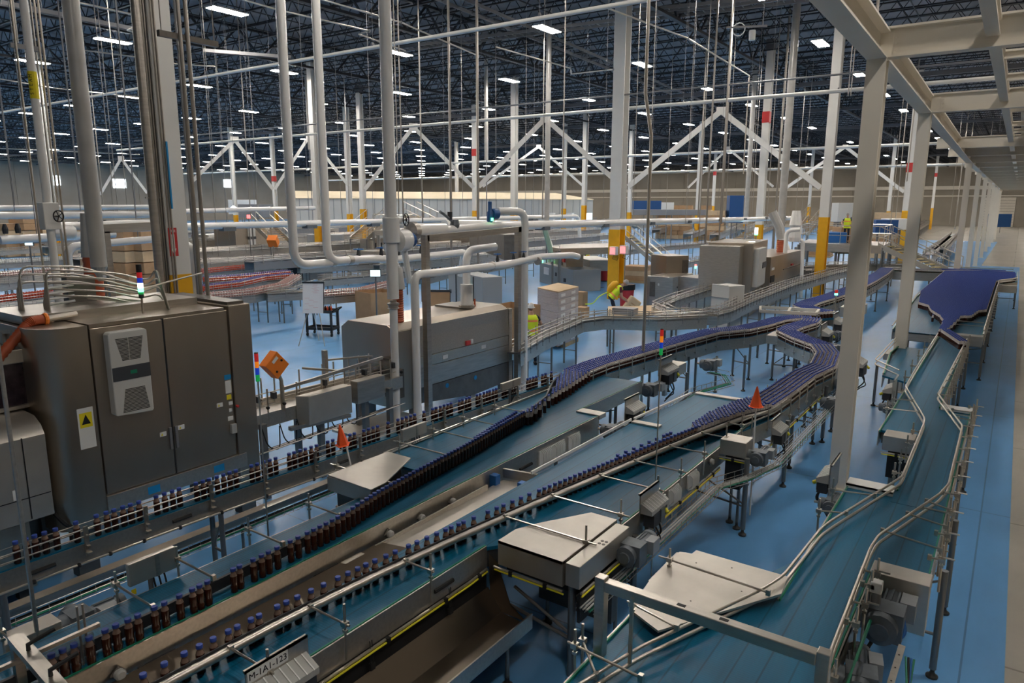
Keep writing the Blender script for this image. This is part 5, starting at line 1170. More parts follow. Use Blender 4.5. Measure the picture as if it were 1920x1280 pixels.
MB().lathe([(.05, 0), (.07, .04), (.07, .22), (.045, .25), (.045, .45)], (-9.45, 12.55, 4.12), 14).build('blue_actuator', M['blue'], t, smooth=40)
MB().lathe([(.10, 0), (.12, .03), (.12, .18), (.10, .2)], (-9.45, 12.6, 4.30), 14, (0, 1, 0)).build('blue_body', M['blue'], t, smooth=40); MB().box(-9.37, -9.35, 12.48, 12.54, 4.16, 4.22).build('green_lamp', M['l_grnon'], t)
pass
# steel portal frame
sf = thing('portal_frame', 'tall brown-steel portal frame straddling the oven', 'frame', (-9.2, 11.6, 0))
for y, z in ((10.18, 3.93), (13.28, 4.02)): MB().box(-9.27, -9.15, y-.06, y+.06, 0, z).build('post', M['steel'], sf, bevel=.004)
MB().bar((-9.21, 10.18, 3.87), (-9.21, 13.34, 3.96), .12, .12).build('top_beam', M['steel'], sf)
# pipe P2 with the low cross run
P2Y = atX(780, 640, -9.05).y
t = pipe('', [V(-9.05, P2Y, 0), V(-9.05, P2Y, 3.22), V(-9.05, 12.6, 3.22), V(-9.15, 14.1, 3.30), V(-9.15, 15.6, 3.26), V(-9.15, 15.9, 3.2)], 0.078, 'insul', 'white pipe rising before the portal frame and turning along it', .18)
for y in (12.1, 13.9): MB().lathe([(.095, -.04), (.1, 0), (.095, .04)], (-9.07, y, 3.22), 12, (0, 1, 0)).build('coupling', M['steel'], t)
for y, s_ in ((12.35, .08), (12.95, .07), (13.35, .07)): handwheel(t, (-9.1, y, 3.46), s_, (0, 0, 1), 'bluebright'); MB().lathe([(.03, 0), (.04, .05), (.02, .14)], (-9.1, y, 3.29), 8).build('valve_stem', M['dark'], t)
RR = atX(983, 600, -9.18).y
t = pipe('', [V(-9.18, RR, 0), V(-9.18, RR, 4.36), V(-9.40, RR-.55, 4.36), V(-9.45, 12.85, 4.36)], .085, 'insul', 'thick white riser at the right end of the oven', .25)
t = pipe('', [V(-9.8, 13.2, 3.55), V(-9.8, 12.15, 3.52), V(-9.8, 12.15, 2.72)], .088, 'insul', 'white elbow pipe dropping onto the oven roof', .3)
MB().lathe([(.13, 0), (.14, .01), (.14, .46), (.10, .47)], (-9.8, 12.15, 2.32), 18).build('sleeve', M['insul'], t, smooth=40); MB().lathe([(.18, 0), (.18, .05)], (-9.8, 12.15, 2.27), 14).build('steel_ring', M['steel'], t)
# twin hanging pipes
t = pipe('', [V(-12, 9.30, 15.2), V(-12, 9.30, 3.27), V(-12, 11.0, 3.27)], .09, 'insul', 'left one of the twin white pipes hanging from the roof, elbowed right at its foot', .35)
MB().lathe([(.1, -.05), (.1, .05)], (-12, 10.3, 3.27), 14, (0, 1, 0)).build('coupling', M['steel'], t, smooth=40)
t = pipe('', [V(-11.95, 10.12, 15.2), V(-11.95, 10.12, 3.3), V(-11.95, 11.3, 3.30), V(-11.95, 12.2, 3.22), V(-11.95, 14.7, 3.26), V(-12.1, 14.9, 3.2), V(-12.3, 15.0, 2.6)], .09, 'insul', 'right one of the twin white pipes hanging from the roof, past the thick riser', .35)
MB().lathe([(.10, -.06), (.11, 0), (.10, .06)], (-11.95, 10.75, 3.3), 14, (0, 1, 0)).build('coupling', M['steel'], t, smooth=40)
for y in (11.0, 11.7, 12.25, 13.05): handwheel(t, (-11.95, y, 3.52), .11, (0, 0, 1), 'bluebright'); MB().lathe([(.04, 0), (.05, .06), (.025, .2)], (-11.95, y, 3.32), 8).build('valve_stem', M['dark'], t)
# long runs
t = pipe('', [V(-13.2, 15.4, 3.95), V(-13.2, 19.4, 3.85), V(-13.2, 54, 3.62), V(-13.2, 55.5, 3.55), V(-13.2, 55.6, 2.4)], .14, 'insul', 'long white pipe run passing in front of the broad yellow-footed column', .5)
for i in range(8):
    y = 20.5+4.3*i; MB().tube([(-13.2, y, 4.0), (-13.2, y, 15.2)], .008, 4).build('hanger_rod', M['galv'], t); MB().cbox((-13.2, y, 3.72), (.4, .35, .12)).build('saddle', M['motor'], t)
X = -24
a = atX(350, 425, X); b = atX(1085, 405, X)
t = pipe('', [V(X, a.y-2.5, a.z), V(X, (a.y+b.y)/2, (a.z+b.z)/2), V(X, b.y, b.z), V(X, b.y+.2, b.z-1.4)], .125, 'insul', 'white pipe run crossing the hall behind the twin hanging pipes', .5)
for px in (425, 580, 700, 835, 1000): q = atX(px, 410, X); MB().tube([(X, q.y, a.z), (X, q.y, 15.2)], .012, 4).build('hanger_rod', M['galv'], t); MB().cbox((X, q.y, a.z-.12), (.35, .5, .14)).build('saddle', M['motor'], t)
X = -34; a = atX(345, 396, X); b = atX(590, 396, X)
t = pipe('', [V(X, a.y, a.z), V(X, b.y, b.z+.2)], .12, 'insul', 'further white pipe run beyond the crossing white run', .5)
hangers(t, [(X, a.y+3, a.z), (X, (a.y+b.y)/2, a.z+.1), (X, b.y-2, b.z+.1)], .012)
for py, r, lab, X in ((388, .06, 'upper one of the two white pipes crossing the far left', -19), (402, .08, 'lower one of the two white pipes crossing the far left', -18), ):
    a = atX(-5, py+2, X); b = atX(285, py, X); t = pipe('', [a, b], r, 'insul', lab)
    hangers(t, [tuple(a+(b-a)*k) for k in (.1, .5, .88)], .01)
q = atX(280, 400, -18); t = thing('blue_valve', 'dark blue control valve on the far left white pipes', 'valve', tuple(q))
MB().lathe([(.09, 0), (.12, .05), (.12, .25), (.09, .3)], q+V(0, .1, 0), 14, (0, 1, 0)).build('body', M['blue'], t); MB().lathe([(.06, 0), (.08, .05), (.08, .3), (.05, .35), (.05, .5)], q+V(0, .1, .05), 12).build('actuator', M['blue'], t)
for (xa, ya, xb, yb, X, r, lab) in ((105, 425, 290, 418, -14, .075, 'steel boxed pipe run left of the nearest column with a white jacket'), (0, 450, 215, 438, -17, .09, 'short white pipe with black valves on the far left'), (125, 462, 290, 448, -15, .075, 'lower white pipe elbowing down behind the filling cabinet')):
    a = atX(xa, ya, X); b = atX(xb, yb, X)
    t = pipe('', [a, b] if 'elbow' not in lab else [V(a.x, a.y, a.z-1.6), a, b], r, 'insul', lab, .25)
    hangers(t, [tuple(a+(b-a)*k) for k in (.3, .8)], .01)
    if 'black valves' in lab:
        for k in (.05, .15, .55, .68, .8, .92): c = a+(b-a)*k; MB().lathe([(.05, 0), (.06, .1), (.03, .2)], c+V(0, 0, .12), 8).build('valve', M['dark'], t)
    if 'boxed' in lab:
        MB().lathe([(.10, 0), (.14, .05), (.14, .35), (.1, .4)], a+V(0, -.1, -.1), 14, (0, 1, 0)).build('jacket_head', M['insul'], t, smooth=40); MB().bar(a+V(.2, .7, -.05), b+V(.2, 0, -.05), .1, .16).build('steel_channel', M['steel'], t)
        MB().lathe([(.09, 0), (.09, .3)], a+V(0, .45, -.05), 12, (0, 1, 0)).build('blue_valve', M['blue'], t); MB().bar(a+V(.2, .75, -.1), a+V(.2, .75, -3.2), .1).build('support_post', M['steel'], t)
# left tall things
t = pipe('', [V(*atX(185, 505, -10.5)[:2], 15.2), atX(186, 500, -10.5)], .105, 'greypipe', 'thick grey riser pipe ending in a cone above the filling cabinet')
q = atX(186, 500, -10.5); MB().lathe([(.03, -.2), (.05, -.12), (.105, 0)], q, 16).build('cone', M['panelgrey'], t); 
t = thing('bellows_duct', 'orange ribbed duct sleeve behind the grey riser pipe', 'duct', (-11.6, 5.2, 2.2))
q = atX(174, 500, -11.4); MB().tube([q+V(0, 0, .8), q+V(0, 0, .15)], .11, 14, rs=[.09, .14]).build('steel_cone', M['greypipe'], t); MB().lathe([(.13 if i % 2 else .12, -.05*i) for i in range(14)], q+V(0, 0, .15), 16).build('sleeve', M['rubberorange'], t, smooth=60)
MB().box(q.x-.25, q.x+.25, q.y-.25, q.y+.25, 0, q.z-.5).build('base_duct', M['steel'], t)
q = atX(92, 405, -10.8); PT = V(q.x, q.y, 0)
t = pipe('', [V(PT.x, PT.y, 15.2), V(PT.x, PT.y, 2.2)], .052, 'insul', 'white pipe tagged STEAM at the far left with a black handwheel')
MB().box(PT.x-.09, PT.x+.09, PT.y-.10, PT.y+.10, q.z-.18, q.z+.18).build('valve_box', M['insul'], t, bevel=.01); handwheel(t, (PT.x+.14, PT.y+.06, q.z), .075, (1, .3, 0))
st = MB(); zs = zat(160, PT); st.lathe([(.0535, -.17), (.0535, .17)], (PT.x, PT.y, zs), 14); st.build('steam_band', M['labelyellow'], t)
for i, ch_ in enumerate('STEAM'): text(t, ch_, (PT.x+.036, PT.y-.041, zs-.11+.055*i), .06, M['black'], (PI/2, -PI/2, math.radians(50)), 'letter')
for z_b in (zat(90, PT),): MB().bar((PT.x-.0, PT.y-.22, z_b), (PT.x, PT.y+.16, z_b), .05, .06).build('bracket', M['galv'], t)
for dx in (.07, .10, -.1):
    MB().tube([(PT.x+.03, PT.y+dx*1.6, 15.2), (PT.x+.03, PT.y+dx*1.6, 3.1 if dx > 0 else 3.0)], .014, 6).build('conduit', M['rail'], t)
MB().box(PT.x-.03, PT.x+.03, PT.y-.03, PT.y+.03, 0, 2.25).build('post', M['steel_dark'], t)
# pipes clipped to the nearest column
t = thing('riser_pipes', 'bundle of steel riser pipes on the left of the nearest white column', 'pipes', (PL.x, PL.y-.3, 0))
for px, r, mt in ((292, .075, 'steel'), (300, .03, 'tube'), (306, .02, 'tube'), (311, .02, 'tube')):
    q = atX(px, 430, PL.x+.12); MB().tube([(q.x, q.y, 15.2), (q.x, q.y, 2.0)], r, 10).build('riser', M[mt], t, smooth=60)
for z in (3.0, 4.6, 6.2, 7.8): q = atX(300, 430, PL.x+.12); MB().bar((q.x, q.y-.2, z), (q.x, q.y+.1, z), .03, .02).build('clip', M['tube'], t)
q = atX(300, 430, PL.x+.12); MB().box(q.x-.03, q.x+.03, q.y-.1, q.y+.05, 0, 2.05).build('floor_duct', M['tube'], t)
for k, (px, r) in enumerate(((318, .016), (323, .018))):
    q = atX(px, 430, PL.x+.215); o = MB().tube([(q.x, q.y, 15.0), (q.x, q.y, 1.4)], r, 8).build('conduit', M['tube'], t)
q = atX(322, 380, PL.x+.23); MB().box(q.x-.0, q.x+.03, q.y-.025, q.y+.0, q.z-.1, q.z+1.0).build('blue_tape', M['bluelabel'], t)
# twin conduits dropping to the cabinet
for px, lab in ((378, 'left one of two steel conduits dropping to the filling cabinet roof'), (391, 'right one of two steel conduits dropping to the filling cabinet roof')):
    q = atX(px, 566, -10.0); t = thing('conduit', lab, 'conduit', (q.x, q.y, 3.1)); MB().tube([(q.x, q.y, 3.1), (q.x, q.y, 15.2)], .030, 10).build('tube', M['tube'], t, smooth=60); MB().lathe([(.05, 0), (.05, .03)], (q.x, q.y, 3.1), 10).build('collar', M['steel'], t)
q = atX(372, 560, -10.3); t = thing('conduit', 'slim pale blue conduit right of the nearest column', 'conduit', (q.x, q.y, 3.1)); MB().tube([(q.x, q.y, 0), (q.x, q.y, 15.2)], .018, 8).build('tube', M['galv'], t)
zb = 9.1; q = at(350, 50, zb); q = V(-10.05, atX(384, 560, -10).y, zat(52, (-10, 5.4))); MB().bar
t = thing('trapeze_bracket', 'rusty brown trapeze bar crossing the conduits at the top', 'bracket', tuple(q)); MB().bar(q+V(0, -.35, 0), q+V(.0, .55, 0), .07, .08).build('bar', M['steel_dark'], t); [MB().tube([q+V(0, d, 0), (q.x, q.y+d, 15.2)], .008, 5).build('rod', M['tube'], t) for d in (-.3, .5)]
q = atX(362, 470, -13); t = pipe('', [V(q.x, q.y, .0), V(q.x, q.y, q.z+.05), V(q.x, q.y-.5, q.z+.2)], .10, 'insul', 'short white standpipe with dark lettering right of the nearest column', .15)
q = atX(125, 460, -15); 
# thin poles
for (px, py, X, top, r, lab) in ((1230, 930, -3.24, 0, 0, ''),):
    pass
pa = at(75, 1225, 1.0); t = thing('conduit', 'slim steel pole standing in the lower left corner', 'pole', (pa.x, pa.y, 0))
MB().tube([(pa.x, pa.y, 0), (pa.x, pa.y, 15.2)], .016, 8).build('tube', M['steel'], t)
# flags
for (x, y, z0, px, lab, lean) in ((-6.49, 5.81, 1.3, 650, 'tattered orange flag leaning over the cover box of the middle conveyor', -.12), (-2.66, 9.62, 1.3, 1415, 'orange cone flag on a white pole at the right of the blue stream', 0)):
    t = thing('warning_flag', lab, 'flag', (x, y, z0)); zt_ = z0+(.30 if px < 700 else .52)
    top = V(x-.02+lean*.3, y+lean, zt_)
    MB().tube([(x, y, z0-.45 if px < 700 else .2), top], .011, 8).build('pole', M['sheet'], t)
    c = top; m = MB()
    if px > 700: m.lathe([(.105, 0), (.085, .005), (.012, .27), (.004, .285)], c-V(0, 0, .03), 8)
    else: m.lathe([(.10, 0), (.075, .01), (.010, .26), (.003, .27)], c-V(0, .04, .02), 5, (0, -.15, 1))
    m.build('flag', M['flag'], t)
# cover box on the middle conveyor, and small electrical boxes
cv = thing('cover_box', 'low stainless cover box under the leaning orange flag', 'cover', (-6.2, 5.8, 0))
m = MB(); m.prism([(-6.46, 5.32), (-5.70, 5.30), (-5.72, 5.55), (-6.05, 6.33), (-6.46, 6.33)], 1.29, 1.31); m.build('lid', M['steel_box'], cv, bevel=.004)
MB().box(-6.46, -5.72, 5.31, 5.34, 1.12, 1.29).build('front_sheet', M['steel_box'], cv); MB().box(-6.47, -6.44, 5.34, 6.33, 1.12, 1.29).build('side_sheet', M['steel_box'], cv)
MB().prism([(-6.4, 5.4), (-5.8, 5.4), (-6.1, 6.2), (-6.4, 6.2)], .85, 1.28).build('inner', M['steel_dark'], cv); legs(cv, [(-6.4, 5.4), (-6.4, 6.2)], .9, .025)
def junction(px0, py0, px1, py1, X, h, lab, mt='steel_box', leg=0.0, th=.05):
    a = atX(px0, py0, X); b = atX(px1, py1, X); t = thing('junction_box', lab, 'junction box', (X, (a.y+b.y)/2, leg))
    z1 = (a.z+b.z)/2; z0 = z1-h
    MB().box(X-th, X, a.y, b.y, z0, z1).build('box', M[mt], t, bevel=.006); m_ = (a.y+b.y)/2
    MB().box(X, X+.006, m_+.02, m_+.06, z0, z1).build('strap', M['steel'], t)
    MB().tube([(X-.03, m_-.02, leg), (X-.03, m_-.02, z0)], .022, 8).build('post', M['leg'], t)
    for k in range(3): MB().tube(arc([(X-.02, m_+.05*k, z0), (X, m_+.05*k+.01, z0-.12), (X-.05, m_+.04, z0-.28)], .05), .008, 5).build('cable', M['black'], t)
    return t
t = junction(240, 1062, 328, 1022, -5.98, .21, 'flat steel junction box with a yellow sticker in the lower left')
MB().box(-5.979, -5.976, 2.72, 2.76, 1.14, 1.19).build('yellow_sticker', M['labelyellow'], t)
junction(755, 806, 800, 790, -6.72, .17, 'flat steel junction box below the single file lane near the oven')
junction(942, 722, 977, 705, -6.85, .13, 'steel plate upright at the bend where the lane meets the stream')
motor((-6.15, 2.35, 1.02), 'grey gear motor left of the middle conveyor near the lower left corner', 0, 1.0)
cbox('cover_box', 'pale cover box left of the nearest bottles on the middle conveyor', -6.15, -5.95, 1.75, 2.15, 1.0, 1.20)
# clamp frame lower left
t = thing('clamp_frame', 'steel clamp bar with black levers crossing the lower left corner', 'frame', (-5.4, 1.7, 0))
a = at(28, 1195, 1.55); b = at(110, 1290, 1.55); MB().bar(a, b+(b-a)*.3, .09, .05).build('bar', M['steel_h'], t); MB().bar((a.x, a.y, 0), (a.x, a.y, 1.53), .06).build('post', M['steel'], t)
for k in (.35, .85): c = a+(b-a)*k; MB().tube([c+V(0, 0, .03), c+V(.0, .0, .07), c+V(.02, .16, .11)], .014, 8).build('clamp_lever', M['black'], t)
MB().box(-5.30, -5.27, 1.72, 2.1, 1.17, 1.38).build('clear_plate', M['glass'], t); MB().bar((-5.28, 1.5, 1.42), (-5.28, 2.15, 1.42), .03).build('rail', M['steel_h'], t)
for y in (2.02, 2.06): MB().tube([(-5.3, y, 1.15), (-5.3, y, 1.62)], .009, 6).build('upright', M['steel'], t)
# ================================================================ MIDDLE AND BACK OF THE HALL
RTX, RTY = rt.x, rt.y
def wp(pts, z): return [at(x, y, z) for x, y in pts]
def bgconv(label, P, w=.35, z=1.12, side='steel', rail=2, legstep=1.8, depth=.22, post=.7, beltm='steel_dark', r=.014, name='conveyor_line'):
    """P: plan line in metres"""
    P = [V(p[0], p[1], 0) for p in P]; t = thing(name, label, 'conveyor', (P[0].x, P[0].y, 0))
    a, b = off(P, w/2), off(P, -w/2); m = MB()
    for i in range(len(P)-1): m.prism([a[i], a[i+1], b[i+1], b[i]], z-.04, z)
    m.build('belt', M[beltm], t)
    for Q in (a, b): MB().wall(Q, z-depth, z+.03, .02).build('side_plate', M[side], t)
    if rail:
        for Q in (a, b):
            m = MB(); m.tube([(p.x, p.y, z+.10) for p in Q], r, 6)
            if rail > 1: m.tube([(p.x, p.y, z+.20) for p in Q], r, 6)
            for i in range(len(Q)-1):
                k = max(1, min(40, int((Q[i+1]-Q[i]).length/post)))
                for j in range(k):
                    c = Q[i]+(Q[i+1]-Q[i])*((j+.5)/k); m.tube([(c.x, c.y, z-.15), (c.x, c.y, z+.26)], r*.9, 5); m.cbox((c.x, c.y, z-.02), (.06, .06, .05))
            m.build('guide_rails', M['tube'], t)
    acc = .5
    for i in range(len(P)-1):
        L_ = (P[i+1]-P[i]).length
        while acc < L_:
            for Q in (a, b):
                c = Q[i]+(Q[i+1]-Q[i])*(acc/L_); MB().tube([(c.x, c.y, 0), (c.x, c.y, z-depth+.02)], .028, 6).build('leg', M['leg'], t)
            c1, c2_ = a[i]+(a[i+1]-a[i])*(acc/L_), b[i]+(b[i+1]-b[i])*(acc/L_); MB().tube([(c1.x, c1.y, .4), (c2_.x, c2_.y, .4)], .014, 5).build('cross_tube', M['leg'], t)
            acc += legstep
        acc -= L_
    return t
def bgload(label, P, w, z, body, cap, s=.075, h=.2, rr=.032, cat='bottles', name='standing_bottles'):
    P = [V(p[0], p[1], 0) for p in P]; m = MB(); n = max(0, int(w/s))
    for k in range(n+1):
        Q = off(P, -w/2+w*(k/n) if n else 0); pos = s/2*(k % 2); acc = 0
        for i in range(len(Q)-1):
            l = (Q[i+1]-Q[i]).length
            while pos < acc+l:
                c = Q[i]+(Q[i+1]-Q[i])*((pos-acc)/l); m.i = 0; m.lathe([(rr, 0), (rr, h*.68), (rr*.55, h*.85)], (c.x, c.y, z), 6); m.i = 1; m.lathe([(rr*.68, h*.85), (rr*.68, h)], (c.x, c.y, z), 6); pos += s
            acc += l
    o = m.build(name, (M[body], M[cap]), None); tag(o, label, cat, None, 'stuff'); return o
# --- case packer line running behind the left stream
Q1 = [tuple(at(x, y, 1.22)[:2]) for x, y in ((962, 655), (1010, 628), (1085, 597), (1130, 592), (1230, 594), (1320, 590))]
Q1b = Q1[-1:]+[tuple(at(x, y, 1.22)[:2]) for x, y in ((1360, 580), (1400, 562), (1480, 532), (1560, 510), (1640, 492))]
bgconv('steel packer line bending behind the left stream towards the oven', Q1, .38, 1.15, 'steel_h', 2, 1.9, .32, .45)
bgconv('long steel rail conveyor with many posts running to the far platform', Q1b, .40, 1.15, 'steel', 2, 2.4, .32, .38)
Q2 = [tuple(at(x, y, 1.2)[:2]) for x, y in ((1345, 592), (1260, 588), (1232, 575), (1262, 562), (1330, 540))]
bgconv('steel conveyor loop with blue edge left of the pale grey cabinet', Q2, .32, 1.18, 'steel', 2, 1.9, .25, .5)
Q3 = [tuple(at(x, y, 1.2)[:2]) for x, y in ((1505, 500), (1560, 498), (1640, 497), (1700, 496))]
bgconv('steel cross conveyor in front of the platform', Q3, .5, 1.2, 'steel', 2, 2.6, .3, .8)
bgconv('low steel conveyor crossing the blue floor left of the big cream column', [tuple(at(x, y, 1.0)[:2]) for x, y in ((1500, 508), (1600, 506))], .5, 1.0, 'steel_dark', 1, 2.5, .3, .9)
# --- boxes on machines
def machine(name, lab, px0, py0, px1, py1, zt, dy, mt='steel_cab', zb=0.0, cat='machine', dx=None):
    """a housing: photo points of its top front edge (left, right), top height zt, set back by dy"""
    a = at(px0, py0, zt); b = at(px1, py1, zt); t = thing(name, lab, cat, ((a.x+b.x)/2, (a.y+b.y)/2, zb)); d = V(b.x-a.x, b.y-a.y, 0); n = V(-d.y, d.x, 0).normalized()
    if n.dot(V(a.x, a.y, 0)) < 0: n = -n
    MB().prism([(a.x, a.y), (b.x, b.y), (b.x+n.x*dy, b.y+n.y*dy), (a.x+n.x*dy, a.y+n.y*dy)], zb, zt).build('housing', M[mt], t, bevel=.015)
    return t, a, b, n
def face(par, a, b, n, u0, u1, z0, z1, mt, nm='panel', th=.03, rnd=0):
    p = a+(b-a)*u0-n*th; q = a+(b-a)*u1-n*th
    MB().prism([(p.x, p.y), (q.x, q.y), (q.x+n.x*th, q.y+n.y*th), (p.x+n.x*th, p.y+n.y*th)], z0, z1).build(nm, M[mt], par)
t, a, b, n = machine('case_erector', 'low steel case erector with a chamfered left end, right of the bending worker', 1212, 519, 1262, 522, 1.35, 1.2, 'steel_cab')
face(t, a, b, n, .15, .35, .5, 1.15, 'steel_dark', 'dark_slot'); face(t, a, b, n, .45, .5, 1.0, 1.1, 'sheet', 'label')
t, a, b, n = machine('case_erector', 'tall steel cabinet of the case erector with a dark side window', 1250, 480, 1292, 479, 2.2, 1.4, 'steel_cab')
face(t, a, b, n, .72, .98, 1.3, 2.0, 'steel_dark', 'window'); face(t, a, b, n, .1, .14, .6, .8, 'black', 'handle')
t, a, b, n = machine('case_erector', 'grey panelled lower section of the case erector', 1262, 520, 1300, 512, 1.40, 1.2, 'steel'); face(t, a, b, n, .2, .3, .9, .95, 'dark', 'latch'); face(t, a, b, n, .2, .3, .4, .45, 'dark', 'latch')
t, a, b, n = machine('grey_cabinet', 'pale grey cabinet standing before the far steel machine', 1335, 533, 1368, 537, 1.75, .8, 'acgrey', 0.0, 'cabinet')
face(t, a, b, n, .0, 1.0, 1.3, 1.34, 'panelgrey', 'dark_slot'); face(t, a, b, n, .05, .95, 1.76, 1.78, 'sheet', 'top')
t, a, b, n = machine('filler_machine', 'far tall steel filler with a white cooling unit, at the image centre right', 1413, 456, 1440, 449, 3.0, 1.8, 'steel_cab')
face(t, a, b, n, .08, .60, 1.2, 2.75, 'acgrey', 'cooling_unit', .2); face(t, a, b, n, .35, .62, 1.9, 2.15, 'acdark', 'dark_band', .22)
t, a, b, n = machine('filler_machine', 'rounded steel flank of the far filler below the silver duct', 1388, 462, 1412, 456, 2.9, 1.6, 'steel_h')
t, a, b, n = machine('filler_machine', 'low sloping steel infeed of the far filler', 1326, 523, 1385, 518, 1.45, 1.6, 'steel')
q = at(1378, 560, 0); D0 = math.hypot(at(1400, 575, 0).x, at(1400, 575, 0).y)
pd = [atD(x, y, 31.0) for x, y in ((1377, 520), (1378, 480), (1384, 465), (1400, 458), (1416, 458))]
t = thing('silver_duct', 'shiny silver elbow duct on the far filler', 'duct', tuple(pd[0])); MB().tube(arc(pd, .3), .14, 14).build('duct', M['rail'], t, smooth=50); MB().tube([(pd[0].x, pd[0].y, 0), pd[0]], .17, 12).build('lower_duct', M['steel'], t)
t, a, b, n = machine('far_oven', 'far steel heat tunnel right of the tall filler', 1446, 482, 1504, 468, 2.25, 1.6, 'steel_cab')
face(t, a, b, n, .38, .98, 1.5, 1.55, 'steel_dark', 'seam'); face(t, a, b, n, .38, .98, .95, 1.0, 'steel_dark', 'seam'); face(t, a, b, n, .62, .68, 1.6, 1.68, 'red', 'red_handle', .06); face(t, a, b, n, .03, .10, 1.65, 1.75, 'sheet', 'label'); face(t, a, b, n, .02, .12, 1.1, 1.4, 'black', 'opening')
p1 = at(1480, 470, 2.3)
t = thing('insulated_pipe', 'white pipe loop standing before the far heat tunnel', 'pipe', tuple(p1)); P_ = [atD(x, y, 37) for x, y in ((1467, 543), (1475, 432), (1500, 430))]; MB().tube(arc([V(P_[0].x, P_[0].y, 0)]+P_[1:], .3), .10, 12).build('pipe', M['insul'], t, smooth=60)
P_ = [atD(x, y, 38) for x, y in ((1503, 535), (1506, 450), (1488, 448), (1486, 420))]; MB().tube(arc([V(P_[0].x, P_[0].y, 0)]+P_[1:], .25), .09, 12).build('pipe', M['insul'], t, smooth=60)
q = atD(1490, 445, 38); MB().lathe([(.28, -.2), (.3, 0), (.25, .5), (.3, .6), (.2, 1.3)], q, 14).build('valve_jacket', M['insul'], t)
q = atD(1463, 475, 37.5); t = thing('bellows_duct', 'far orange bellows on the heat tunnel under a grey slanted riser', 'duct', tuple(q)); MB().lathe([(.2 if i % 2 else .18, .05*i) for i in range(16)], q-V(0, 0, .1), 12).build('bellows', M['rubberorange'], t)
MB().tube([q+V(0, 0, .7), q+V(-.1, 0, 1.2), q+V(-.5, -.1, 2.0)], .22, 10).build('collar', M['greypipe'], t)
# thick grey risers in the middle distance
for px, py, D, r, lab in ((1463, 440, 40, .19, 'tall thick grey riser duct right of the red-banded column'), (1025, 440, 42, .15, 'tall thick grey riser duct left of the centre'), (912, 300, 55, .14, 'thin grey riser with clamps left of the centre column'), (580, 280, 60, .1, 'slim grey riser behind the twin hanging pipes'), (1398, 420, 60, .18, 'pale grey riser beyond the red-banded column')):
    q = atD(px, py, D); t = pipe('', [V(q.x, q.y, 15.2), V(q.x, q.y, q.z)], r, 'greypipe', lab)
    if px in (1463, 1025): MB().tube([q, q+V(.3, -.1, -.5), q+V(.5, -.2, -.9)], r*.9, 10).build('boot', M['insul'], t)
    MB().tube([(q.x, q.y, q.z), (q.x, q.y, 0)], r*.3, 6).build('post', M['galv'], t)
# --- machine D : wrapper with slanted desks
t, a, b, n = machine('case_packer', 'grey case packer with slanted control desks left of the bin', 1012, 492, 1075, 506, 1.15, 1.6, 'panelgrey')
face(t, a, b, n, .15, .30, .55, .95, 'paper', 'notice'); face(t, a, b, n, .75, .80, .4, .6, 'dark', 'handle'); face(t, a, b, n, .5, .54, .6, .8, 'dark', 'handle')
t, a, b, n = machine('case_packer', 'upper steel box of the case packer with a red handle', 1030, 462, 1062, 468, 2.1, 1.0, 'steel_cab', .0); face(t, a, b, n, .85, .95, 1.4, 1.7, 'red', 'red_handle', .08); face(t, a, b, n, .4, .8, 1.2, 1.9, 'steel_dark', 'window')
t, a, b, n = machine('case_packer', 'slanted hood and dark legs at the right end of the case packer', 1076, 480, 1106, 488, 1.5, 1.4, 'steel', .9)
for u in (.05, .5, .95): p = a+(b-a)*u; MB().box(p.x-.08, p.x+.08, p.y-.08, p.y+.08, 0, .9).build('leg', M['steel_dark'], t)
q = at(1040, 485, 1.3); t = thing('paper_sheets', 'white papers on the slanted desk of the case packer', 'papers', tuple(q)); MB().cbox(q, (.8, .5, .01), .3, .6).build('sheet', M['paper'], t)
MB().cbox(q+V(.1, .1, -.2), (1.0, .7, .35), .3, .0).build('desk', M['steel_h'], t)
beacon(tuple(at(1017, 492, 1.15)), .05, [('l_grnon', .14), ('l_org', .05), ('l_redon', .08)], 'small lit beacon on the grey case packer', .001)
t, a, b, n = machine('control_cabinet', 'grey electrical cabinets with handles beyond the portal frame', 840, 506, 905, 520, 1.9, .8, 'panelgrey', 0, 'cabinet')
for u in (.25, .5, .75): face(t, a, b, n, u, u+.01, .1, 1.85, 'dark', 'door_gap')
face(t, a, b, n, .06, .10, 1.0, 1.15, 'dark', 'handle'); face(t, a, b, n, .55, .60, 1.35, 1.7, 'l_grnon', 'indicator'); face(t, a, b, n, .05, .95, .05, .25, 'black', 'vent')
t, a, b, n = machine('control_cabinet', 'dark cabinet block standing before the grey electrical cabinets', 880, 425, 945, 440, 3.1, 1.2, 'steel_dark', 1.9, 'cabinet'); MB().box(a.x-.1, a.x+.1, a.y-.1, a.y+.1, 0, 1.9).build('post', M['steel_dark'], t)
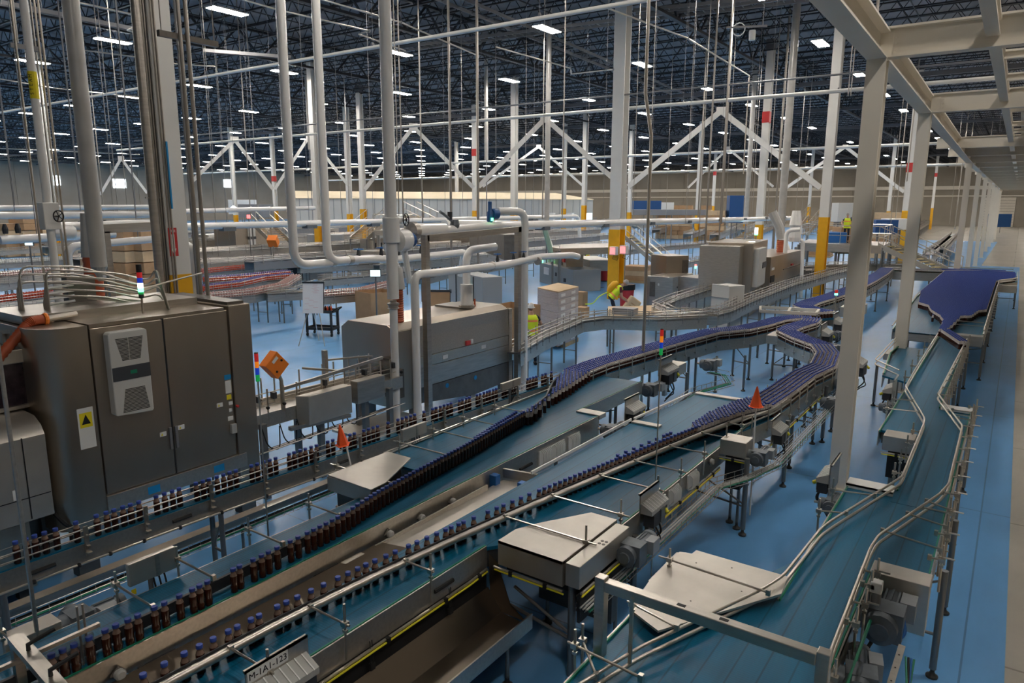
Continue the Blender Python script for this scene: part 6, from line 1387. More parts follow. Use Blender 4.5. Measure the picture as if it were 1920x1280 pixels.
# far filler at the left with cooling unit
t, a, b, n = machine('filler_machine', 'distant steel filling cabinet with a small white cooling unit, left of centre', 440, 421, 500, 419, 3.05, 2.0, 'steel_cab'); face(t, a, b, n, .38, .55, 1.3, 2.9, 'acgrey', 'cooling_unit', .2); face(t, a, b, n, .38, .56, 1.95, 2.15, 'acdark', 'dark_band', .22)
t, a, b, n = machine('filler_machine', 'distant steel machine block with a white hood behind the conduits', 385, 440, 425, 438, 2.2, 1.4, 'steel'); face(t, a, b, n, .1, .9, 1.9, 2.2, 'sheet', 'hood', .15); face(t, a, b, n, .5, .9, 1.0, 1.6, 'dark', 'window')
t, a, b, n = machine('filler_machine', 'distant grey machine behind the twin hanging pipes', 575, 440, 640, 440, 2.3, 1.2, 'panelgrey'); face(t, a, b, n, .1, .2, 1.2, 1.5, 'red', 'red_mark')
t, a, b, n = machine('control_cabinet', 'pale machine housing far left behind the riser pipes', 205, 463, 262, 458, 1.9, 1.0, 'panelgrey', 0, 'cabinet')
# orange operator box far
q = atD(512, 452, 40); ob = MB().cbox(q, (.5, .4, .5), .6, .7).build('operator_box', M['orange'], None, bevel=.02); tag(ob, 'distant tilted orange operator box beside the far stair', 'control box'); MB().tube([q, (q.x, q.y, 0)], .05, 6).build('arm', M['steel'], ob)
# monitors
for px, py, D, lab in ((704, 512, 24, 'pale lit operator monitor beside the thick riser'), (55, 455, 32, 'pale lit operator monitor at the far left')):
    q = atD(px, py, D); t = thing('monitor', lab, 'monitor', (q.x, q.y, 0)); w2 = .23 if px > 100 else .2
    rz = math.atan2(RTY, RTX); MB().cbox(q, (w2*1.6, .06, w2*1.1), rz).build('case', M['dark'], t); MB().cbox(q-V(fw.x, fw.y, 0)*.04, (w2*1.4, .01, w2*.9), rz).build('screen', M['screen'], t); MB().tube([q, (q.x, q.y, 0)], .03, 6).build('post', M['leg'], t)
# --- cream room in the middle distance
t = thing('panel_room', 'long low cream-roofed room of white insulated panels across the middle of the hall', 'building', (-70, 60, 0))
a = atD(500, 373, 110); b = atD(1108, 371, 110); zt = 5.6
a = at(545, 371.5, 5.3); b = at(1112, 373.5, 5.3)
a = atD(545, 372, 95); b = atD(1112, 372, 105); zt = min(a.z, b.z)
d = V(b.x-a.x, b.y-a.y, 0); n = V(-d.y, d.x, 0).normalized(); n = n if n.dot(V(a.x, a.y, 0)) > 0 else -n
MB().prism([(a.x, a.y), (b.x, b.y), (b.x+n.x*14, b.y+n.y*14), (a.x+n.x*14, a.y+n.y*14)], 0, zt).build('walls', M['panelwall'], t)
m = MB(); k0 = a-n*.2; k1 = b-n*.2; m.add([(k0.x, k0.y, zt), (k1.x, k1.y, zt), (k1.x+n.x*14.4, k1.y+n.y*14.4, zt+1.1), (k0.x+n.x*14.4, k0.y+n.y*14.4, zt+1.1), (k0.x, k0.y, zt+.1), (k1.x, k1.y, zt+.1), (k1.x+n.x*14.4, k1.y+n.y*14.4, zt+1.2), (k0.x+n.x*14.4, k0.y+n.y*14.4, zt+1.2)], [(0, 1, 5, 4), (1, 2, 6, 5), (2, 3, 7, 6), (3, 0, 4, 7), (4, 5, 6, 7), (3, 2, 1, 0)]); m.build('roof', M['roomroof'], t)
for i in range(40): p = a+(b-a)*(i/40)-n*.02; MB().box(p.x-.03, p.x+.03, p.y-.03, p.y+.03, 0, zt).build('panel_joint', M['panelgrey'], t)
for px in (1033, 1068, 1102): p = atD(px, 399, 101); MB().cbox((p.x, p.y, 2.6), (1.1, .6, 1.6)).build('lit_doorway', M['screen'] if px > 1090 else M['sheet'], t)
# --- stairs and platforms
def stair(lab, p0, p1, w, steps, col='yellow', side=1):
    """p0 foot, p1 head (3D)"""
    p0 = Vector(p0); p1 = Vector(p1); t = thing('metal_stair', lab, 'stair', tuple(p0)); d = V(p1.x-p0.x, p1.y-p0.y, 0).normalized(); s = V(-d.y, d.x, 0)*w/2
    for k in (-1, 1):
        MB().bar(p0+s*k, p1+s*k, .05, .28).build('stringer', M['steel_h'], t)
        for h in (.55, 1.05): MB().tube([p0+s*k+V(0, 0, h), p1+s*k+V(0, 0, h)], .025, 6).build('handrail', M['rail'], t)
        for i in range(5): c = p0+(p1-p0)*(i/4)+s*k; MB().tube([c, c+V(0, 0, 1.05)], .02, 6).build('baluster', M['rail'], t)
        for c in (p0, p1): MB().tube([c+s*k, V((c+s*k).x, (c+s*k).y, 0)], .05, 6).build('support_leg', M['leg'], t)
    for i in range(steps):
        c = p0+(p1-p0)*((i+.5)/steps); m = MB(); m.bar(c-s, c+s, .26, .04); m.build('tread', M['wood'] if col == 'wood' else M['yellow'] if i % 1 == 1 else M['labelyellow_dull'], t)
    return t
M['labelyellow_dull'] = mat('tread_nosing', (.62, .52, .28), .7)
def platform(lab, pts, z, legs_=4, rail=True, th=.35):
    t = thing('steel_platform', lab, 'platform', (pts[0][0], pts[0][1], 0)); MB().prism([tuple(p[:2]) for p in pts], z-th, z).build('deck', M['steel'], t)
    n_ = len(pts)
    for i in range(n_):
        p, q = pts[i], pts[(i+1) % n_]; p = V(p[0], p[1], z); q = V(q[0], q[1], z)
        MB().tube([(p.x, p.y, 0), (p.x, p.y, z-.1)], .08, 6).build('leg', M['leg'], t)
        if rail:
            for h in (.5, 1.05): MB().tube([p+V(0, 0, h), q+V(0, 0, h)], .025, 6).build('handrail', M['rail'], t)
            k = max(1, int((q-p).length/1.6))
            for j in range(k): c = p+(q-p)*(j/k); MB().tube([c, c+V(0, 0, 1.05)], .02, 5).build('baluster', M['rail'], t)
    return t
D1 = 33
sa = at(1250, 506, 0.1); 
h0 = atD(1176, 442, math.hypot(sa.x, sa.y)+1.5)
stair('stair with pale yellow treads coming down right of the broad yellow column', (sa.x, sa.y, .1), (h0.x, h0.y, h0.z), 1.0, 11)
pz = h0.z
pp_ = [atD(1170, 440, 38), atD(1050, 437, 36), atD(1052, 432, 40), atD(1172, 435, 42)]
platform('steel walkway behind the broad yellow column', [(p.x, p.y) for p in pp_], pz, rail=False)
# platform on the right with workers
zq = 3.0
q0 = at(1500, 459, zq-.5); pr = [at(1500, 458, zq-.2), at(1655, 463, zq-.2), at(1664, 444, zq), at(1500, 440, zq)]
pr = [(-12.8, 44.0), (-6.6, 43.2), (-6.6, 48.5), (-12.8, 49.0)]
DZ = 46
a1 = atD(1498, 455, DZ); a2 = atD(1656, 462, DZ-1.2); zpl = a1.z
pl_ = [(a1.x, a1.y), (a2.x, a2.y), (a2.x-.3, a2.y+5), (a1.x-.6, a1.y+5)]
platform('steel work platform with handrails behind the nearest cream column', pl_, zpl, rail=True, th=.45)
foot_ = at(1768, 497, 0.1); stair('stair running down right from the work platform behind the second cream column', (a2.x+3.6, a2.y-1.5, .9), (a2.x, a2.y+.6, zpl), 1.1, 12)
f0 = atD(1520, 448, 70); 
for (x0, y0, x1, y1, D, lab) in ((525, 452, 490, 418, 48, 'far striped stair left of the twin hanging pipes'), (672, 448, 705, 420, 50, 'far stair before the pair of yellow feet'), (820, 430, 770, 405, 52, 'far stair with wooden treads beside the thick riser'), (1385, 450, 1440, 425, 62, 'far stair left of the thick grey riser'), (1500, 440, 1530, 405, 66, 'far stair left of the large platform column')):
    p0 = atD(x0, y0, D); p1 = atD(x1, y1, D+2); p0.z = max(p0.z, .2); stair(lab, tuple(p0), tuple(p1), 1.3, 10, 'wood')
p = [atD(x, y, D) for x, y, D in ((700, 432, 50), (770, 430, 50), (775, 428, 55), (700, 430, 55))]; platform('far steel platform between the two far stairs', [(k.x, k.y) for k in p], p[0].z, rail=True)
# --- far left production lines (streams of white-capped, orange and violet-capped bottles)
def px_line(pts, z): return [tuple(at(x, y, z)[:2]) for x, y in pts]
LN = [
 ('white', ((-10, 488), (140, 480), (290, 462), (375, 464), (600, 459), (770, 446)), .34, 'whitecap', 'whitecap', 'far bottle conveyor carrying a thin band of white caps'),
 ('white', ((-10, 511), (180, 497), (290, 474), (375, 480), (540, 471), (600, 463), (775, 455)), .50, 'pink', 'whitecap', 'bottle conveyor carrying a wider band of white caps'),
 ('red', ((372, 506), (430, 500), (497, 494)), .30, 'orange_juice', 'orange_juice', 'conveyor with orange bottles above the violet stream'),
 ('red', ((375, 536), (440, 529), (490, 518), (545, 513)), .40, 'orange_juice', 'purple', 'conveyor with orange bottles and violet caps bending behind the easel'),
 ('red', ((385, 520), (450, 516), (540, 507)), .55, 'orange_juice', 'purple', 'conveyor with a wide violet-capped stream behind the conduits'),
 ('red', ((-10, 557), (60, 549), (130, 540)), .40, 'orange_juice', 'orange_juice', 'conveyor with orange bottles left of the filling cabinet roof pipes'),
 ('red', ((622, 486), (760, 478), (890, 463)), .50, 'orange_juice', 'purple', 'conveyor with orange bottles running behind the thick riser'),
 ('pink', ((372, 552), (470, 543), (530, 531), (556, 515)), .34, 'pink', 'pink', 'curving conveyor with small pale bottles left of the easel'),
 ('pink', ((600, 546), (680, 540), (730, 528)), .30, 'pink', 'pink', 'conveyor with pale pink bottles above the cardboard bin'),
 ('pink', ((-10, 600), (40, 596), (100, 590)), .30, 'pink', 'belt_green', 'conveyor with small bottles behind the orange duct'),
]
for i, (k, pts, w, bm, cm, lab) in enumerate(LN):
    z = 1.35; P = px_line(pts, z); bgconv(lab, P, w+.1, 1.15, 'steel', 2, 2.2, .28, .8); bgload('bottles on the '+lab.replace('conveyor', 'line'), P, w-.08, 1.15, bm, cm, .11 if k != 'pink' else .10, .24, .045 if k != 'pink' else .04)
for pts, lab in ((((-10, 530), (120, 520), (260, 505)), 'empty steel conveyor under the white-capped band at the far left'), (((-10, 580), (90, 572), (180, 562)), 'empty steel conveyor behind the orange duct'), (((560, 500), (700, 492), (800, 485)), 'empty steel conveyor behind the twin pipe elbows'), (((600, 522), (690, 515), (780, 505)), 'steel conveyor below the lit monitor'), (((380, 490), (520, 480), (640, 475)), 'steel conveyor between white and orange bands'), (((-10, 470), (120, 462), (250, 452)), 'steel conveyor in front of the far stacked cases'), (((500, 548), (560, 545), (600, 530)), 'steel conveyor end beside the easel'),
                 (((790, 520), (850, 505), (900, 492)), 'steel conveyor seen through the portal frame'), (((1080, 478), (1115, 470), (1150, 455)), 'steel conveyor behind the vested worker by the case packer'), (((900, 500), (960, 490), (1010, 480)), 'steel conveyor left of the case packer'), (((1160, 470), (1240, 462), (1330, 455)), 'long steel conveyor beyond the yellow stair'), (((1230, 500), (1300, 488), (1390, 470)), 'steel conveyor behind the case erector')):
    bgconv(lab, px_line(pts, 1.2), .4, 1.15, 'steel', 2, 2.3, .3, .7)
# more lines filling the floor between the pipe runs and the cream room
PLACE_ = ('third from the twin pipes', 'fourth from the twin pipes', 'fifth from the twin pipes', 'midway to the cream room', 'well beyond the crossing white run', 'before the cream room', 'close to the cream room', 'beside the cream room', 'left of the cream room', 'farthest left near the stacked cases')
for i, (X, y0, y1, w, z) in enumerate(((-29, 28, 56, .5, 1.2), (-32, 22, 60, .8, 1.6), (-36, 15, 70, .6, 1.3), (-39.5, 17, 74, .9, 1.7), (-45, 19, 78, .7, 1.4), (-50, 20, 78, 1.0, 1.8), (-56, 22, 72, .8, 1.5), (-62, 24, 66, 1.0, 1.9), (-70, 26, 58, 1.0, 1.6), (-82, 28, 60, 1.2, 2.0))):
    bgconv('long steel transport line in the far left field, '+PLACE_[i], [(X, y0), (X, (y0+y1)/2), (X-.6, y1)], w, z, ('steel', 'galv', 'steel_h')[i % 3], 2, 6.5, .45, 1.1, 'galv', .025)
random.seed(33)
for i in range(26):
    X = random.choice((-31, -33, -35, -34, -38, -42, -47.5, -53, -59, -66)); Y = random.uniform(.45, 1.5)*abs(X)
    if Y > 70 or (X < -48 and Y > 60): Y = 50
    w, d_, h = random.uniform(.8, 2.2), random.uniform(1.0, 3.5), random.uniform(1.2, 2.4); t = thing('process_unit', 'small steel process unit with a dark panel among the far transport lines', 'machine', (X, Y, 0), 'small process units in the far field')
    MB().box(X-w/2, X+w/2, Y-d_/2, Y+d_/2, .3, h).build('housing', M[random.choice(('steel', 'panelgrey', 'steel_h', 'steel_cab'))], t, bevel=.02); MB().box(X+w/2, X+w/2+.04, Y-d_*.3, Y+d_*.2, h*.5, h*.85).build('dark_panel', M['dark'], t)
    for a_ in (-.4, .4): MB().box(X+a_*w-.06, X+a_*w+.06, Y-d_*.4, Y-d_*.4+.1, 0, .32).build('leg', M['leg'], t)
    if i % 3 == 0: MB().tube([(X, Y, h), (X, Y, h+.9)], .12, 8).build('stack', M['rail'], t)
# far dense conveyor field
random.seed(21); names = ('left', 'middle', 'right')
rows = [((1060, 425), (1140, 402)), ((1090, 430), (1160, 404)), ((1190, 425), (1290, 405)), ((1230, 432), (1340, 404)), ((1290, 440), (1390, 408)), ((1340, 442), (1420, 410)), ((1390, 432), (1500, 404)), ((1500, 425), (1600, 402)), ((1560, 440), (1640, 408)), ((1660, 430), (1720, 404)), ((1690, 440), (1760, 405)), ((1740, 480), (1790, 440)), ((1760, 470), (1800, 430))]
for i, (p, q) in enumerate(rows):
    a, b = at(*p, 1.4), at(*q, 1.4); mid = (a+b)/2
    if (b-a).length > 34: b = a+(b-a).normalized()*34
    ww = .6 if i > 10 else 1.0
    bgconv('distant conveyor %s, %s' % (('carrying dull cases', 'with tall rails', 'with grey covers', 'with stacked guides', 'with blue trays', 'by a post')[i % 6], ('near the cream room corner', 'second from the cream room', 'left of the big column group', 'below the brown pallets', 'in front of the tall blue panel', 'behind the long white pipe', 'left of the platform', 'behind the platform', 'left of the nearest cream column', 'between the first two cream columns', 'left of the second cream column', 'right of the second cream column', 'farthest right beside the aisle')[i]), [(a.x, a.y), (mid.x, mid.y), (b.x, b.y)], ww, 1.5, 'steel', 2, 3.2, .5, 1.6, 'galv', .03)
for i, (px, py, w_, h_, mt, D, lab) in enumerate(((1212, 388, 3.6, 1.6, 'blue', 95, 'far blue container left of the white boxes'), (1378, 392, 1.6, 3.0, 'blue', 85, 'tall far blue panel'), (1230, 390, 4.5, 1.5, 'sheet', 98, 'far white container right of the blue one'), (1255, 398, 8, .6, 'galv', 80, 'far flat grey hopper'), (1581, 398, 1.3, 1.4, 'acgrey', 60, 'far pale cabinet above the platform'), (1560, 452, 1.2, 1.1, 'bluebright', 47.5, 'blue crates on the work platform'), (1585, 450, 1.2, 1.6, 'card', 48.5, 'brown cartons on the work platform'), (1655, 425, 1.6, 1.0, 'blue', 58, 'dark blue motor housing beyond the nearest cream column'), (1680, 420, 1.7, .8, 'sheet', 60, 'white box beyond the nearest cream column'), (1873, 413, 3.5, 2.2, 'blue', 150, 'far blue bin at the end of the aisle'), (480, 395, 4, 1.6, 'galv', 95, 'grey far crates behind the white run'), (455, 388, 4, 2.2, 'sheet', 120, 'far white box by the left wall'))):
    q = atD(px, py, D); zc = max(q.z, h_/2); t = thing('storage_crate', lab, 'crate', (q.x, q.y, zc-h_/2)); MB().cbox((q.x, q.y, zc), (w_, 1.2, h_), math.atan2(RTY, RTX)).build('box', M[mt], t, bevel=.03); 
    if zc-h_/2 > .05:
        for k in (-.3, .3): MB().tube([(q.x+k, q.y, 0), (q.x+k, q.y, zc-h_/2)], .06, 6).build('support', M['leg'], t)
# stacks of brown cases: far left and far right
k = 0
for (px, py, D, n_, lab) in ((10, 422, 75, 4, 'far left'), (45, 420, 75, 4, 'second from the far left'), (80, 421, 76, 3, 'left of the STEAM pipe'), (135, 425, 72, 3, 'right of the STEAM pipe'), (1245, 392, 100, 2, 'over the far grey hopper'), (1262, 392, 100, 2, 'right of the far grey hopper'), (1285, 392, 100, 3, 'by the far slim column'), (1320, 392, 98, 2, 'left of the tall blue panel'), (1550, 395, 110, 2, 'behind the platform column'), (1660, 405, 70, 3, 'between the cream columns'), (1690, 405, 72, 3, 'before the red-banded column'), (1345, 400, 85, 3, 'under the tall blue panel'), (230, 445, 40, 2, 'behind the riser pipes'), (262, 445, 40, 2, 'left of the riser pipes')):
    q = atD(px, py, D); t = thing('case_stack', 'stack of brown cases, '+lab, 'cases', (q.x, q.y, 0), 'distant stacks of brown cases'); zt = q.z+.6
    for j in range(max(2, int(zt/.55))): MB().cbox((q.x+random.uniform(-.1, .1), q.y, .3+.56*j), (1.9, 1.4, .52), .2+random.uniform(-.05, .05)).build('case_layer', M['card' if j % 3 else 'card_l'], t)
# hanging rods, drops and conduits
random.seed(5)
drops = [(95, 150, 420, .02, 20), (105, 152, 415, .02, 20), (33, 0, 80, .015, 12), (68, 130, 230, .03, 26), (210, 115, 345, .012, 22), (222, 170, 400, .015, 30), (240, 150, 400, .02, 34), (352, 60, 480, .02, 14), (366, 30, 560, .012, 15), (400, 60, 300, .012, 24), (410, 180, 480, .02, 40), (430, 220, 450, .015, 45),
 (470, 200, 405, .03, 42), (485, 170, 405, .02, 42), (548, 120, 260, .012, 30), (640, 230, 400, .015, 50), (655, 200, 400, .03, 60), (750, 100, 470, .012, 18), (793, 110, 440, .035, 34), (847, 97, 540, .05, 30), (897, 108, 560, .055, 30), (756, 330, 410, .02, 22), (868, 130, 400, .012, 40), (930, 190, 400, .012, 42), (985, 110, 400, .012, 40), (1017, 145, 410, .03, 40), (1054, 0, 420, .022, 26), (1100, 250, 400, .012, 50), (1187, 0, 400, .012, 30),
 (1222, 0, 230, .012, 26), (1248, 60, 420, .012, 45), (1285, 0, 420, .012, 30), (1308, 90, 420, .04, 45), (1320, 90, 560, .04, 33), (1352, 20, 420, .05, 36), (1345, 20, 560, .03, 33), (1359, 55, 420, .012, 40), (1403, 70, 450, .015, 45), (1409, 140, 420, .02, 50), (1447, 100, 520, .06, 44), (1437, 100, 420, .02, 44), (1490, 180, 420, .02, 60), (1500, 130, 440, .012, 55), (1590, 95, 180, .02, 32), (1595, 110, 180, .02, 32), (1600, 120, 560, .06, 30), (1607, 160, 450, .02, 40), (1665, 200, 470, .02, 55), (1672, 250, 480, .03, 60), (1700, 195, 340, .05, 58), (1780, 270, 420, .02, 90), (1790, 300, 430, .06, 95), (1800, 310, 440, .04, 95), (1835, 330, 440, .03, 100), (1310, 100, 450, .02, 34), (280, 180, 400, .02, 50), (195, 330, 400, .04, 60)]
for i, (px, y0, y1, r, D) in enumerate(drops):
    q = atD(px, min(y1, 500), D); z0 = zat(y1, q); z1 = 15.2 if y0 < 150 else min(15.2, max(zat(y0, q), 9)); z1 = 15.2
    where = 'left third' if px < 640 else 'middle' if px < 1280 else 'right third'
    t = thing('drop_pipe', ('slim', 'thin', 'narrow')[i % 3]+' vertical steel drop pipe hanging from the roof in the %s of the view' % where, 'drop pipe', (q.x, q.y, max(z0, 0)), 'steel drops in the %s' % where)
    t['label'] = 'slim vertical steel drop hanging from the roof in the %s of the view' % where
    MB().tube([(q.x, q.y, max(z0, 0)), (q.x, q.y, z1)], r, 6).build('tube', M['tube'], t)
q = [atD(x, y, 13) for x, y in ((1207, -5), (1207, 185), (1216, 255), (1212, 430), (1208, 690))]; D = 13
t = thing('conduit', 'stainless conduit with a kink passing right of the broad yellow column', 'conduit', (q[4].x, q[4].y, 0))
base = atD(1208, 600, 15.5); tp = [V(base.x, base.y, 0), V(base.x, base.y, zat(255, base)), V(base.x-.12, base.y-.1, zat(185, base)+.1), V(base.x-.12, base.y-.1, 15.2)]
MB().tube(tp, .035, 10).build('tube', M['rail'], t, smooth=60)
# ceiling sensors
q = atD(1392, 58, 22); t = thing('ceiling_sensor', 'white cylindrical antenna with cable loops under the roof at the upper right', 'sensor', tuple(q)); MB().lathe([(.0, -.28), (.09, -.26), (.09, .0), (.0, .02)], q+V(.25, .1, 0), 12).build('body', M['sheet'], t, smooth=50); MB().bar(q+V(-.4, -.2, .1), q+V(.6, .25, .1), .05).build('bar', M['galv'], t); MB().tube([q+V(-.1+.17*math.cos(k*.5), 0, .05+.17*math.sin(k*.5)) for k in range(14)], .015, 6).build('cable_loop', M['sheet'], t); [MB().tube([q+V(d, .4*d, .1), (q.x+d, q.y+.4*d, 15.2)], .008, 4).build('rod', M['galv'], t) for d in (-.3, .5)]
# ================================================================ FLOOR OBJECTS
t = thing('utility_cart', 'black two-shelf utility cart on casters behind the easel', 'cart', (-19.0, 15.9, 0)); C0 = at(606, 628, 0); rz = math.radians(20)
Rm = Matrix.Translation((C0.x, C0.y, 0)) @ Matrix.Rotation(math.radians(22), 4, 'Z')
def local(parent, name, f, mt, Rm=Rm, bev=0, sm=None):
    m = MB(); f(m); m.v = [tuple(Rm @ Vector(v)) for v in m.v]; return m.build(name, M[mt], parent, bevel=bev, smooth=sm)
for z, nm in ((.22, 'lower_tray'), (.82, 'upper_tray')): local(t, nm, lambda m: (m.box(-.5, .5, -.28, .28, z, z+.03), m.box(-.5, .5, -.28, -.25, z, z+.10), m.box(-.5, .5, .25, .28, z, z+.10), m.box(-.5, -.47, -.28, .28, z, z+.1), m.box(.47, .5, -.28, .28, z, z+.1)), 'dark')
for x in (-.46, .46):
    for y in (-.25, .25): local(t, 'upright', lambda m: m.box(x-.035, x+.035, y-.03, y+.03, .12, .84), 'dark'); local(t, 'caster', lambda m: m.tube([(x-.02, y, .06), (x+.02, y, .06)], .06, 12), 'black')
local(t, 'push_handle', lambda m: m.tube(arc([(.5, -.22, .88), (.66, -.22, 1.0), (.66, .22, 1.0), (.5, .22, .88)], .1), .022, 8), 'black')
jb = thing('drink_bottles', 'dozen orange-capped sample bottles standing on the utility cart', 'bottles', tuple(Rm @ V(.2, 0, .85)))
bpy.data.objects.remove(jb)
for i in range(10):
    c = Rm @ V(.02+.075*(i % 5), -.06+.12*(i//5), .85); o = MB().lathe([(.033, 0), (.033, .12), (.015, .17), (.018, .19)], c, 8).build('sample_bottle', M['orange_juice' if i % 2 else 'amber'], None); tag(o, 'small orange sample bottle standing on the black utility cart', 'bottle', 'sample bottles on the cart')
def easel(lab, px, pyf, w, h, zc, face_mat, back=False, ang=0):
    c = at(px, pyf, 0); t = thing('easel', lab, 'easel', (c.x, c.y, 0)); A = Matrix.Translation((c.x, c.y, 0)) @ Matrix.Rotation(math.atan2(RTY, RTX)+ang, 4, 'Z')
    tilt = .18
    local(t, 'board', lambda m: m.add([(-w/2, .0, zc), (w/2, .0, zc), (w/2, tilt, zc+h), (-w/2, tilt, zc+h), (-w/2, .03, zc), (w/2, .03, zc), (w/2, tilt+.03, zc+h), (-w/2, tilt+.03, zc+h)], [(0, 1, 2, 3), (7, 6, 5, 4), (0, 4, 5, 1), (1, 5, 6, 2), (2, 6, 7, 3), (3, 7, 4, 0)]), face_mat, A)
    local(t, 'top_clamp', lambda m: m.box(-w/2-.01, w/2+.01, tilt-.02, tilt+.05, zc+h-.04, zc+h+.02), 'dark', A); local(t, 'side_trim', lambda m: m.bar((w/2, .015, zc), (w/2, tilt+.015, zc+h), .02, .04), 'dark', A)
    for x, y in ((-w*.62, -.35), (w*.62, -.35), (0, .55)): local(t, 'leg', lambda m: m.tube([(x, y, 0), (x*.45, .05, zc+.03)], .013, 6), 'rail' if not back else 'galv', A)
    return t, A
e, A = easel('white flip chart easel with faint red notes in front of the utility cart', 590, 645, .68, 1.0, 1.02, 'paper')
random.seed(9); M['note'] = mat('faint_red_ink', (.72, .50, .52), .7)
for i in range(16):
    z = 1.95-.035*i if i < 9 else 1.50-.10*(i-9)*.6; x0 = random.uniform(-.05, .05) if i < 9 else -.28+.28*((i*7) % 3)*.5
    yy = .18*(z-1.02)-.004; local(e, 'note_line', lambda m: m.add([(x0, yy, z), (x0+.16, yy, z), (x0+.16, yy+.002, z+.010), (x0, yy+.002, z+.010)], [(0, 1, 2, 3)]), 'note', A)
easel('folded brown-backed easel standing behind the oven', 826, 660, .62, .95, .95, 'card', True)
# cardboard bins
def openbox(lab, px, py, w, d_, h, rz, pal=True, mt='card'):
    c = at(px, py, 0); t = thing('cardboard_bin', lab, 'cardboard box', (c.x, c.y, 0)); A = Matrix.Translation((c.x, c.y, 0)) @ Matrix.Rotation(rz, 4, 'Z'); z0 = .13 if pal else 0
    local(t, 'box', lambda m: (m.box(0, w, 0, .02, z0, h), m.box(0, w, d_-.02, d_, z0, h), m.box(0, .02, 0, d_, z0, h), m.box(w-.02, w, 0, d_, z0, h), m.box(0, w, 0, d_, z0, z0+.02)), mt, A)
    if pal: local(t, 'pallet', lambda m: ([m.box(-.04, w+.04, d_*k/6, d_*k/6+.12, .10, .13) for k in range(6)], [m.box(w*k/2-.05*k, w*k/2-.05*k+.1, 0, d_, 0, .1) for k in range(3)]), 'wood', A)
openbox('big open brown cardboard bin on a pallet left of the thick riser', 668, 612, 1.15, 1.15, 1.35, math.radians(-14))
openbox('open brown cardboard bin partly hidden by the portal frame', 918, 668, 1.1, 1.1, 1.55, math.radians(0))
# shrink-wrapped pallet of cases
c0 = at(1008, 540, 1.85); c1 = at(1047, 548, 1.85); c2_ = at(1085, 538, 1.85); c = (c0+c2_)/2; c.z = 0; A = Matrix.Translation((c.x, c.y, 0)) @ Matrix.Rotation(math.atan2(c2_.y-c1.y, c2_.x-c1.x), 4, 'Z')
t = thing('wrapped_pallet', 'tall shrink-wrapped pallet of cases with a brown top sheet', 'pallet of cases', (c.x, c.y, 0))
local(t, 'pallet', lambda m: [m.box(-.6, .6, -.5+.2*k, -.5+.2*k+.13, .0, .14) for k in range(6)], 'wood', A)
c3 = c0
c3 = c0+c2_-c1
for k in range(8):
    z0 = .14+.212*k; m = MB(); m.prism([tuple(v[:2]) for v in (c0, c1, c2_, c3)], z0, z0+.205); m.build('case_layer', M['wrap'], t, bevel=.01)
    for u in (.12, .62): p = c1+(c2_-c1)*u; q = c1+(c2_-c1)*(u+.2); m = MB(); nx = V(c2_.y-c1.y, -(c2_.x-c1.x), 0).normalized()*.012; m.prism([(p.x, p.y), (q.x, q.y), (q.x+nx.x, q.y+nx.y), (p.x+nx.x, p.y+nx.y)], z0+.06, z0+.15); m.build('case_label', M['sheet'], t)
m = MB(); m.prism([tuple(v[:2]) for v in (c0, c1, c2_, c3)], 1.84, 1.87); m.build('top_sheet', M['card_l'], t)
t.location = (0, 0, 0)
for ch in t.children: pass
# fix origin of the wrapped pallet to the corner point
def reorigin(t, loc):
    old = Vector(ORG[t.name])
    for ch in t.children: ch.data.transform(Matrix.Translation(old-Vector(loc))) if ch.type == 'MESH' else None
    t.location = loc; ORG[t.name] = tuple(loc)
t.location = ORG[t.name]
# boxes behind
for i, (px, py, h, lab) in enumerate(((1091, 612, .75, 'small brown carton beside the wrapped pallet, lower'), (1089, 590, .75, 'small brown carton behind the wrapped pallet, upper'))):
    c = at(px, py, 0); o = MB().box(c.x-.2, c.x+.2, c.y-.2, c.y+.2, .0, h*(1 if i == 0 else 1.3)).build('carton', M['card'], None, bevel=.01); tag(o, lab, 'carton')
def pallet_stack(lab, px, py, w, n_, mt='card_l', h=.28):
    c = at(px, py, 0); t = thing('pallet_of_cartons', lab, 'pallet of cartons', (c.x, c.y, 0)); MB().cbox((c.x, c.y, .06), (w+.1, w, .12), .1).build('pallet', M['wood'], t)
    for k in range(n_): MB().cbox((c.x, c.y, .13+h/2+h*k), (w-.05*k, w*.9, h-.01), .1).build('carton_layer', M[mt if k % 2 else 'card'], t)
pallet_stack('pallet of brown cartons right of the broad yellow column', 1195, 528, 1.5, 3)
pallet_stack('flat pile of brown sheets right of the pallet of cartons', 1245, 508, 2.0, 1)
pallet_stack('pallet of pale green wrapped goods under the work platform', 1525, 480, 3.0, 2, 'galv', .35)
pallet_stack('low brown pallet load behind the case erector', 1210, 512, 1.3, 1)
def bin_(lab, px, py, r, h, mt, bag=True):
    c = at(px, py, 0); t = thing('trash_bin', lab, 'bin', (c.x, c.y, 0)); MB().lathe([(r*.8, .06), (r, h), (r*1.05, h+.03)], (c.x, c.y, 0), 16).build('tub', M[mt], t, smooth=50)
    if bag: MB().lathe([(r*1.07, h-.18), (r*1.1, h+.06), (r*.9, h+.07)], (c.x, c.y, 0), 16).build('bag_rim', M['black'], t, smooth=50)
    MB().lathe([(r*.5, 0), (r*.8, .07)], (c.x, c.y, 0), 12).build('dolly', M['iron'], t)
bin_('red bin with a black liner left of the broad yellow column', 1132, 527, .45, 1.1, 'red'); bin_('dark bin touching the left side of the broad yellow column', 1149, 522, .4, 1.1, 'dark'); bin_('red bin with a black bag behind the bending worker', 1174, 577, .34, 1.0, 'red')
q = at(1495, 415+62, 0); 
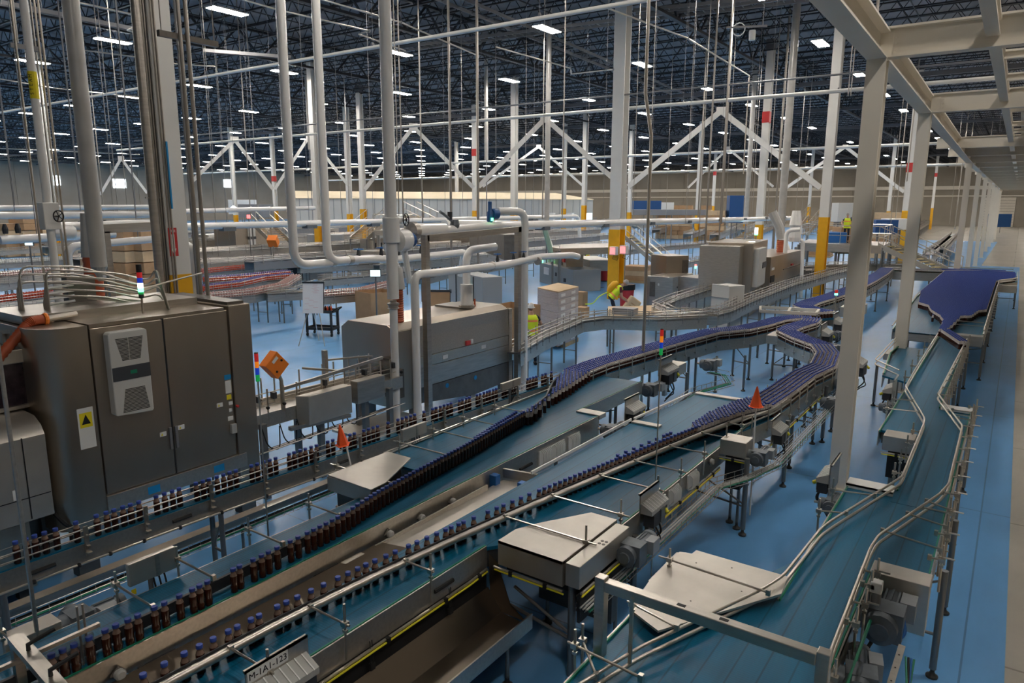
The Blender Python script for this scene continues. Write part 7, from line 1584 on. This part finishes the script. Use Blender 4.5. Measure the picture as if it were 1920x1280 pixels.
pz_ = at(1125, 548, 0); t = thing('floor_grate', 'dark floor drain grate running past the case packer', 'grate', tuple(pz_)); g0_ = at(1090, 545, .006); g1_ = at(1128, 538, .006); MB().bar(g0_, g1_, .35, .012).build('grate', M['steel_dark'], t)
# the table and cartons the worker fills
wc = at(1165, 590, 1.0)
t = thing('work_table', 'brown sheet covered work table behind the packer line', 'table', (wc.x, wc.y, 0)); a = at(1140, 592, .95); b = at(1245, 590, .95); c = at(1243, 572, .95); d_ = at(1140, 574, .95)
MB().prism([tuple(v[:2]) for v in (a, b, c, d_)], .92, .95).build('top', M['card_l'], t)
for v in (a, b, c, d_): MB().tube([(v.x*.985, v.y*.985, 0), (v.x*.985, v.y*.985, .93)], .03, 6).build('leg', M['leg'], t)
q = at(1168, 590, .95); sb = MB().cbox((q.x, q.y+.15, 1.06), (.75, .45, .22), .1).build('shallow_tray', M['galv'], None, bevel=.01); tag(sb, 'shallow grey tray on the brown work table', 'tray')
# overhead crane-like green arm
p = [atD(x, y, 33) for x, y in ((1020, 425), (1030, 460), (1036, 490))]; t = thing('green_arm', 'translucent green plastic chute left of the case packer', 'chute', tuple(p[2])); MB().tube(p, .12, 8).build('arm', M['palegreen'], t); MB().tube([p[2], (p[2].x, p[2].y, 0)], .05, 6).build('post', M['leg'], t)
q = at(1567, 560, 1.5); beacon((q.x, q.y, 1.62), .05, [('l_grnon', .07), ('l_red', .10)], 'small beacon with a lit green lamp on a post between the blue streams', .001)
q = at(1418, 426, 3.3); q = atD(1418, 436, 46); beacon((q.x, q.y, q.z-.15), .1, [('l_grnon', .1), ('l_wht', .35)], 'bright white beacon before the red-banded column', .001)
q = at(1304, 505, 1.4); beacon((q.x, q.y, 1.45), .05, [('l_grnon', .12), ('l_redon', .08)], 'small beacon with green lamp beside the case erector', .001)
q = atD(438, 391, 70); t = thing('white_lamp', 'small round white lamp before the far column left of the twin pipes', 'lamp', tuple(q)); MB().lathe([(.05, -.25), (.25, -.1), (.25, .1), (.05, .25)], q, 12).build('globe', M['l_wht'], t); MB().tube([q, (q.x, q.y, 15.2)], .02, 5).build('rod', M['galv'], t)
q = atD(466, 406, 45); t = thing('red_lamp', 'small red lamp under the white pipe run', 'lamp', tuple(q)); MB().lathe([(.1, -.1), (.1, .1)], q, 10).build('lens', M['l_redon'], t); MB().tube([q, (q.x, q.y, 0)], .03, 5).build('post', M['leg'], t)
# ================================================================ PEOPLE
def skin(name, J, E_, mt, parent, sub=2, root=0):
    keys = list(J); me = bpy.data.meshes.new(name); o0 = Vector(ORG[parent.name])
    me.from_pydata([tuple(Vector(J[k][0])-o0) for k in keys], [(keys.index(a), keys.index(b)) for a, b in E_], []); me.materials.append(M[mt])
    o = bpy.data.objects.new(name, me); COL.objects.link(o); o.parent = parent; ORG[o.name] = tuple(o0)
    s = o.modifiers.new('skin', 'SKIN'); s.use_smooth_shade = True
    for i, k in enumerate(keys):
        d = me.skin_vertices[0].data[i]; r = J[k][1]; d.radius = r if isinstance(r, tuple) else (r, r); d.use_root = (i == root)
    if sub: ss = o.modifiers.new('sub', 'SUBSURF'); ss.levels = sub; ss.render_levels = sub
    return o
def person(label, base, ang, k=1.0, bend=0.0, knees=0.0, arms=None, hat='hat', shirt='navy', group=None, headturn=0):
    """ang: direction faced (radians in plan). bend: forward lean of the trunk"""
    t = thing('person', label, 'person', tuple(base)); f = V(math.cos(ang), math.sin(ang), 0); l = V(-math.sin(ang), math.cos(ang), 0); B = Vector(base)
    def p(x, y, z): return B+(f*x+l*y+V(0, 0, 1)*z)*k
    cb, sb_ = math.cos(bend), math.sin(bend)
    def T(x, y, z): # trunk point, leaning about the hip
        return p(x*cb+z*sb_, y, .93-knees*.1+z*cb-x*sb_)
    J = {'pel': (T(0, 0, 0), .10*k), 'sp': (T(0, 0, .2), .10*k), 'ch': (T(0, 0, .40), .12*k), 'nk': (T(.0, 0, .55), .055*k), 'hd': (T(.03, 0, .66), .075*k)}
    E_ = [('pel', 'sp'), ('sp', 'ch'), ('ch', 'nk'), ('nk', 'hd')]; leg_ = {}; LE = []
    for s, n_ in ((1, 'L'), (-1, 'R')):
        st = .10 if s > 0 else -.06
        kn = p(.03+knees*.2+st*.4, s*.11, .50-knees*.05); an = p(-.02+st, s*.12, .09); toe = p(.15+st, s*.13, .045)
        leg_.update({'h'+n_: (T(0, s*.09, -.02), .085*k), 'k'+n_: (kn, .058*k), 'a'+n_: (an, .045*k)}); LE += [('h'+n_, 'k'+n_), ('k'+n_, 'a'+n_)]
        J['h'+n_] = (T(0, s*.09, -.02), .08*k); J['k'+n_] = (kn, .05*k); J['a'+n_] = (an, .036*k); J['t'+n_] = (toe, .035*k)
        E_ += [('pel', 'h'+n_), ('h'+n_, 'k'+n_), ('k'+n_, 'a'+n_), ('a'+n_, 't'+n_)]
        m = MB(); m.tube([p(-.08+st, s*.12, .05), p(.0+st, s*.12, .055), p(.17+st, s*.13, .04)], .05*k, 8, rs=[.045*k, .052*k, .04*k]); m.build('shoe', M['black'], t, smooth=60)
    A_ = arms or {'L': ((.12, .30, .28), (.36, .24, .18)), 'R': ((.12, -.30, .28), (.36, -.24, .18))}
    SL = {}; SE = [('ch', 'cL0'), ('ch', 'cR0')]; SL['ch'] = (T(0, 0, .42), .11*k)
    for s, n_ in ((1, 'L'), (-1, 'R')):
        sh = T(0, s*.18, .45); el = T(*A_[n_][0]); wr = T(*A_[n_][1]); d = (wr-el).normalized(); side = d.cross(V(0, 0, 1)).normalized(); up_ = side.cross(d)
        J['s'+n_] = (sh, .055*k); J['e'+n_] = (el, .04*k); J['w'+n_] = (wr, .028*k); pm_ = wr+d*.07*k; J['p'+n_] = (pm_, (.035*k, .018*k)); E_ += [('ch', 's'+n_), ('s'+n_, 'e'+n_), ('e'+n_, 'w'+n_), ('w'+n_, 'p'+n_)]
        SL['c'+n_+'0'] = (sh, .07*k); SL['u'+n_] = (sh*.45+el*.55, .055*k); SE.append(('c'+n_+'0', 'u'+n_))
        for i in range(4):
            a0 = pm_+side*(.022-.015*i)*k; ln = (.075, .085, .08, .062)[i]*k; m = MB(); m.tube([a0, a0+d*ln*.55, a0+d*ln*.9-up_*ln*.35], .009*k, 6); m.build('finger', M['skin'], t)
        m = MB(); m.tube([wr+side*.025*k+d*.02*k, wr+side*.05*k+d*.05*k, wr+side*.045*k+d*.085*k], .010*k, 6); m.build('thumb', M['skin'], t)
    skin('body', J, E_, 'skin', t)
    skin('trousers', {'w': (T(0, 0, .04), .115*k), **leg_}, [('w', 'hL'), ('w', 'hR')]+LE, 'navy', t)
    skin('shirt', {**SL, 'b1': (T(0, 0, .22), .115*k), 'b0': (T(0, 0, .05), .12*k)}, SE+[('ch', 'b1'), ('b1', 'b0')], shirt, t)
    # vest: shell around the trunk
    m = MB(); ring = []; n_ = 14
    for (z, rx, ry) in ((-.06, .155, .20), (.10, .15, .195), (.25, .155, .205), (.40, .155, .215), (.48, .13, .19), (.52, .08, .13)):
        ring.append([T(rx*math.cos(2*PI*i/n_), ry*math.sin(2*PI*i/n_), z) for i in range(n_)])
    m.add([v for r in ring for v in r], [(a*n_+i, a*n_+(i+1) % n_, (a+1)*n_+(i+1) % n_, (a+1)*n_+i) for a in range(5) for i in range(n_)]); v_ = m.build('safety_vest', M['hivis'], t, smooth=80)
    for z in (.05, .33):
        m = MB(); r0_ = [[T((.160)*math.cos(2*PI*i/n_), (.210)*math.sin(2*PI*i/n_), z+dz) for i in range(n_)] for dz in (0, .055)]; m.add([v for r in r0_ for v in r], [(i, (i+1) % n_, n_+(i+1) % n_, n_+i) for i in range(n_)]); m.build('reflective_band', M['band'], v_, smooth=80)
    # head
    hc = T(.03, 0, .72); hf = (f*cb-V(0, 0, 1)*sb_*.8).normalized(); hu = (V(0, 0, 1)*cb+f*sb_*.8).normalized()
    m = MB(); n2 = 14; vs = []; fs = []
    for a in range(9):
        th = PI*a/8
        for i in range(n2):
            ph = 2*PI*i/n2; x = math.sin(th)*math.cos(ph)*.095; y = math.sin(th)*math.sin(ph)*.075; z = math.cos(th)*.12; x += .012 if z < -.03 and x > 0 else 0
            vs.append(hc+(hf*x+l*y+hu*z)*k)
    fs = [(a*n2+i, (a+1)*n2+i, (a+1)*n2+(i+1) % n2, a*n2+(i+1) % n2) for a in range(8) for i in range(n2)]; m.add(vs, fs); hd = m.build('head', M['skin'], t, smooth=80)
    m = MB(); m.tube([hc+(hf*.09+hu*.015)*k, hc+(hf*.118-hu*.03)*k, hc+(hf*.09-hu*.035)*k], .011*k, 6); m.build('nose', M['skin'], hd)
    m = MB(); m.cbox(hc+(hf*.098-hu*.062)*k, (.012*k, .04*k, .008*k), ang); m.build('mouth', M['maroon'], hd)
    for s in (1, -1):
        MB().lathe([(.008*k, -.002), (.008*k, .004)], hc+(hf*.088+l*s*.03+hu*.02)*k, 8, hf).build('eye', M['black'], hd); MB().lathe([(.022*k, -.008*k), (.018*k, .01*k)], hc+(l*s*.075-hf*.005)*k, 8, l*s).build('ear', M['skin'], hd)
    m = MB(); vs = []
    for a in range(5):
        th = PI*.52*a/4
        for i in range(n2):
            ph = 2*PI*i/n2; rr = 1.12; vs.append(hc+(hf*(math.sin(th)*math.cos(ph)*.10*rr-.008)+l*math.sin(th)*math.sin(ph)*.082*rr+hu*math.cos(th)*.128*rr)*k)
    fs = [(a*n2+i, (a+1)*n2+i, (a+1)*n2+(i+1) % n2, a*n2+(i+1) % n2) for a in range(4) for i in range(n2)]; m.add(vs, fs)
    if hat == 'hat': m.lathe([(.118*k, -.004), (.118*k, .006)], hc+hu*.0, 18, hu)
    m.build('hard_hat' if hat == 'hat' else 'hair_net', M[hat], hd, smooth=80)
    return t, T
aw = math.atan2(fw.y, fw.x); ar_ = math.atan2(RTY, RTX)
h1 = at(996, 568, 1.78); person('person seen from behind in a yellow vest and white hard hat beside the packer line', (h1.x, h1.y, 0), aw+.15, 1.0, 0, 0, {'L': ((.10, .30, .22), (.34, .22, .16)), 'R': ((.10, -.32, .22), (.36, -.25, .18))})
h2 = at(1146, 597, .05); h2 = at(1147, 548, 1.1)
t, T = person('person in a yellow vest and hair net bending to empty a brown bag', (h2.x, h2.y, 0), ar_, 1.05, .75, .3, {'L': ((.28, .25, .25), (.52, .15, .30)), 'R': ((.28, -.25, .22), (.55, -.12, .25))}, 'hair', 'maroon')
pk = thing('backpack', 'yellow backpack blower with a green hose on the bending worker', 'backpack', tuple(T(-.2, 0, .3))); m = MB(); m.tube([T(-.20, 0, .05), T(-.24, 0, .2), T(-.24, 0, .4), T(-.18, 0, .52)], .13, 12, rs=[.10, .14, .14, .09]); m.build('pack', M['yellow'], pk, smooth=60); MB().tube(arc([T(-.2, 0, .05), T(-.35, 0, -.3), T(-.3, .1, -.7), T(-.5, .1, -.9)], .2), .02, 6).build('hose', M['hivis'], pk)
bgp = T(.72, 0, .30); sk = MB(); A = Matrix.Translation(bgp-V(0, 0, .12)) @ Matrix.Rotation(ar_, 4, 'Z') @ Matrix.Rotation(math.radians(35), 4, 'Y'); sk.box(-.24, .24, -.2, .2, -.42, .38, A); o = sk.build('paper_sack', M['card_l'], None, bevel=.05); tag(o, 'tilted brown sack with dark markings held by the bending worker', 'sack')
m = MB()
for i in range(4): m.box(-.12, .12, -.205, -.2, -.22+.11*i, -.18+.11*i, A)
m.build('print_marks', M['card'], o)
h3 = at(1102, 466, 1.72); person('person in a yellow vest standing at the far end of the case packer', (h3.x, h3.y, 0), aw+1.0, 1.0, .1, .1, None, 'hair')
h4 = atD(1588, 428, 47.5); h4.z = zpl; person('person in a yellow vest standing on the work platform', tuple(h4), aw+2.6, 1.0, .1, 0, None, 'hair')
h5 = atD(1601, 422, 48.5); h5.z = zpl; t5, _ = person('person in an orange vest and white hard hat on the work platform', tuple(h5), aw+PI, 1.05, 0, 0)
for ch in t5.children:
    if ch.name.startswith('safety_vest'): ch.data.materials[0] = M['band']
